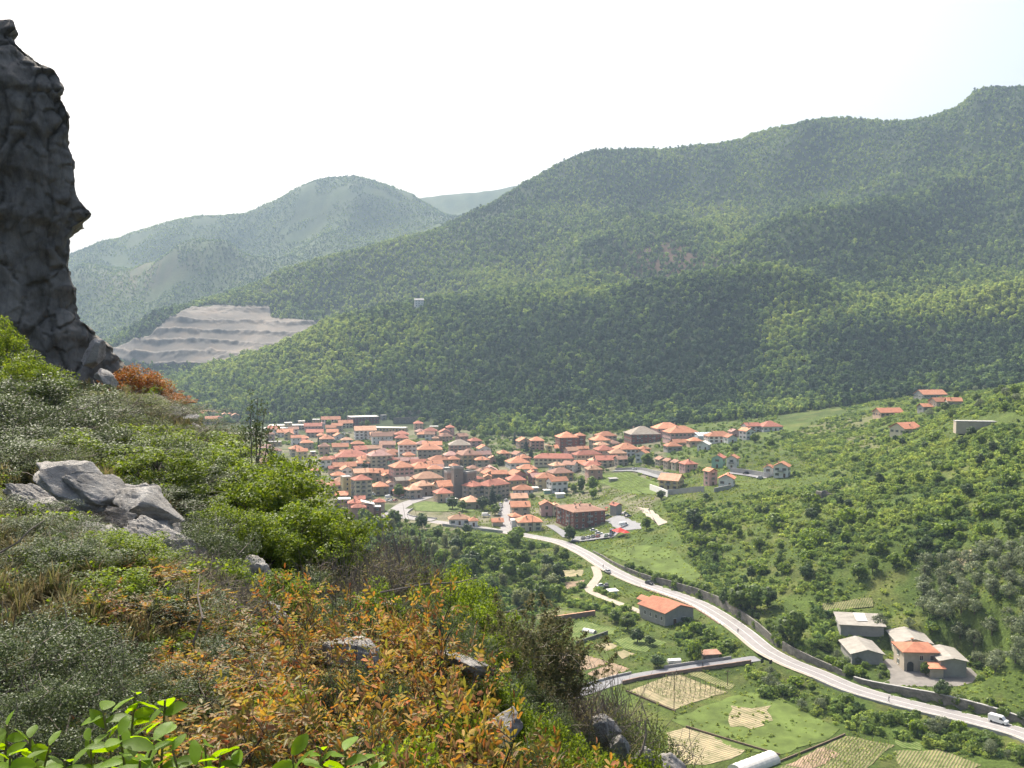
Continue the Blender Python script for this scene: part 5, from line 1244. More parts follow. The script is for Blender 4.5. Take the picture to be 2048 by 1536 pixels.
def hut(px, py, w, d, h, rot, wall, rc, label):
    P = hit(px, py); house((P[0], P[1], P[2]), w, d, h, rot, 'shed', wall, rc, label, kind='shed', name='hut', win=False, chim=0, pitch=.15, z0=-1)
hut(1085, 1193, 5, 3, 2.2, 8, 'grey', 'flatwhite', 'small garden hut with a pale roof in the upper allotment')
hut(1225, 1190, 3, 2.4, 1.8, 20, 'mint', 'flatwhite', 'tiny turquoise roofed box beside the track')
hut(1420, 1318, 5, 3, 2, 10, 'stone', 'brown', 'dark stone hut in the garden triangle')
hut(1120, 995, 5, 3, 2.4, 10, 'white', 'flatwhite', 'white roofed garden shelter above the street')
hut(1094, 987, 4, 2.6, 2.2, 10, 'mint', 'flatwhite', 'pale green tarpaulin shelter in the garden above the street')
hut(1068, 982, 5, 3, 2.2, 10, 'grey', 'flatwhite', 'pale lean-to above the lilac house')
hut(1226, 963, 5, 3, 2.0, 20, 'grey', 'flatgrey', 'grey shed at the foot of the orchard slope')
hut(1700, 826, 6, 4, 2.5, 10, 'white', 'flatwhite', 'white hut at the edge of the dry meadow') if False else None
# vine rows: stakes are parts
b = MB(); b.tube([(0, 0, -.2), (0, 0, 1.7)], .05, 5); STAKE = b.mesh('stake', [MAT['wood']])
def vine_row(A, B, label, group, leafm, gap=2.2, hgt=1.3):
    d = B - A; Ln = float(np.linalg.norm(d[:2])); n = max(3, int(Ln / gap))
    t = thing('vine_row', label, 'vines', (A[0], A[1], float(H(A[0], A[1]))), 0, group)
    z0_ = float(H(A[0], A[1])); C = []
    for i in range(n + 1):
        p = A + d * i / n; zz = float(H(p[0], p[1]))
        link('stake', STAKE, t, (p[0] - A[0], p[1] - A[1], zz - z0_))
        for k in range(14):
            q = rng.normal(0, 1, 3) * (.35, .35, .32); C.append((p[0] - A[0] + q[0], p[1] - A[1] + q[1], zz - z0_ + .75 + q[2]))
    v, f = leaf_quads(np.array(C), .3, .26, rng)
    link('foliage', mesh_np('foliage', v, f, [leafm]), t)

# ------------------------------------------------------------------ vegetation
def leaf_quads(C, L, Wd, rg, N=None, bias=0.0, fold=0.25):
    """one small folded rhombus per centre, turned at random"""
    n = len(C)
    a = rg.normal(size=(n, 3)); a /= np.linalg.norm(a, axis=1)[:, None]
    nn = rg.normal(size=(n, 3))
    if N is not None: nn = nn * (1 - bias) + N * bias * 2
    nn /= np.linalg.norm(nn, axis=1)[:, None] + 1e-9
    t = np.cross(nn, a); t /= np.linalg.norm(t, axis=1)[:, None] + 1e-9
    bt = np.cross(nn, t)
    s = rg.uniform(.7, 1.3, (n, 1))
    v = np.stack([C - t * L * s / 2, C + bt * Wd * s / 2 + nn * Wd * fold * s * .5, C + t * L * s / 2, C - bt * Wd * s / 2 + nn * Wd * fold * s * .5], 1).reshape(-1, 3)
    f = np.arange(4 * n).reshape(n, 4)
    return v, f
def clump_points(cl, rad, per, rg, squash=.8):
    """points scattered round clump centres, with outward directions"""
    n = len(cl)
    u = rg.normal(size=(n, per, 3)); u /= np.linalg.norm(u, axis=2)[..., None]
    r = rg.uniform(.25, 1, (n, per, 1)) ** .5
    p = cl[:, None, :] + u * r * np.asarray(rad).reshape(-1, 1, 1) * np.array([1, 1, squash])
    return p.reshape(-1, 3), u.reshape(-1, 3)
def crown_clumps(rg, k, R, Hh, z0, shape):
    out = []
    while len(out) < k:
        p = rg.uniform(-1, 1, 3)
        if shape == 'ball' and np.linalg.norm(p) > 1: continue
        if shape == 'cone' and np.hypot(p[0], p[1]) > (1 - (p[2] + 1) / 2) * .95 + .08: continue
        if shape == 'col' and np.hypot(p[0], p[1]) > .9 * (1 - max(0, p[2]) ** 2 * .7): continue
        if shape == 'ball' and np.linalg.norm(p) < .42: continue
        out.append((p[0] * R, p[1] * R, z0 + (p[2] + 1) / 2 * Hh))
    return np.array(out)
MAT['bark'] = plain('bark', (0.11, 0.085, 0.065), 0.95, 0.35, 4.0)
LEAF = {
    'bright': leaf_mat('leaves_spring_green', [(0.09, 0.15, 0.018), (0.14, 0.22, 0.026), (0.2, 0.27, 0.045)], .48),
    'mid': leaf_mat('leaves_mid_green', [(0.075, 0.13, 0.025), (0.115, 0.18, 0.036), (0.165, 0.22, 0.055)], .48),
    'dark': leaf_mat('leaves_dark_green', [(0.045, 0.08, 0.026), (0.065, 0.108, 0.032), (0.09, 0.135, 0.042)], .4),
    'olive': leaf_mat('leaves_olive_grey', [(0.11, 0.145, 0.07), (0.15, 0.185, 0.095), (0.2, 0.225, 0.13)], .42),
    'willow': leaf_mat('leaves_pale_willow', [(0.12, 0.15, 0.055), (0.17, 0.2, 0.08), (0.22, 0.24, 0.11)], .48),
    'conifer': leaf_mat('needles_dark', [(0.022, 0.042, 0.024), (0.036, 0.06, 0.032)], .25),
}
TREES = {}
def tree_template(key, leaf, Ht, R, shape, n_cl, per, L, Wd, crown0=.25, variants=2, seed=1):
    out = []
    for vi in range(variants):
        rg = np.random.default_rng(seed * 17 + vi)
        Hh = Ht * (1 - crown0)
        cl = crown_clumps(rg, n_cl, R * .8, Hh * .92, Ht * crown0, shape)
        rad = rg.uniform(.22, .4, n_cl) * R
        if shape == 'col': rad *= 1.3
        p, u = clump_points(cl, rad, per, rg)
        cen = np.array([0, 0, Ht * (crown0 + (1 - crown0) * .45)])
        N = (p - cen); N /= np.linalg.norm(N, axis=1)[:, None] + 1e-6
        v, f = leaf_quads(p, L, Wd, rg, N * .5 + u * .8, .62)
        crown = mesh_np('crown', v, f, [LEAF[leaf]])
        b = MB(); top = Ht * (crown0 + .45)
        b.tube([(0, 0, -.6), (.05, .02, Ht * .2), (rg.normal() * .1, rg.normal() * .1, top)], [R * .085, R * .06, R * .02], 6)
        for i in range(0, n_cl, max(1, n_cl // 7)):
            c = cl[i]; z_ = max(.15 * Ht, min(top, c[2] - R * .5)); b.tube([(0, 0, z_), (c[0] * .5, c[1] * .5, z_ * .5 + c[2] * .5), tuple(c)], [R * .035, R * .025, R * .01], 4)
        out.append((b.mesh('trunk', [MAT['bark']]), crown))
    TREES[key] = (out, Ht)
tree_template('bright', 'bright', 6, 2.6, 'ball', 46, 30, .62, .5, .18, 3, 1)
tree_template('mid', 'mid', 7, 2.9, 'ball', 50, 30, .62, .5, .2, 3, 2)
tree_template('dark', 'dark', 7, 2.7, 'ball', 50, 30, .6, .48, .18, 3, 3)
tree_template('olive', 'olive', 4.5, 2.5, 'ball', 30, 30, .42, .26, .2, 3, 4)
tree_template('willow', 'willow', 8, 2.4, 'col', 50, 30, .6, .32, .1, 2, 5)
tree_template('cypress', 'conifer', 14, 1.5, 'col', 60, 34, .6, .4, .03, 1, 6)
tree_template('conifer', 'conifer', 15, 3.2, 'cone', 70, 34, .7, .45, .06, 1, 7)
tree_template('bush', 'mid', 2.6, 1.9, 'ball', 34, 26, .42, .34, .0, 3, 8)
tree_template('brightbush', 'bright', 2.6, 1.9, 'ball', 34, 26, .42, .34, .0, 3, 9)
KN = {'bright': 'spring green tree', 'mid': 'green broadleaf tree', 'dark': 'dark green tree', 'olive': 'grey-green olive tree', 'willow': 'pale feathery willow', 'cypress': 'cypress', 'conifer': 'conifer', 'bush': 'green bush', 'brightbush': 'bright green bush'}
NTREE = [0]
def tree(pos, key, h, label, group=None, wide=1.0):
    tmpl, Ht = TREES[key]; tr, cr = tmpl[NTREE[0] % len(tmpl)]; NTREE[0] += 1
    s = h / Ht
    t = thing('tree' if 'bush' not in key else 'bush', label, 'tree' if 'bush' not in key else 'bush', tuple(pos), random.uniform(0, 6.28), group)
    t.scale = (s * wide, s * wide, s)
    link('trunk', tr, t); link('crown', cr, t)
    return t
def blocked(x, y, pad=0.0):
    for hx, hy, r in HOUSE_XY:
        if (x - hx) ** 2 + (y - hy) ** 2 < (r + pad) ** 2: return True
    for L, hw in ((MAIN, 6.8), (LANE, 4), (TRACK, 3), (TOWNRD, 6), (TOWNRD2, 5), (STREET, 5), (UPRD, 4.5), (UPRD2, 4), (PARKRD, 9), (ACCESS, 4)):
        if ((L[:, 0] - x) ** 2 + (L[:, 1] - y) ** 2).min() < (hw + pad) ** 2: return True
    for P, blk in FIELDS:
        if blk and inside(P, np.array(x), np.array(y)): return True
    return False
# trees and bushes that stand out one by one
SPECIAL = [
 (637, 900, 'cypress', 13, 'tall dark cypress column beside the hipped house', .9), (644, 902, 'dark', 7, 'dark tree in the shade of the tall cypress', 1),
 (728, 943, 'dark', 9, 'dark round tree in front of the cream four storey block', 1.2), (700, 935, 'mid', 8, 'lighter tree before the large red roofed complex', 1),
 (798, 994, 'mid', 9, 'round green tree on the verge of the town road', 1.15), (940, 932, 'conifer', 14, 'dark conifer in front of the olive villa block', .9),
 (985, 1012, 'conifer', 15, 'tall bluish conifer before the L-shaped block', 1), (1000, 930, 'dark', 9, 'dark round tree beside the brown hipped house', 1.4), (905, 1018, 'dark', 8, 'dark tree at the end of the terraced garden', 1.3), (925, 1022, 'mid', 7, 'green tree beside the pyramid roofed villa', 1.2), (965, 1020, 'dark', 9, 'dark tree behind the pyramid roofed villa', 1.2), (990, 1030, 'mid', 7, 'tree at the head of the parked cars', 1.2),
 (1030, 890, 'conifer', 13, 'dark conifer among the villas by the meadow', 1.2), (1052, 905, 'conifer', 14, 'blue-green conifer behind the wide porch bungalow', 1.1), (1062, 918, 'conifer', 12, 'conifer between bungalow and very long house', 1),
 (1185, 982, 'mid', 10, 'dense round tree at the foot of the orchard slope', 1.15), (1163, 984, 'dark', 10, 'dark slim tree beside the dense round one', .7), (1147, 985, 'mid', 6, 'tree above the street ramp', 1),
 (1294, 930, 'bright', 9, 'bright spreading tree in front of the tall white gable', 1.4), (1262, 930, 'dark', 7, 'dark tree at the end of the red row', 1),
 (1388, 1060, 'dark', 11, 'big dark tree standing alone on the slope', 1.1), (1293, 1060, 'mid', 7, 'tree at the corner of the sand path', 1), (1322, 1000, 'dark', 6, 'dark tree against the garage wall', 1.2),
 (1590, 1290, 'mid', 12, 'tall ivy-clad tree above the arched ruined wall', 1.0), (1575, 1285, 'dark', 9, 'dark tree beside the ivy-clad tree', 1), (1480, 1225, 'mid', 11, 'large rounded tree leaning over the tall retaining wall', 1.25), (1510, 1220, 'mid', 10, 'broad tree next to the rounded one on the wall top', 1.3), (1450, 1215, 'dark', 8, 'narrow dark tree on top of the stone wall', .8), (1535, 1215, 'dark', 8, 'dark tree behind the wall top trees', 1.2),
 (1390, 1322, 'brightbush', 6.5, 'ball shaped bright green tree beside the lane', .62), (1316, 1334, 'dark', 4.2, 'dome shaped dark bush hugging the lane wall', 1.6), (1138, 1083, 'dark', 9, 'dark tree at the car park entrance', .9), (1145, 1082, 'mid', 7, 'green tree leaning over the car park entrance', .8),
 (1885, 1398, 'dark', 5.5, 'dark tree growing against the farm terrace wall', 1.3), (1850, 1352, 'mid', 4.5, 'small tree before the farmhouse front', .9), (1765, 1345, 'mid', 3, 'low tree in the farm garden', 1.3), (1718, 1290, 'mid', 3.2, 'bush between the two farm sheds', 1.4), (1795, 1290, 'bright', 3.5, 'bright bush behind the ridged farm shed', 1.1), (1760, 1256, 'olive', 5, 'olive tree shading the patched shed roof', 1.2),
 (1310, 1240, 'mid', 5, 'leafy tree at the barn gable', 1.2), (1255, 1260, 'mid', 6, 'broad garden tree left of the barn'.replace('left of', 'next to'), 1.4), (1275, 1285, 'dark', 5, 'dark tree below the grey barn', 1.4), (1300, 1290, 'dark', 3.5, 'dark bush at the barn yard path', 1.5), (1230, 1245, 'mid', 5, 'garden tree beside the rubble wall', 1.5), (1390, 1265, 'bright', 4, 'bright bush by the barn yard', 1.4), (1420, 1280, 'bright', 4, 'bright bush in the garden triangle', 1.6), (1455, 1300, 'mid', 3.5, 'bush near the lane mouth', 1.6),
 (1480, 870, 'brightbush', 5, 'bright bush below the tall white gabled house', 1.2), (1510, 885, 'bright', 7, 'bright tree between upper and lower houses', 1.3), (1540, 895, 'bright', 7, 'bright tree above the white duplex road', 1.3), (1470, 905, 'mid', 6, 'tree beside the mint house', 1.2), (1430, 880, 'dark', 6, 'dark tree below the white gable', 1),
]
for (px, py, key, h, lab, wd) in SPECIAL:
    P = hit(px, py, y0=200); tree(P, key, h, lab, wide=wd)
def zone(poly, n, kinds, hr, place, group, sep=3.0, pad=0.5):
    poly = np.array(poly, float); x0, y0 = poly.min(0); x1, y1 = poly.max(0); put = []; tries = 0
    while len(put) < n and tries < n * 25:
        tries += 1
        px, py = random.uniform(x0, x1), random.uniform(y0, y1)
        if not inside(poly, np.array(px), np.array(py)): continue
        P = hit(px, py)
        if any((P[0] - q[0]) ** 2 + (P[1] - q[1]) ** 2 < sep ** 2 for q in put) or blocked(P[0], P[1], pad): continue
        put.append(P); k = random.choice(kinds)
        h = random.uniform(*hr); 
        tree(P, k, h, f"{KN[k]} {place}", group, random.uniform(.9, 1.35))
zone([(600, 1020), (700, 1035), (760, 1045), (870, 1062), (1000, 1078), (1110, 1098), (1150, 1128), (1150, 1175), (1060, 1230), (980, 1190), (800, 1120), (640, 1080)], 75, ['mid', 'mid', 'dark', 'willow', 'willow', 'bright'], (6, 10), 'in the wood along the stream below the main road', 'riverside trees', 4.5)
zone([(1380, 1000), (1640, 985), (1750, 885), (2048, 850), (2060, 1095), (1850, 1115), (1700, 1185), (1520, 1170), (1400, 1110)], 100, ['bright', 'bright', 'mid', 'brightbush', 'dark'], (3.2, 6.5), 'on the overgrown hillside above the road', 'hillside trees', 4)
zone([(1850, 1130), (2060, 1090), (2060, 1345), (1960, 1345), (1930, 1290), (1840, 1220)], 68, ['olive'], (4.4, 6), 'in the grove beside the farm', 'olive grove trees', 4.2)
zone([(1500, 1342), (1560, 1352), (1700, 1405), (1960, 1478), (2060, 1510), (2060, 1534), (1850, 1482), (1700, 1450), (1520, 1390)], 34, ['mid', 'bush', 'brightbush', 'olive'], (2.2, 4.2), 'on the bank below the main road', 'bank bushes', 2.6, 0.0)
zone([(640, 860), (1300, 860), (1330, 1010), (1000, 1040), (640, 940)], 24, ['mid', 'dark', 'mid', 'bright'], (4, 7), 'between the town houses', 'town garden trees', 5, -1.5)
zone([(1750, 790), (1900, 775), (2048, 770), (2048, 840), (1900, 840), (1780, 850)], 22, ['bright', 'mid', 'olive'], (4, 7), 'round the hill farm houses', 'hill farm trees', 5, -1)
zone([(560, 838), (700, 842), (900, 850), (1030, 868), (1030, 885), (900, 872), (760, 862), (560, 850)], 22, ['mid', 'dark', 'bright'], (6, 9), 'between the town and the forest edge', 'forest edge trees', 6, -2)
for i in range(70):
    q, a_ = on_road(MAIN, random.uniform(1225, 1545), random.uniform(5.4, 8.5)); q[2] = float(H(q[0], q[1])) - .4; kk = random.choice(['bush', 'brightbush', 'bush', 'dark'])
    tree(q, kk, random.uniform(1.8, 3.6), KN[kk] + ' overhanging the top of the tall retaining wall', 'wall top bushes', random.uniform(.8, 1.2))
for i in range(24):
    q, a_ = on_road(MAIN, random.uniform(1890, 2080), random.uniform(5.4, 7.5)); q[2] = float(H(q[0], q[1])) - .3; kk = random.choice(['bush', 'brightbush', 'dark'])
    tree(q, kk, random.uniform(1.6, 3.2), KN[kk] + ' on the wall beyond the farm', 'farm wall bushes', random.uniform(.9, 1.3))
for i in range(18):
    q, a_ = on_road(MAIN, random.uniform(1545, 1700), random.uniform(6.3, 8.5)); q[2] = float(H(q[0], q[1])); kk = random.choice(['bush', 'brightbush'])
    tree(q, kk, random.uniform(1.8, 3.2), KN[kk] + ' growing behind the crumbling arched wall', 'ruined wall bushes', random.uniform(.8, 1.2))
for (dx_, dy_, hh_) in ((-13, 3, 2.2), (-14, 7, 2.6), (-18, 6, 3.0), (-16, 0, 2.0), (-19, 12, 3.2), (-10, -4, 1.8), (-12, -6, 1.6), (22, 6, 3), (24, -2, 2.4), (16, -13, 2.6), (20, -11, 2.2), (-20, 20, 3.4), (-14, 24, 3), (10, 26, 3.4), (16, 22, 3)):
    kk = random.choice(['bush', 'brightbush', 'olive']); q = np.array([FC[0] + dx_, FC[1] + dy_, 0]); q[2] = float(H(q[0], q[1]))
    tree(q, kk, hh_, KN[kk] + ' in the garden round the farm', 'farm garden bushes', random.uniform(.9, 1.2))
# vines
x = [hit(a, bb) for a, bb in ((1262, 1383), (1348, 1420), (1350, 1346), (1458, 1384))]
for i in range(11):
    t_ = (i + .6) / 11
    vine_row(x[0] + (x[1] - x[0]) * t_ + (x[2] - x[0]) * .22, x[2] + (x[3] - x[2]) * t_ - (x[2] - x[0]) * .03, 'row of staked vines in the bare plot by the utility pole', 'vine rows by the lane', LEAF['willow'])
x = [hit(a, bb) for a, bb in ((1196, 960), (1252, 985), (1258, 944), (1320, 972))]
for i in range(8):
    t_ = (i + .3) / 8
    vine_row(x[0] + (x[2] - x[0]) * t_, x[1] + (x[3] - x[1]) * t_, 'row of young vines on the orchard slope below the upper road', 'vine rows on the orchard slope', LEAF['bright'], 3.0)
x = [hit(a, bb) for a, bb in ((1600, 1528), (1700, 1560), (1690, 1478), (1785, 1492))]
for i in range(6):
    t_ = (i + .5) / 6
    vine_row(x[0] + (x[1] - x[0]) * t_, x[2] + (x[3] - x[2]) * t_, 'row of staked vegetables by the meadow edge', 'vegetable rows', LEAF['bright'], 2.0)

# ---- masses nobody could count: geometry-node scatter of small plants
def scatter(name, pts, scale, tone, idx, sources, label, cat):
    me = bpy.data.meshes.new(name); n = len(pts)
    me.vertices.add(n); me.vertices.foreach_set('co', np.asarray(pts, np.float32).ravel())
    for nm, ty, arr in (('scl', 'FLOAT', scale), ('tone', 'FLOAT', tone), ('rot', 'FLOAT', rng.uniform(0, 6.28, n)), ('idx', 'INT', idx)):
        at = me.attributes.new(nm, ty, 'POINT'); at.data.foreach_set('value', np.asarray(arr, np.int32 if ty == 'INT' else np.float32))
    o = link(name, me); tag(o, label, cat, kind='stuff')
    src = bpy.data.collections.new(name + '_kinds')
    for i, m_ in enumerate(sources):
        so = bpy.data.objects.new(f'{name}_{chr(97 + i)}', m_); src.objects.link(so)
    ng = bpy.data.node_groups.new(name, 'GeometryNodeTree')
    ng.interface.new_socket('Geometry', in_out='INPUT', socket_type='NodeSocketGeometry'); ng.interface.new_socket('Geometry', in_out='OUTPUT', socket_type='NodeSocketGeometry')
    N = ng.nodes; l = ng.links
    gi = N.new('NodeGroupInput'); go = N.new('NodeGroupOutput'); ip = N.new('GeometryNodeInstanceOnPoints'); ci = N.new('GeometryNodeCollectionInfo')
    ci.inputs['Collection'].default_value = src; ci.inputs['Separate Children'].default_value = True; ci.inputs['Reset Children'].default_value = True
    def na(nm, ty):
        q = N.new('GeometryNodeInputNamedAttribute'); q.data_type = ty; q.inputs['Name'].default_value = nm; return q.outputs['Attribute']
    cx = N.new('ShaderNodeCombineXYZ'); l.new(na('rot', 'FLOAT'), cx.inputs['Z'])
    l.new(gi.outputs[0], ip.inputs['Points']); l.new(ci.outputs[0], ip.inputs['Instance']); ip.inputs['Pick Instance'].default_value = True
    l.new(na('idx', 'INT'), ip.inputs['Instance Index']); l.new(cx.outputs[0], ip.inputs['Rotation']); l.new(na('scl', 'FLOAT'), ip.inputs['Scale'])
    l.new(ip.outputs[0], go.inputs[0])
    md = o.modifiers.new('scatter', 'NODES'); md.node_group = ng
    return o
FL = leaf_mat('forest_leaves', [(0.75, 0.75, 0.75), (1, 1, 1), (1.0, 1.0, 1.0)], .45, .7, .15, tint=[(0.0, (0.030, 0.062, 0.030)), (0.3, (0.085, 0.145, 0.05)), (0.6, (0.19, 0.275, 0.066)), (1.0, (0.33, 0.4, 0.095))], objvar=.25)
def mass_tree(seed, Ht, R, shape, ncl, per, L, Wd, crown0):
    rg = np.random.default_rng(seed); Hh = Ht * (1 - crown0)
    cl = crown_clumps(rg, ncl, R * .75, Hh * .9, Ht * crown0, shape)
    p, u = clump_points(cl, rg.uniform(.3, .48, ncl) * R, per, rg)
    cen = np.array([0, 0, Ht * (crown0 + .35 * (1 - crown0))]); N = p - cen; N /= np.linalg.norm(N, axis=1)[:, None] + 1e-6
    v, f = leaf_quads(p, L, Wd, rg, N * .6 + u * .7, .6)
    b = MB(); b.tube([(0, 0, -1), (0, 0, Ht * .6)], [R * .07, R * .03], 4, cap=False)
    nv = len(v); v = np.concatenate([v, np.array(b.v)]); f = np.concatenate([f, np.array(b.f) + nv])
    return mesh_np('mass_tree', v, f, [FL, MAT['bark']], np.r_[np.zeros(len(p)), np.ones(len(b.f))])
FOREST_SRC = [mass_tree(101, 7.5, 3.4, 'ball', 15, 13, 1.5, 1.15, .1), mass_tree(102, 8.5, 3.2, 'ball', 15, 13, 1.5, 1.1, .12), mass_tree(103, 6.5, 3.7, 'ball', 15, 13, 1.5, 1.2, .08), mass_tree(104, 11, 2.8, 'cone', 16, 12, 1.4, 1.0, .1), mass_tree(105, 11, 2.9, 'ball', 13, 13, 1.5, 1.0, .42)]
MASS_SRC = [mass_tree(111, 2.2, 1.7, 'ball', 14, 12, .62, .48, 0), mass_tree(112, 2.6, 1.5, 'ball', 14, 12, .6, .48, 0), mass_tree(113, 1.6, 1.9, 'ball', 14, 12, .62, .5, 0)]
QP = [(205, 715), (225, 698), (275, 676), (300, 672), (330, 642), (365, 622), (430, 610), (540, 612), (545, 634), (612, 640), (648, 643), (600, 668), (520, 704), (430, 726), (330, 732), (215, 722)]
def visible(x, y, z, slack):
    """is a point in view of the valley side, up to slack metres below the line of sight"""
    E = np.maximum.accumulate((ZT - EYE) / YG, axis=0)
    ca = np.clip(np.round((x / y - AI0) / DA).astype(int), 0, len(COLS) - 1)
    r = np.clip(np.searchsorted(YS, y) - 1, 0, len(YS) - 1)
    return (z + slack - EYE) / y >= E[r, ca]
def sample(y0, y1, dens, pxa=-260, pxb=2320):
    n = int(dens * (y1 ** 2 - y0 ** 2) / 2 * (pxb - pxa) / F)
    y = np.sqrt(rng.uniform(y0 ** 2, y1 ** 2, n)); a = (rng.uniform(pxa, pxb, n) - 1024) / F
    x = a * y; return x, y, H(x, y)
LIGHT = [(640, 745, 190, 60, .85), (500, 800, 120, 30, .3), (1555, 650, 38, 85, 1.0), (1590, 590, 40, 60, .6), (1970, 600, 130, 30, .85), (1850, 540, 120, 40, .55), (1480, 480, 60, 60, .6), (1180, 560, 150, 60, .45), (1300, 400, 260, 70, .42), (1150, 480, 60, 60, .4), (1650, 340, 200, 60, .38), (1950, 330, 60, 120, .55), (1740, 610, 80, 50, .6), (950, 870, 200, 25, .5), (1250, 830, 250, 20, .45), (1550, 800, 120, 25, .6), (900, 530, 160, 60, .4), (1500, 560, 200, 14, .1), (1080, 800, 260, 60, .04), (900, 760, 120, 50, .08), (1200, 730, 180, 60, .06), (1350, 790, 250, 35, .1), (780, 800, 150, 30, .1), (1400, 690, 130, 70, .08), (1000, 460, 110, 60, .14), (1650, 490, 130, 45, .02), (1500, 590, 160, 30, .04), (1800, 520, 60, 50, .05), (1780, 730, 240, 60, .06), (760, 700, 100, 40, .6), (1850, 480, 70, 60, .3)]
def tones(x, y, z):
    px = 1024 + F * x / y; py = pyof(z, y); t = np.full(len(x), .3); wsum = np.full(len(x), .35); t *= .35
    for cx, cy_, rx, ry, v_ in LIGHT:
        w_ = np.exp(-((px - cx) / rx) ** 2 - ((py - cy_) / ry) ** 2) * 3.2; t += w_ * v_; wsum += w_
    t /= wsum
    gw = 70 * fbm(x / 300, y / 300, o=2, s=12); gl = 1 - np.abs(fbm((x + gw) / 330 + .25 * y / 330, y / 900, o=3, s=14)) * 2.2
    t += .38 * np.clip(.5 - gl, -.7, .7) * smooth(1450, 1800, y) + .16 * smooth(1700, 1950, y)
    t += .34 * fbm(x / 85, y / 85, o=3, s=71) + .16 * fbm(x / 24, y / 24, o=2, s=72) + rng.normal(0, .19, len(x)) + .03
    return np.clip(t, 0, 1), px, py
x1, y1, z1 = sample(900, 1500, 1 / 19); x2, y2, z2 = sample(1500, 2480, 1 / 34); x3, y3, z3 = sample(2480, 3700, 1 / 55)
X = np.r_[x1, x2, x3]; Yv = np.r_[y1, y2, y3]; Z = np.r_[z1, z2, z3]
tn, px_, py_ = tones(X, Yv, Z)
foot = np.interp(px_, [-300, 380, 560, 760, 860, 980, 1100, 1250, 1500, 1700, 1830, 2048, 2400], [844, 850, 846, 842, 842, 872, 874, 862, 838, 812, 794, 774, 762])
ok = visible(X, Yv, Z, 14) & (py_ < foot)
ok &= ~(inside(np.array(QP), px_ + 16 * fbm(X / 28, Yv / 28, o=3, s=77), py_ + 8 * fbm(X / 28, Yv / 28, o=3, s=78)) & (Yv > 1690) & (Yv < 1990))
ok &= (np.hypot(px_ - 838, py_ - 606) > 7)
for hx, hy, r in HOUSE_XY:
    if hy > 760: ok &= ((X - hx) ** 2 + (Yv - hy) ** 2 > (r + 3) ** 2)
redm = (np.exp(-((px_ - 1335) / 70) ** 2 - ((py_ - 518) / 34) ** 2) > .45) & (Yv > 1560) & (Yv < 2200)
ok &= ~(redm & (rng.uniform(0, 1, len(X)) < .5))
knb = Yv > 2480
ok &= ~(knb & (fbm(X / 120, Yv / 120, o=2, s=75) < -.3))
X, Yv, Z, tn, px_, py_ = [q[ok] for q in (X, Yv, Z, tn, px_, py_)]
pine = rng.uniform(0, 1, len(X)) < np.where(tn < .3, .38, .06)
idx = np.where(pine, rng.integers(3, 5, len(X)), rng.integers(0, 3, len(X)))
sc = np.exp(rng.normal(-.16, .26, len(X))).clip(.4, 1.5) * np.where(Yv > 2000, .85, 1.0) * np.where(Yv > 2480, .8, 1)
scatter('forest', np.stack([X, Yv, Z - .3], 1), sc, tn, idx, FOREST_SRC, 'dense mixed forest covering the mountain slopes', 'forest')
print('forest trees', len(X))
def blocked_many(x, y, pad):
    bad = np.zeros(len(x), bool)
    for hx, hy, r in HOUSE_XY: bad |= (x - hx) ** 2 + (y - hy) ** 2 < (r * .95 + pad) ** 2
    for L, hw in ((MAIN, 5.6), (LANE, 3.2), (TRACK, 2.4), (TOWNRD, 5), (TOWNRD2, 4.5), (STREET, 4), (UPRD, 3.5), (UPRD2, 3.2), (PARKRD, 8), (ACCESS, 3)):
        near_ = (x > L[:, 0].min() - 9) & (x < L[:, 0].max() + 9) & (y > L[:, 1].min() - 9) & (y < L[:, 1].max() + 9)
        ii_ = np.where(near_)[0]
        if len(ii_): 
            dmin = np.full(len(ii_), 1e9)
            for q in L: dmin = np.minimum(dmin, (x[ii_] - q[0]) ** 2 + (y[ii_] - q[1]) ** 2)
            bad[ii_] |= dmin < (hw + pad) ** 2
    for P, blk in FIELDS:
        if blk: bad |= inside(P, x, y)
    return bad
# scrub on the right-hand hillside and the valley meadows
x, y, z = sample(245, 960, 1 / 3.6, 560, 2150)
px_ = 1024 + F * x / y; py_ = pyof(z, y)
dn = np.zeros(len(x))
def dz_(poly, v_): dn[inside(np.array(poly, float), px_, py_)] = v_
dz_([(1330, 1010), (1640, 975), (1760, 880), (2150, 800), (2150, 1130), (1850, 1125), (1700, 1195), (1530, 1185), (1480, 1200), (1410, 1160)], .85)
dz_([(1400, 1060), (1560, 1060), (1660, 1140), (1600, 1170), (1480, 1150)], .22)
dz_([(1830, 1125), (2150, 1080), (2150, 1400), (1960, 1350), (1830, 1210)], .3)
dz_([(1500, 1340), (1700, 1405), (2150, 1520), (2150, 1560), (1850, 1490), (1700, 1455), (1510, 1395)], .75)
dz_([(600, 1010), (870, 1055), (1110, 1095), (1160, 1135), (1150, 1180), (1060, 1240), (900, 1190), (600, 1080)], .5)
dz_([(1640, 1180), (1840, 1180), (1830, 1240), (1780, 1265), (1640, 1300), (1600, 1290)], .4)
dz_([(1580, 870), (1650, 838), (1760, 825), (1765, 900), (1690, 885)], .25)
dz_([(1500, 870), (1560, 880), (1600, 960), (1700, 930), (1740, 870), (1640, 880), (1560, 860)], .4)
dz_([(1360, 1230), (1480, 1290), (1500, 1310), (1400, 1325), (1360, 1290)], .6)
dz_([(1060, 1170), (1140, 1160), (1240, 1200), (1290, 1230), (1240, 1260), (1140, 1215)], .45)
dz_([(620, 860), (1560, 830), (1560, 930), (1100, 1000), (640, 960)], .14)
dz_([(430, 838), (1000, 845), (1000, 880), (640, 900), (430, 870)], .5)
dz_([(1680, 800), (2150, 740), (2150, 840), (1700, 880)], .35)
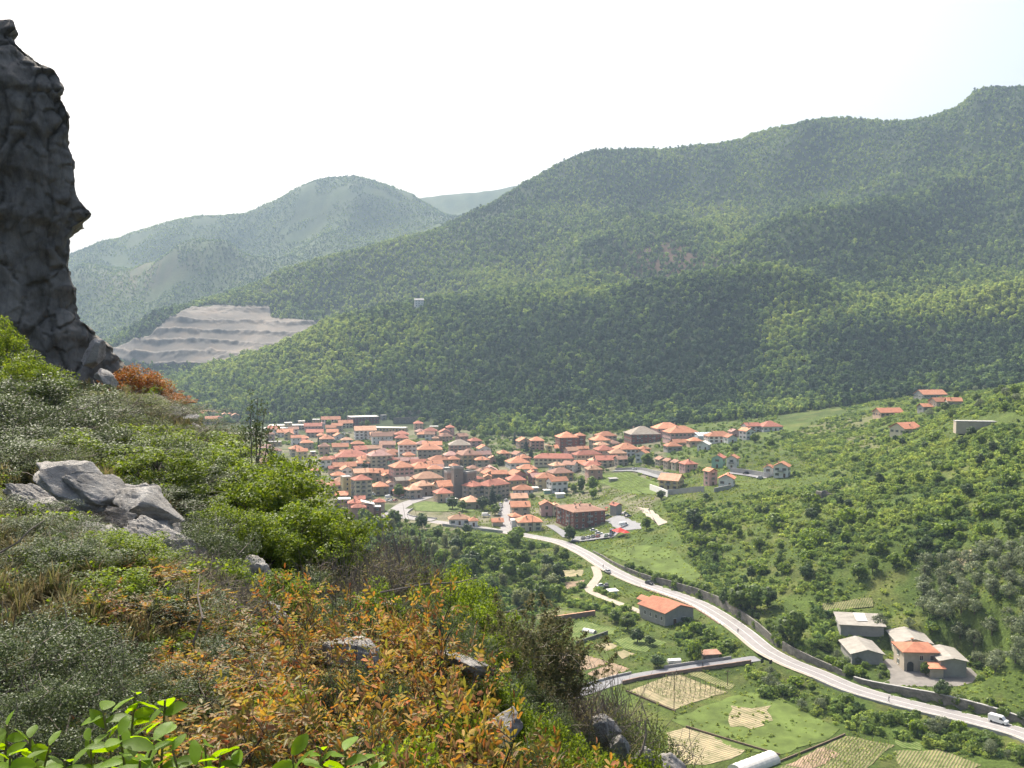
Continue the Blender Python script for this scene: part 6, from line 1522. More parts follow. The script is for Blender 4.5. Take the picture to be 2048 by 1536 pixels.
ok = rng.uniform(0, 1, len(x)) < dn * smooth(-.5, .15, fbm(x / 16, y / 16, o=3, s=81))
ok &= visible(x, y, z, 3)
ok[np.where(ok)[0]] = ~blocked_many(x[ok], y[ok], .5)
x, y, z, px_, py_ = [q[ok] for q in (x, y, z, px_, py_)]
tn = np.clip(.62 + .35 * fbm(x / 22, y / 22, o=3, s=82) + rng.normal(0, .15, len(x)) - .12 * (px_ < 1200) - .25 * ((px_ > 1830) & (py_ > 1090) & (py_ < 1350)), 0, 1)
scatter('scrub', np.stack([x, y, z - .1], 1), rng.uniform(.45, 1.25, len(x)), tn, rng.integers(0, 3, len(x)), MASS_SRC, 'low green scrub and brambles over the valley slopes', 'scrub')
print('scrub', len(x))

# rough grass and weeds over the open ground
x, y, z = sample(245, 640, 1 / 2.6, 900, 2120)
px_ = 1024 + F * x / y; py_ = pyof(z, y)
ok = visible(x, y, z, 1) & (rng.uniform(0, 1, len(x)) < .25 + .75 * smooth(-.2, .3, fbm(x / 7, y / 7, o=3, s=85))) & (py_ < 1600)
idxs = np.where(ok)[0]
ok &= ~blocked_many(x, y, .1)
for P, blk in FIELDS:
    if not blk: ok &= ~(inside(P, x, y) & (rng.uniform(0, 1, len(x)) < .35))
x, y, z = x[ok], y[ok], z[ok]
tn = np.clip(.9 + .3 * fbm(x / 12, y / 12, o=3, s=86) + rng.normal(0, .1, len(x)), 0, 1)
scatter('rough_grass', np.stack([x, y, z - .05], 1), rng.uniform(.12, .4, len(x)), tn, rng.integers(0, 3, len(x)), MASS_SRC, 'rough grass and weeds over the open valley ground', 'grass')
print('grass', len(x))

# ------------------------------------------------------------------ quarry on the far slope
MAT['quarry'] = None
m, n, l, bs = newmat('quarry_stone')
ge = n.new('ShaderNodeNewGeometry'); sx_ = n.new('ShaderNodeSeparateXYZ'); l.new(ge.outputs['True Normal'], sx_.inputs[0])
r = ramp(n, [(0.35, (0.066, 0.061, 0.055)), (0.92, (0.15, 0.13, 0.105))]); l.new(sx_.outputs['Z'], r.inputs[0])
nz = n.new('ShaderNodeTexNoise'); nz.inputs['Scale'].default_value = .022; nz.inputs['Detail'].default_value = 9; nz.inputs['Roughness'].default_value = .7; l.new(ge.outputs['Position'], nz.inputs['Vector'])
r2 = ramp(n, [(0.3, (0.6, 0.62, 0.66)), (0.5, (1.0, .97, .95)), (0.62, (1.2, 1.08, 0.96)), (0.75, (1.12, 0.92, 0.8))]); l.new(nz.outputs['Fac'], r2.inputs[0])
mx = n.new('ShaderNodeMix'); mx.data_type = 'RGBA'; mx.blend_type = 'MULTIPLY'; mx.inputs['Factor'].default_value = 1.0
l.new(r.outputs[0], mx.inputs['A']); l.new(r2.outputs[0], mx.inputs['B']); l.new(mx.outputs['Result'], bs.inputs['Base Color'])
bs.inputs['Roughness'].default_value = .95; MAT['quarry'] = m
qc = np.arange(196, 660, 2.0); qy = np.arange(1715, 1990, 2.5)
QX = qy[:, None] * ((qc - 1024) / F)[None, :]; QY = np.repeat(qy[:, None], len(qc), 1)
base = H(QX, QY); qpy = pyof(base, QY); qpx = np.repeat(qc[None, :], len(qy), 0)
bh = 21.0; tl = base / bh + .42 * fbm(QX / 110, QY / 110, o=3, s=91) + .0016 * (qpx - 400)
st_ = bh * (np.floor(tl) + np.clip((tl - np.floor(tl) - .3) / .6, 0, 1)) - bh * (tl - base / bh)
ins = inside(np.array(QP), qpx, qpy).astype(float)
for _ in range(4):
    pz = np.pad(ins, 1, mode='edge'); ins = (pz[:-2, 1:-1] + pz[2:, 1:-1] + pz[1:-1, :-2] + pz[1:-1, 2:] + pz[1:-1, 1:-1]) / 5
ins = ins + .45 * fbm(QX / 16, QY / 16, o=3, s=94)
zq = st_ + 3.5 + fbm(QX / 9, QY / 9, o=4, s=92) * 3.0 + np.clip(fbm(QX / 34, QY / 34, o=3, s=93) - .12, 0, 1) * 7
zq = np.where(ins > .5, np.maximum(zq - 1.5, base + .6), base - 6)
nq = len(qc); i_ = np.arange(len(qy) - 1)[:, None] * nq + np.arange(nq - 1)[None, :]
fq = np.stack([i_, i_ + 1, i_ + 1 + nq, i_ + nq], -1).reshape(-1, 4)
keepf = (ins.reshape(-1)[fq].max(1) > .2)
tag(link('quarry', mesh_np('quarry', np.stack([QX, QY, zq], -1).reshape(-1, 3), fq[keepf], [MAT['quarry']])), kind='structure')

# ------------------------------------------------------------------ cliff and rocks on the near slope
MAT['cliff'] = rock_mat('cliff_limestone', (0.07, 0.064, 0.05), (0.185, 0.17, 0.145), (0.31, 0.285, 0.24), .7, .4)
MAT['rock'] = rock_mat('weathered_limestone', (0.17, 0.16, 0.145), (0.38, 0.36, 0.33), (0.55, 0.53, 0.49), 2.4)
SIL = [(-330, -700), (-150, -420), (-20, -160), (22, -50), (32, -14), (38, 14), (42, 36), (60, 42), (74, 26), (95, 48), (115, 72), (130, 92), (146, 116), (160, 126), (172, 131), (180, 128), (192, 118), (215, 133), (250, 142), (282, 136), (310, 150), (345, 150), (368, 150), (390, 158), (410, 170), (426, 184), (440, 170), (455, 144), (480, 136), (510, 139), (530, 134), (560, 140), (600, 149), (640, 160), (670, 184), (700, 216), (716, 234), (745, 264), (790, 300), (840, 330)]
YC = 46.0
pys = np.linspace(-330, 840, 420); ed = np.interp(pys, [p[0] for p in SIL], [p[1] for p in SIL])
ze = np.array([zpix(p, YC) for p in pys]); xe = (ed - 1024) / F * YC
u = np.concatenate([-np.linspace(1, 0, 70)[:-1] ** 1.6, np.linspace(0, 1, 210) ** 1.3])      # <0 goes round the back, >0 along the face
UU, ZZ = np.meshgrid(u, ze); XE = np.repeat(xe[:, None], len(u), 1)
f_ = np.clip(UU, 0, 1); k_ = np.clip(-UU, 0, 1)
YY = YC - 7.5 * f_ ** .8 + 26 * k_ - 1.6 * np.sin(f_ * 9) * f_
XX = (XE - 26 * f_) - np.where(UU < 0, -XE * (YY / YC - 1) + 1.2 * k_ + 9 * k_ ** 2, 0)
edge = 1 - np.exp(-(UU * 9) ** 2)
wx, wy, wz = [.35 * fbm(XX / 1.5 + o_, YY / 1.5, ZZ / 1.5, o=2, s=97) for o_ in (0, 31, 62)]
p1, p2, pid = voro((XX + wx) / 1.7, (YY + wy) / 1.7, (ZZ + wz) / 5.0, 5); q1, q2, qid = voro((XX + wx) / .7, (YY + wy) / .7, (ZZ + wz) / 1.0, 15)
crack = np.clip((p2 - p1) * 16, 0, 1); crack2 = np.clip((q2 - q1) * 12, 0, 1)
bed = vnoise(XX / 9, YY / 9, (ZZ + .25 * XX) / .55, s=98)
rg_ = 1 - np.abs(fbm(XX / 1.3, YY / 1.3, ZZ / 1.9, o=5, s=99)) * 2.4; stk = vnoise(XX / .45, YY / .45, ZZ / 3.5, s=100)
disp = .3 * rg_ + .12 * stk - .15 + (pid - .5) * .75 * (.35 + .65 * edge) + (crack - 1) * .2 + (qid - .5) * .3 + (crack2 - 1) * .06 + bed * .16 + fbm(XX / 1.6, YY / 1.6, ZZ / 1.6, o=5, s=95) * .3 * (.5 + .5 * edge) + fbm(XX / 6, YY / 6, ZZ / 6, o=2, s=96) * 1.2 * edge + .2
XX = XX + disp * np.where(UU < .02, .75, .35); YY = YY - disp * np.where(UU > -.02, .9, .2)
nc = len(u); i_ = np.arange(len(pys) - 1)[:, None] * nc + np.arange(nc - 1)[None, :]
fc = np.stack([i_, i_ + nc, i_ + nc + 1, i_ + 1], -1).reshape(-1, 4)
tag(link('cliff', mesh_np('cliff', np.stack([XX, YY, ZZ], -1).reshape(-1, 3), fc, [MAT['cliff']])), kind='structure')

def ico(sub):
    t = (1 + 5 ** .5) / 2
    v = [(-1, t, 0), (1, t, 0), (-1, -t, 0), (1, -t, 0), (0, -1, t), (0, 1, t), (0, -1, -t), (0, 1, -t), (t, 0, -1), (t, 0, 1), (-t, 0, -1), (-t, 0, 1)]
    v = [tuple(np.array(p) / np.linalg.norm(p)) for p in v]
    f = [(0, 11, 5), (0, 5, 1), (0, 1, 7), (0, 7, 10), (0, 10, 11), (1, 5, 9), (5, 11, 4), (11, 10, 2), (10, 7, 6), (7, 1, 8), (3, 9, 4), (3, 4, 2), (3, 2, 6), (3, 6, 8), (3, 8, 9), (4, 9, 5), (2, 4, 11), (6, 2, 10), (8, 6, 7), (9, 8, 1)]
    for _ in range(sub):
        c = {}; nf = []
        def mid(a, b):
            k = (min(a, b), max(a, b))
            if k not in c:
                q = np.array(v[a]) + np.array(v[b]); v.append(tuple(q / np.linalg.norm(q))); c[k] = len(v) - 1
            return c[k]
        for a, b, d in f:
            ab, bd, da = mid(a, b), mid(b, d), mid(d, a); nf += [(a, ab, da), (b, bd, ab), (d, da, bd), (ab, bd, da)]
        f = nf
    return np.array(v), np.array(f)
IV, IF = ico(4); IV5, IF5 = ico(6); ROCKS = []
def rock(px, py, Y, sx, sy, sz, rz, tilt, label, seed, k=.7):
    P = pt(px, py, Y); sx, sy, sz = sx * k, sy * k, sz * k; P[2] -= (.12 + .25 * sz) if k < .9 else 0; ROCKS.append((P[0], P[1], max(sx, sy)))
    big = seed in (1, 2, 3); v = (IV5 if big else IV).copy()
    # plane cuts give it flat joint faces
    rg = np.random.default_rng(seed)
    for _ in range(16):
        nn = rg.normal(size=3); nn /= np.linalg.norm(nn); dcut = rg.uniform(.45, .85); s_ = v @ nn; v = v - np.outer(np.maximum(s_ - dcut, 0), nn)
    v = v * (1 + .13 * fbm(v[:, 0] * 2.6 + seed, v[:, 1] * 2.6, v[:, 2] * 2.6, o=6, s=seed)[:, None])
    lay = fbm(v[:, 0] * 1.2, v[:, 1] * 1.2, v[:, 2] * 9 + seed, o=3, s=seed + 5); v[:, :2] *= (1 + .05 * lay)[:, None]
    g1, g2, gi = voro(v[:, 0] * 1.7 + seed, v[:, 1] * 1.7, v[:, 2] * 2.6, seed); v = v * (1 + (.06 * (gi - .5) + .05 * (np.clip((g2 - g1) * 5, 0, 1) - 1)))[:, None]
    if big:
        r1_ = 1 - np.abs(fbm(v[:, 0] * 3 + v[:, 1] * 2, v[:, 1] * 5 + seed, v[:, 2] * 6, o=5, s=seed + 9)); v = v * (1 + .16 * (r1_ - .75) + .03 * fbm(v[:, 0] * 14, v[:, 1] * 14, v[:, 2] * 14, o=3, s=seed + 11))[:, None]
    v = v * np.array([sx, sy, sz])
    o = link('boulder', mesh_np('boulder', v, IF5 if big else IF, [MAT['rock']]), None, tuple(P))
    o.rotation_euler = (tilt[0], tilt[1], rz); tag(o, label, 'rock')
R = math.radians
rock(70, 985, 15, 1.1, .9, .55, R(10), (R(25), R(24)), 'dark grey sloping boulder under the orange tinged twigs', 1, .66)
rock(235, 1020, 15, 1.5, 1.3, .42, R(8), (R(30), R(24)), 'large pale limestone slab slanting down the slope with grass tufts', 2, .84)
rock(350, 1085, 13.5, .95, .7, .34, R(5), (R(32), R(30)), 'pale slab at the lower end of the large limestone slab', 3, .84)
rock(170, 1070, 13, .8, .7, .35, R(0), (R(30), R(15)), 'pale rock below the large slab beside the shrubs', 4, .66)
rock(500, 1130, 15, .7, .8, .8, R(20), (R(-10), R(25)), 'shadowed grey boulder behind the bright bush', 5, .5)
rock(520, 1210, 13, .6, .7, .55, R(0), (R(0), R(20)), 'grey boulder lying below the shadowed one', 6)
rock(90, 1185, 10.5, .5, .6, .5, R(0), (R(0), R(5)), 'bluish grey rock between dark shrubs', 7)
rock(740, 1190, 15, .9, .8, .35, R(10), (R(-15), R(15)), 'pale bare rock patch behind the golden leaves', 8, .5)
rock(930, 1310, 12, .9, .7, .3, R(15), (R(-10), R(22)), 'white weathered ledge beside the golden bush', 9, .5)
rock(700, 1290, 9.5, .5, .5, .4, R(0), (R(0), R(10)), 'grey rock peeping through golden leaves', 10)
rock(1000, 1420, 10.5, .35, .5, .55, R(0), (R(-10), R(35)), 'slanting grey rock edge beside the golden bush', 11)
rock(1215, 1440, 17, .7, .6, .6, R(0), (R(0), R(20)), 'white lumpy rock outcrop at the edge of the drop', 12, .5)
rock(1240, 1470, 16.5, .45, .5, .5, R(30), (R(0), R(10)), 'smaller white rock under the outcrop at the drop', 13, .5)
rock(1350, 1520, 17, .75, .6, .5, R(0), (R(0), R(35)), 'pale rounded rock at the very end of the slope', 14, .5)
rock(1290, 1500, 17.5, .5, .5, .7, R(0), (R(0), R(20)), 'dark rock face below the dead stem', 15, .5)
rock(215, 745, 41, 1.3, 1.6, .8, R(0), (R(0), R(38)), 'slanting layered rock at the foot of the cliff', 16, .5)
rock(185, 700, 43, 1.0, 1.2, 1.6, R(0), (R(0), R(30)), 'tall rock spur leaning on the cliff foot', 17, .55)
rock(370, 820, 41, 1.1, 1.0, .6, R(0), (R(0), R(25)), 'dark jutting rock on the skyline below the orange bush', 18)
rock(390, 850, 38, 1.0, .9, .4, R(0), (R(-10), R(28)), 'pale flat rock just under the dark jutting rock', 19)
rock(560, 1195, 16, .5, .6, .5, R(0), (R(0), R(10)), 'small rock in the shade of the bright bush', 20)

for i_, (px, py, s_) in enumerate(((150, 965, .6), (290, 1005, .55), (205, 985, .5), (320, 1060, .5), (385, 1110, .42), (260, 1075, .45))):
    rock(px, py, 14.2, s_ * 1.3, s_, s_ * .5, R(10 + 20 * i_), (R(30), R(22)), 'broken pale ' + ('block at the head of', 'ledge on the far edge of', 'lump lying on', 'wedge near the foot of', 'tail piece below', 'shelf in front of')[i_] + ' the large limestone slab', 30 + i_, .95)

# ------------------------------------------------------------------ shrubs on the near slope
LEAF['s_bright'] = leaf_mat('shrub_spring_leaves', [(0.06, 0.105, 0.013), (0.12, 0.185, 0.022), (0.2, 0.255, 0.042)], .52, .5, .2)
LEAF['s_olive'] = leaf_mat('shrub_evergreen_leaves', [(0.045, 0.068, 0.026), (0.07, 0.098, 0.038), (0.105, 0.14, 0.06)], .35, .5, .22)
LEAF['s_grey'] = leaf_mat('shrub_grey_leaves', [(0.045, 0.07, 0.022), (0.08, 0.11, 0.034), (0.125, 0.15, 0.05)], .42, .6, .15)
LEAF['s_orange'] = leaf_mat('shrub_golden_leaves', [(0.25, 0.11, 0.04), (0.31, 0.19, 0.045), (0.25, 0.195, 0.038), (0.13, 0.15, 0.03), (0.3, 0.16, 0.09), (0.085, 0.12, 0.025), (0.31, 0.22, 0.1), (0.16, 0.165, 0.03), (0.23, 0.09, 0.04)], .55, .45, .18)
LEAF['s_red'] = leaf_mat('shrub_rusty_leaves', [(0.3, 0.1, 0.03), (0.32, 0.15, 0.03), (0.2, 0.16, 0.03)], .45, .5, .2)
LEAF['s_twig'] = leaf_mat('shrub_dry_leaves', [(0.14, 0.12, 0.065), (0.17, 0.16, 0.075), (0.11, 0.135, 0.045)], .4, .7, .15)
LEAF['s_juniper'] = leaf_mat('juniper_scales', [(0.06, 0.075, 0.032), (0.10, 0.11, 0.048), (0.15, 0.125, 0.062)], .35, .6, .15)
MAT['twig'] = plain('grey_twigs', (0.2, 0.17, 0.14), 0.9, 0.3, 6.0)
MAT['twigdark'] = plain('dark_twigs', (0.07, 0.055, 0.045), 0.9, 0.3, 6.0)
def pinnate(C, D, L, Wd, rg, nl=7):
    """sprays of paired leaflets along short stalks at C pointing along D"""
    n = len(C); out = []; 
    D = D / (np.linalg.norm(D, axis=1)[:, None] + 1e-9)
    up = np.tile([0, 0, 1.0], (n, 1)) + rg.normal(0, .3, (n, 3)); S = np.cross(D, up); S /= np.linalg.norm(S, axis=1)[:, None] + 1e-9
    Nn = np.cross(S, D)
    vs = []
    for k in range(nl):
        t = (k // 2 + 1) / (nl // 2 + 1); side = (1 if k % 2 else -1) if k < nl - 1 else 0
        base = C + D * (L * 2.4 * t)
        dirv = D * (.55 if side else 1) + S * side * .85 + Nn * rg.uniform(-.25, .1, (n, 1)); dirv /= np.linalg.norm(dirv, axis=1)[:, None]
        sd = np.cross(Nn, dirv) + rg.normal(0, .2, (n, 3)); sd /= np.linalg.norm(sd, axis=1)[:, None]
        s = rg.uniform(.75, 1.25, (n, 1)); nn = np.cross(dirv, sd)
        a = base; m1 = base + dirv * L * s * .35; m2 = base + dirv * L * s * .72; tip = base + dirv * L * s - Nn * L * .12
        w1 = sd * Wd * s * .5; w2 = sd * Wd * s * .42; lift = nn * Wd * .12
        vs.append(np.stack([a, m1 + w1 + lift, m1 - w1 + lift, m2 + w2 + lift, m2 - w2 + lift, tip], 1))
    V = np.concatenate(vs, 0); m_ = len(V); o = np.arange(m_)[:, None] * 6
    f = np.concatenate([o + np.array([[0, 1, 3, 5]]), o + np.array([[0, 5, 4, 2]])], 0)
    # second half shares the midrib, so each leaflet is one island
    return V.reshape(-1, 3), f
SHR = {}
def shrub_template(key, leaf, Ht, R, ncl, per, L, Wd, shape='ball', stems=16, twig='twigdark', mode='leaf', crad=(.14, .26), seed=1, variants=2, z0=.08, twigs=0):
    out = []
    for vi in range(variants):
        rg = np.random.default_rng(seed * 31 + vi)
        cl = crown_clumps(rg, ncl, R * .85, Ht * .86, Ht * z0, 'ball' if shape == 'ball' else shape)
        cl[:, :2] *= (1 + .25 * rg.normal(size=(ncl, 1)))
        rad = rg.uniform(crad[0], crad[1], ncl) * R
        if mode == 'leaf':
            p, u_ = clump_points(cl, rad, per, rg, .75)
            v, f = leaf_quads(p, L, Wd, rg, u_ * .5 + np.array([0, 0, .6]), .45)
        elif mode == 'pinnate':
            p, u_ = clump_points(cl, rad, per, rg, .8)
            v, f = pinnate(p, u_ + np.array([0, 0, .35]) + rg.normal(0, .3, p.shape), L, Wd, rg)
        elif mode == 'plume':
            n = ncl * per; c = np.repeat(cl, per, 0); t = rg.uniform(0, 1, (n, 1)); ax = np.repeat(np.c_[cl[:, :2] * .35, np.full(ncl, .9)] + rg.normal(0, .2, (ncl, 3)), per, 0)
            p = c + ax * t * .15 * Ht + rg.normal(0, 1, (n, 3)) * .075 * R * (1.15 - t); v, f = leaf_quads(p, L, Wd, rg, None)
        fol = mesh_np('foliage', v, f, [LEAF[leaf]])
        b = MB()
        for i in range(stems):
            c = cl[rg.integers(ncl)]; m_ = np.array([c[0] * .35 + rg.normal() * .08 * R, c[1] * .35 + rg.normal() * .08 * R, c[2] * .5]); r0 = R * rg.uniform(.011, .022)
            b.tube([(rg.normal() * .05 * R, rg.normal() * .05 * R, -.25), tuple(m_), tuple(c)], [r0, r0 * .7, r0 * .3], 5)
            for j in range(3):
                c2 = cl[np.argsort(((cl - c) ** 2).sum(1))[rg.integers(1, 5)]]; b.tube([tuple(m_ * .5 + c * .5), tuple(c2)], [r0 * .5, r0 * .15], 4)
        for i in range(twigs):
            c = cl[rg.integers(ncl)]; d_ = rg.normal(size=3) * np.array([.22, .22, .2]) * R + np.array([0, 0, .12 * R]); m_ = c + d_ * .5 + rg.normal(size=3) * .03 * R
            b.tube([tuple(c), tuple(m_), tuple(c + d_)], [R * .006, R * .005, R * .002], 3, cap=False)
        out.append((b.mesh('stems', [MAT[twig]]), fol))
    SHR[key] = (out, Ht)
shrub_template('bright', 's_bright', 3.0, 1.6, 62, 175, .085, .045, stems=14, seed=1, variants=3)
shrub_template('olive', 's_olive', 2.0, 1.3, 66, 170, .046, .025, stems=14, seed=2, variants=3, twig='twig', twigs=60)
shrub_template('grey', 's_grey', 2.0, 1.4, 80, 110, .05, .022, stems=14, seed=3, variants=3, twig='twig', twigs=160)
shrub_template('orange', 's_orange', 1.5, .95, 28, 6, .085, .034, stems=20, twigs=40, mode='pinnate', seed=4, variants=4, crad=(.12, .22))
shrub_template('red', 's_red', 2.0, 1.3, 80, 90, .08, .045, stems=10, seed=5, variants=2)
shrub_template('twiggy', 's_twig', 1.6, 1.3, 60, 45, .045, .02, stems=24, seed=6, variants=2, twig='twig', twigs=420)
shrub_template('juniper', 's_juniper', 2.6, 1.0, 75, 190, .06, .022, shape='ball', stems=14, mode='plume', seed=7, variants=2, twigs=120, twig='twig')
shrub_template('leafy', 's_bright', 1.4, .9, 70, 85, .055, .03, stems=14, seed=8, variants=2)
SN = {'bright': 'spring green shrub', 'olive': 'glossy evergreen shrub', 'grey': 'grey-green shrub', 'orange': 'golden-leaved shrub', 'red': 'rusty orange shrub', 'twiggy': 'dry twiggy shrub', 'juniper': 'feathery dark juniper', 'leafy': 'small bright leafy shrub'}
NS = [0]
def shrub(px, pytop, Y, wd, key, place, group=None):
    tm, Ht = SHR[key]; stm, fol = tm[NS[0] % len(tm)]; NS[0] += 1
    if 13 < Y < 36 and key in ('olive', 'grey', 'bright', 'leafy') and px < 420: pytop -= 320 / Y; wd *= 1.2
    x = (px - 1024) / F * Y; zg = float(H(x, Y)); h = max(.5, zpix(pytop, Y) - zg)
    R0 = {'bright': 1.6, 'olive': 1.3, 'grey': 1.4, 'orange': .95, 'red': 1.3, 'twiggy': 1.3, 'juniper': 1.0, 'leafy': .9}[key]
    wd = max(wd, .62 * h / Ht * 2 * R0)
    t = thing('shrub', f'{SN[key]} {place}', 'shrub', (x, Y, zg - .05), random.uniform(0, 6.28), group)
    t.scale = (wd / (2 * R0), wd / (2 * R0), h / Ht)
    link('stems', stm, t); link('foliage', fol, t)
    return t
G1, G2, G3, G4 = 'shrubs under the cliff', 'shrubs on the rocky slope', 'golden shrubs below the viewpoint', 'shrubs at the edge of the drop'
for px, pyt, Y, wd in ((40, 700, 27, 2.2), (10, 640, 29, 1.4), (70, 715, 25, 1.6)): shrub(px, pyt, Y, wd, 'bright', 'at the foot of the shaded cliff', G1)
for px, pyt, Y, wd in ((20, 750, 24, 3.4), (110, 765, 25, 3.0), (180, 790, 27, 2.8), (60, 800, 20, 2.6), (140, 820, 20, 2.4), (-40, 780, 20, 3)): shrub(px, pyt, Y, wd, 'olive', 'in the thicket below the cliff', G1)
for px, pyt, Y, wd in ((230, 790, 30, 3), (290, 800, 32, 3), (340, 815, 34, 3), (250, 830, 25, 2.6), (320, 850, 26, 2.6), (390, 840, 33, 2.6), (190, 850, 21, 2), (430, 850, 33, 2.6)): shrub(px, pyt, Y, wd, 'grey', 'on the dry bank between cliff and slab', G1)
for px, pyt, Y, wd in ((265, 725, 44, 2.6), (300, 745, 44, 2.2), (335, 775, 44, 1.8), (360, 800, 43, 1.4)): shrub(px, pyt, Y, wd, 'red', 'on the skyline beside the cliff foot', 'rusty shrubs on the skyline')
for px, pyt, Y, wd in ((270, 860, 24, 1.6), (300, 875, 22, 1.4), (230, 880, 22, 1.4), (460, 860, 34, 2)): shrub(px, pyt, Y, wd, 'leafy', 'growing in the dry bank', G1)
for px, pyt, Y, wd in ((445, 880, 21, 3.0), (400, 900, 22, 2.2), (520, 905, 20, 3.0), (590, 910, 19, 2.8), (555, 885, 23, 2.6), (640, 990, 18, 2.0), (480, 950, 18.5, 2.4), (600, 980, 17.5, 2.2), (550, 1000, 17, 2.2), (420, 960, 19, 2.0), (660, 1040, 17.5, 1.4), (500, 1020, 16.5, 1.6)): shrub(px, pyt, Y, wd, 'bright', 'in the tall clump in front of the town', 'tall spring green clump')
for px, pyt, Y, wd in ((360, 930, 19, 2.0), (330, 980, 17, 1.8), (420, 1010, 16.5, 1.8), (370, 1040, 15, 1.4), (460, 1060, 15, 1.3), (300, 905, 20, 1.8)): shrub(px, pyt, Y, wd, 'olive', 'between the slab and the tall clump', G2)
for px, pyt, Y, wd in ((40, 1030, 12.5, 1.4), (110, 1050, 12, 1.2), (10, 1080, 10.5, 1.2), (60, 1110, 10.5, 1.1)): shrub(px, pyt, Y, wd, 'olive', 'under the dark sloping boulder', G2)
for px, pyt, Y, wd in ((210, 1080, 11.5, 1.3), (270, 1090, 12, 1.2), (190, 1130, 10.5, 1.2), (300, 1120, 11, 1.2), (240, 1160, 10, 1.1)): shrub(px, pyt, Y, wd, 'leafy', 'below the pale slabs', G2)
for px, pyt, Y, wd in ((340, 1120, 11.5, 1.2), (400, 1150, 11, 1.2), (380, 1100, 13, 1.2), (440, 1130, 12, 1.2), (470, 1180, 11.5, 1.0), (150, 1010, 14, 1.0)): shrub(px, pyt, Y, wd, 'twiggy', 'below the pale slabs', G2)
for px, pyt, Y, wd in ((50, 1200, 6.6, 1.3), (130, 1220, 6.8, 1.2), (-30, 1230, 6.2, 1.2), (160, 1300, 6.2, .9), (90, 1330, 5.4, .9), (10, 1350, 5.2, .9), (200, 1270, 7.4, .9)): shrub(px, pyt, Y, wd, 'olive', 'glittering in the shade of the slope bottom', 'evergreen shrubs near the saplings')
for px, pyt, Y, wd in ((690, 1060, 18, 2.2), (760, 1075, 18, 2.0), (720, 1100, 16, 1.8), (790, 1090, 17, 1.8), (650, 1110, 15.5, 1.4), (840, 1110, 18, 1.6), (700, 1140, 14.5, 1.4)): shrub(px, pyt, Y, wd, 'twiggy', 'behind the golden shrubs', G2)
for px, pyt, Y, wd in ((880, 1110, 18, 2.0), (930, 1150, 17, 1.8), (960, 1190, 16, 1.6), (860, 1150, 16, 1.4), (990, 1210, 17, 1.4), (940, 1230, 14.5, 1.4), (1000, 1270, 15, 1.2)): shrub(px, pyt, Y, wd, 'bright', 'where the slope falls away behind the golden shrubs', G4)
for px, pyt, Y, wd in ((870, 1190, 14, 1.4), (910, 1220, 13.5, 1.3), (820, 1180, 15, 1.4), (1010, 1330, 13, 1.3), (1060, 1350, 14, 1.3)): shrub(px, pyt, Y, wd, 'olive', 'between golden shrubs and juniper', G4)
for px, pyt, Y, wd in ((1045, 1195, 17, 2.3), (1085, 1235, 17, 1.9), (1015, 1235, 15, 1.6)): shrub(px, pyt, Y, wd, 'juniper', 'standing at the edge of the drop', G4)
for px, pyt, Y, wd in ((1130, 1360, 18, 1.4), (1180, 1375, 19, 1.5), (1150, 1390, 17, 1.3), (1210, 1390, 20, 1.4), (1110, 1340, 18.5, 1.2)): shrub(px, pyt, Y, wd, 'twiggy', 'along the rim of the drop', G4)
for px, pyt, Y, wd in ((1260, 1400, 20, 1.8), (1230, 1410, 18, 1.2), (1285, 1430, 19, 1.2), (1170, 1430, 16, 1.2), (1100, 1400, 14.5, 1.2)): shrub(px, pyt, Y, wd, 'grey', 'on the rim beside the white rocks', G4)
for px, pyt, Y, wd in ((1060, 1400, 12, 1.2), (1110, 1440, 12.5, 1.2), (1150, 1470, 13, 1.1), (1080, 1460, 10.5, 1.0), (1200, 1490, 14, 1.1), (1290, 1500, 16, .9), (1020, 1390, 12, .9), (1130, 1510, 11.5, 1), (1230, 1510, 14, 1)): shrub(px, pyt, Y, wd, 'leafy', 'in the gully beside the golden shrubs', G4)
og = [(300, 1190, 9.5), (390, 1210, 9), (470, 1250, 9), (250, 1250, 8.5), (340, 1290, 7.5), (430, 1300, 7.2), (540, 1210, 9.5), (600, 1190, 10), (560, 1280, 8), (640, 1260, 8.5), (520, 1330, 6.8), (620, 1330, 7), (700, 1250, 9.5), (770, 1180, 11), (820, 1200, 11), (760, 1260, 9.5), (720, 1320, 7.5), (800, 1290, 8.6), (870, 1290, 9.2), (850, 1340, 7.8), (910, 1350, 8.6), (930, 1400, 7.8), (780, 1390, 6.6), (680, 1400, 6.2), (570, 1400, 6.0), (460, 1380, 6.0), (860, 1420, 6.6), (960, 1450, 7.6), (1000, 1480, 8.2), (1060, 1500, 8.6), (370, 1370, 6.2), (740, 1460, 5.6), (840, 1480, 5.8), (640, 1480, 5.4), (930, 1500, 6.4), (1150, 1500, 9.6), (1220, 1510, 10.5), (840, 1160, 12), (590, 1120, 11.5), (940, 1260, 12)]
for px, pyt, Y, wd in ((420, 1260, 8.4, 1.0), (330, 1330, 7, .9), (660, 1300, 8.2, 1.0), (560, 1350, 7.2, .9), (780, 1330, 8.2, 1.0), (880, 1380, 8, .9), (500, 1440, 6.0, .8), (720, 1420, 6.4, .8), (800, 1460, 6, .8), (980, 1440, 8.6, 1.0)):
    shrub(px, pyt, Y, wd, random.choice(['olive', 'leafy', 'olive']), 'mixed into the golden thicket', 'green shrubs in the golden thicket')
for px, pyt, Y in og: shrub(px, pyt, Y, random.uniform(.95, 1.35) * (1 if Y < 9 else 1.1), 'orange', 'below the pale slabs at the upper side of the golden thicket' if px < 480 and Y > 7 else 'at the rim of the golden thicket beside the white ledge' if px > 900 else 'just behind the large-leaved saplings' if Y < 6.5 else 'along the far top of the golden thicket before the dry twigs' if Y > 9.2 else 'in the thick middle of the golden thicket', G3)
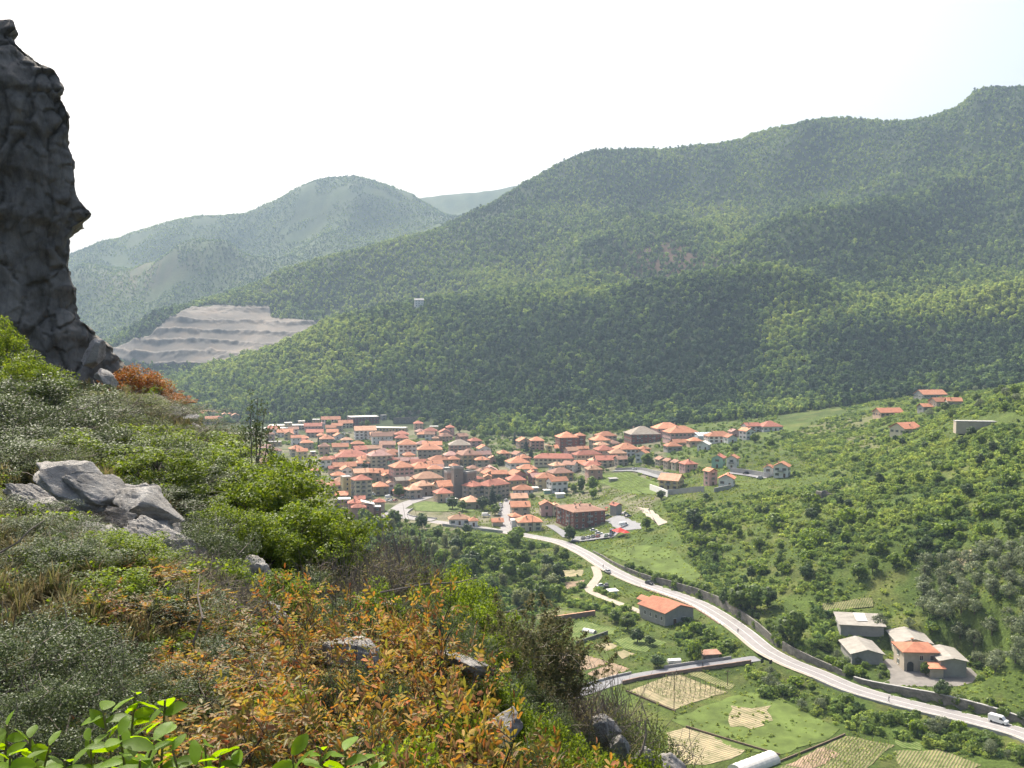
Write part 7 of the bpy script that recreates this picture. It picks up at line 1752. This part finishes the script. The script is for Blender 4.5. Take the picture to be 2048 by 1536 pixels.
for px, pyt, Y, wd, kk in ((70, 850, 19, 2.6, 'olive'), (150, 870, 18.5, 2.2, 'bright'), (220, 855, 20, 2.2, 'olive'), (290, 850, 21, 2.2, 'bright'), (350, 880, 20, 2.2, 'olive'), (20, 880, 17, 2.2, 'olive'), (110, 900, 17, 1.6, 'grey'), (400, 870, 24, 2.6, 'bright'), (330, 900, 18, 1.6, 'bright'), (440, 990, 16, 1.6, 'bright'), (0, 980, 12.5, 1.4, 'olive'), (400, 1060, 13.5, 1.3, 'olive'), (450, 1110, 13, 1.2, 'leafy'), (500, 1190, 12, 1.2, 'olive'), (120, 1110, 11, 1.2, 'olive'), (150, 1170, 9.5, 1.1, 'olive'), (220, 1200, 9, 1.1, 'leafy'), (60, 1150, 9.5, 1.2, 'olive'), (300, 1230, 9, 1.1, 'olive'), (560, 1130, 14, 1.4, 'bright'), (620, 1120, 15, 1.6, 'olive'), (680, 1170, 13, 1.3, 'olive'), (760, 1150, 14, 1.3, 'bright'), (640, 1210, 11.5, 1.2, 'olive'), (890, 1270, 12, 1.2, 'olive'), (960, 1310, 12, 1.3, 'leafy')):
    shrub(px, pyt, Y, wd, kk, 'filling the rocky slope between slab and thicket', G2)
# grass tufts and low herbs between the shrubs
LEAF['s_grass'] = leaf_mat('dry_grass_blades', [(0.14, 0.115, 0.06), (0.17, 0.15, 0.07), (0.1, 0.12, 0.035)], .4, .7, .2)
def tuft(seed, n=46):
    rg = np.random.default_rng(seed); v = []; f = []
    for i in range(n):
        a = rg.uniform(0, 6.28); ln = rg.uniform(.2, .42); le = rg.uniform(.15, .8); d = np.array([math.cos(a), math.sin(a), 0]); s = np.array([-d[1], d[0], 0]) * .006
        b0 = d * rg.uniform(0, .06); m_ = b0 + d * le * ln * .4 + np.array([0, 0, ln * .65]); tp = b0 + d * le * ln + np.array([0, 0, ln * (1 - .3 * le)])
        k = len(v); v += [b0 - s, b0 + s, m_ + s * .8, m_ - s * .8, tp]; f += [(k, k + 1, k + 2, k + 3), (k + 3, k + 2, k + 4)]
    return mesh_np('tuft', np.array(v), f, [LEAF['s_grass']])
def herb(seed, key):
    rg = np.random.default_rng(seed); c = np.c_[rg.normal(0, .14, (26, 2)), rg.uniform(.05, .3, 26)]; p, u_ = clump_points(c, np.full(26, .07), 9, rg); v, f = leaf_quads(p, .05, .028, rg, u_ + np.array([0, 0, 1.]), .4)
    return mesh_np('herb', v, f, [LEAF[key]])
n = 5200; yy = np.exp(rng.uniform(math.log(3.5), math.log(48), n)); aa = (rng.uniform(-150, 1450, n) - 1024) / F; xx = aa * yy
zz = H(xx, yy); ok = (visible(xx, yy, zz, .6)); xx, yy, zz = xx[ok], yy[ok], zz[ok]
for rx_, ry_, rr_ in ROCKS:
    ok = ((xx - rx_) ** 2 + (yy - ry_) ** 2 > (rr_ * .9) ** 2); xx, yy, zz = xx[ok], yy[ok], zz[ok]
scatter('ground_cover', np.stack([xx, yy, zz], 1), rng.uniform(.5, 1.1, len(xx)) * np.clip(yy / 9, .55, 1.2), np.zeros(len(xx)), np.where(rng.uniform(0, 1, len(xx)) < .75, rng.integers(0, 3, len(xx)), rng.integers(3, 5, len(xx))), [tuft(1), tuft(2), tuft(3), herb(4, 's_bright'), herb(5, 's_olive')], 'dry grass tufts and low herbs covering the rocky slope', 'grass')

# saplings with large leaves close below the viewpoint: every leaf is a part
LEAF['big'] = leaf_mat('large_spring_leaf', [(0.13, 0.23, 0.02), (0.18, 0.3, 0.03)], .62, .5, .22, objvar=.25)
def big_leaf(seed):
    rg = np.random.default_rng(seed); n = 6; v = []; L = 1.0
    for i in range(n + 1):
        t = i / n; w = .27 * math.sin(math.pi * (t * .92 + .05)) ** .8; dr = -.16 * t * t + rg.normal() * .008
        v += [(-w, t * L, dr + .22 * w), (0, t * L, dr - .0), (w, t * L, dr + .22 * w)]
    f = []
    for i in range(n):
        k = i * 3; f += [(k, k + 1, k + 4, k + 3), (k + 1, k + 2, k + 5, k + 4)]
    return mesh_np('leaf', np.array(v), f, [LEAF['big']], shade=True)
BL = [big_leaf(i) for i in range(4)]
MAT['stemgreen'] = plain('green_stem', (0.16, 0.14, 0.05), 0.7, 0.2, 8.0)
def sapling(px, Y, tips, label):
    """stems rise from the ground to each tip pixel; leaves sit in whorls near the tip"""
    x = (px - 1024) / F * Y; zg = float(H(x, Y)); base = np.array([x, Y, zg - .05])
    t = thing('sapling', label, 'sapling', tuple(base), 0, 'saplings below the viewpoint')
    b = MB(); rg = np.random.default_rng(int(px) + 900)
    for (tx, ty, dY, nl, ls) in tips:
        T = pt(tx, ty, Y + dY) - base; mid = T * .5 + rg.normal(size=3) * .06; mid[2] += .05
        b.tube([(0, 0, 0), tuple(mid), tuple(T)], [.008, .006, .003], 5)
        nl = int(nl * 1.7)
        for k in range(nl):
            fr = 1 - .17 * (k / nl); q = (1 - fr) ** 2 * np.zeros(3) + 2 * fr * (1 - fr) * mid + fr * fr * T
            o = link('leaf', BL[rg.integers(4)], t, tuple(q)); s = ls * rg.uniform(.75, 1.2); o.scale = (s * rg.uniform(.85, 1.15), s, s)
            s *= .82; o.scale = (s * rg.uniform(.85, 1.15), s, s); o.rotation_euler = (rg.uniform(-.5, 1.0), rg.normal() * .5, k * 2.4 + rg.uniform(-.5, .5))
    link('stems', b.mesh('stems', [MAT['stemgreen']]), t)
sapling(265, 2.7, [(270, 1385, 0, 9, .085), (205, 1420, .1, 7, .085), (330, 1400, -.1, 8, .085), (240, 1470, -.3, 9, .085), (180, 1480, .1, 7, .08), (310, 1480, -.2, 9, .085), (280, 1520, -.4, 8, .085)], 'sapling with large shining green leaves rising into the golden thicket')
sapling(40, 2.6, [(15, 1450, 0, 7, .075), (60, 1475, .1, 7, .075), (100, 1490, 0, 8, .075), (20, 1510, -.2, 7, .075), (130, 1520, -.2, 8, .075)], 'sapling with large green leaves among the glittering evergreens')
sapling(440, 2.5, [(345, 1500, 0, 8, .08), (410, 1490, .1, 7, .08), (440, 1510, 0, 9, .08), (390, 1530, -.2, 8, .08), (480, 1530, 0, 6, .08)], 'low sapling with upright green leaves beside the large one')
sapling(660, 2.5, [(585, 1510, 0, 6, .08), (640, 1495, .1, 8, .08), (690, 1500, 0, 8, .08), (730, 1520, .1, 7, .075), (660, 1535, -.1, 8, .08)], 'sapling with broad pale green leaves under the golden thicket')
# bare thin stems
def bare(name, pts, r, label):
    P = [pt(*p) for p in pts]; t0 = P[0]; b = MB(); b.tube([tuple(p - t0) for p in P], np.linspace(r, r * .35, len(P)), 6)
    rg = np.random.default_rng(len(label))
    o = link(name, b.mesh(name, [MAT['twig']]), None, tuple(t0)); tag(o, label, 'branch')
bare('dead_tree', [(1262, 1545, 16), (1285, 1500, 16), (1292, 1470, 16.1), (1290, 1440, 16.2)], .03, 'pale dead stem leaning over the drop')
bare('dead_branch', [(760, 1185, 13), (850, 1168, 13), (915, 1165, 13.2), (955, 1155, 13.4)], .016, 'dark bare branch reaching over the drop')
bare('dead_branch', [(800, 1125, 14), (790, 1085, 14), (785, 1065, 14)], .016, 'short bare dead branch standing among dry twigs')
bare('dead_branch', [(0, 1105, 9), (35, 1085, 9), (60, 1060, 9.1), (90, 1040, 9.2)], .012, 'bare pale branch beside the dark shrubs')
bare('dead_branch', [(385, 1290, 8), (405, 1235, 8), (395, 1190, 8.2), (400, 1150, 8.4)], .011, 'dark forked stem of the golden thicket')
# slender sapling in front of the works halls
x = (505 - 1024) / F * 24; zg = float(H(x, 24)); t = thing('slender_tree', 'slender sparse young tree rising in front of the works halls', 'tree', (x, 24, zg))
b = MB(); rg = np.random.default_rng(77); C = []
for (tx, ty) in ((515, 795), (500, 812), (530, 815), (490, 845), (540, 850), (510, 860), (475, 875), (548, 880)):
    T = pt(tx, ty, 24 + rg.normal() * .3) - np.array([x, 24, zg]); b.tube([(0, 0, -.2), tuple(T * .5 + rg.normal(size=3) * .06), tuple(T)], [.03, .02, .006], 5)
    for k in range(10): C.append(T * rg.uniform(.72, 1.0) + rg.normal(size=3) * .12)
link('stems', b.mesh('stems', [MAT['twig']]), t)
p, u_ = clump_points(np.array(C), np.full(len(C), .13), 16, rg); v, f = leaf_quads(p, .06, .04, rg)
link('foliage', mesh_np('foliage', v, f, [LEAF['s_olive']]), t)
# a bird above the forest
P = pt(1608, 722, 90); t = thing('bird', 'small dark bird gliding in front of the forest', 'bird', tuple(P), .5)
b = MB(); b.tube([(0, -.22, 0), (0, -.1, .01), (0, .05, .02), (0, .16, .03), (0, .22, .02)], [.02, .06, .07, .04, .012], 8); link('body', b.mesh('body', [MAT['cloth']]), t)
for s_ in (-1, 1):
    v = [(s_ * .03, .08, .02), (s_ * .03, -.06, .02), (s_ * .3, -.02, .09), (s_ * .28, .1, .09), (s_ * .55, -.08, .06), (s_ * .03, .08, .005), (s_ * .03, -.06, .005), (s_ * .3, -.02, .075), (s_ * .28, .1, .075), (s_ * .55, -.08, .05)]
    link('wing', mesh_np('wing', v, [(0, 1, 2, 3), (3, 2, 4), (8, 7, 6, 5), (9, 7, 8)], [MAT['cloth']]), t)

# ------------------------------------------------------------------ air: pale haze over the whole valley
hz, n, l, bs = newmat('haze_air')
n.remove(bs); pv = n.new('ShaderNodeVolumePrincipled')
pv.inputs['Color'].default_value = (0.48, 0.64, 0.82, 1); pv.inputs['Density'].default_value = 0.000115; pv.inputs['Anisotropy'].default_value = 0.2
l.new(pv.outputs[0], n['Material Output'].inputs['Volume'])
b = MB(); b.box(0, 3200, 420, 13000, 6800, 960)
tag(link('haze', b.mesh('haze', [hz])), 'thin pale haze filling the valley air', 'haze', kind='stuff')
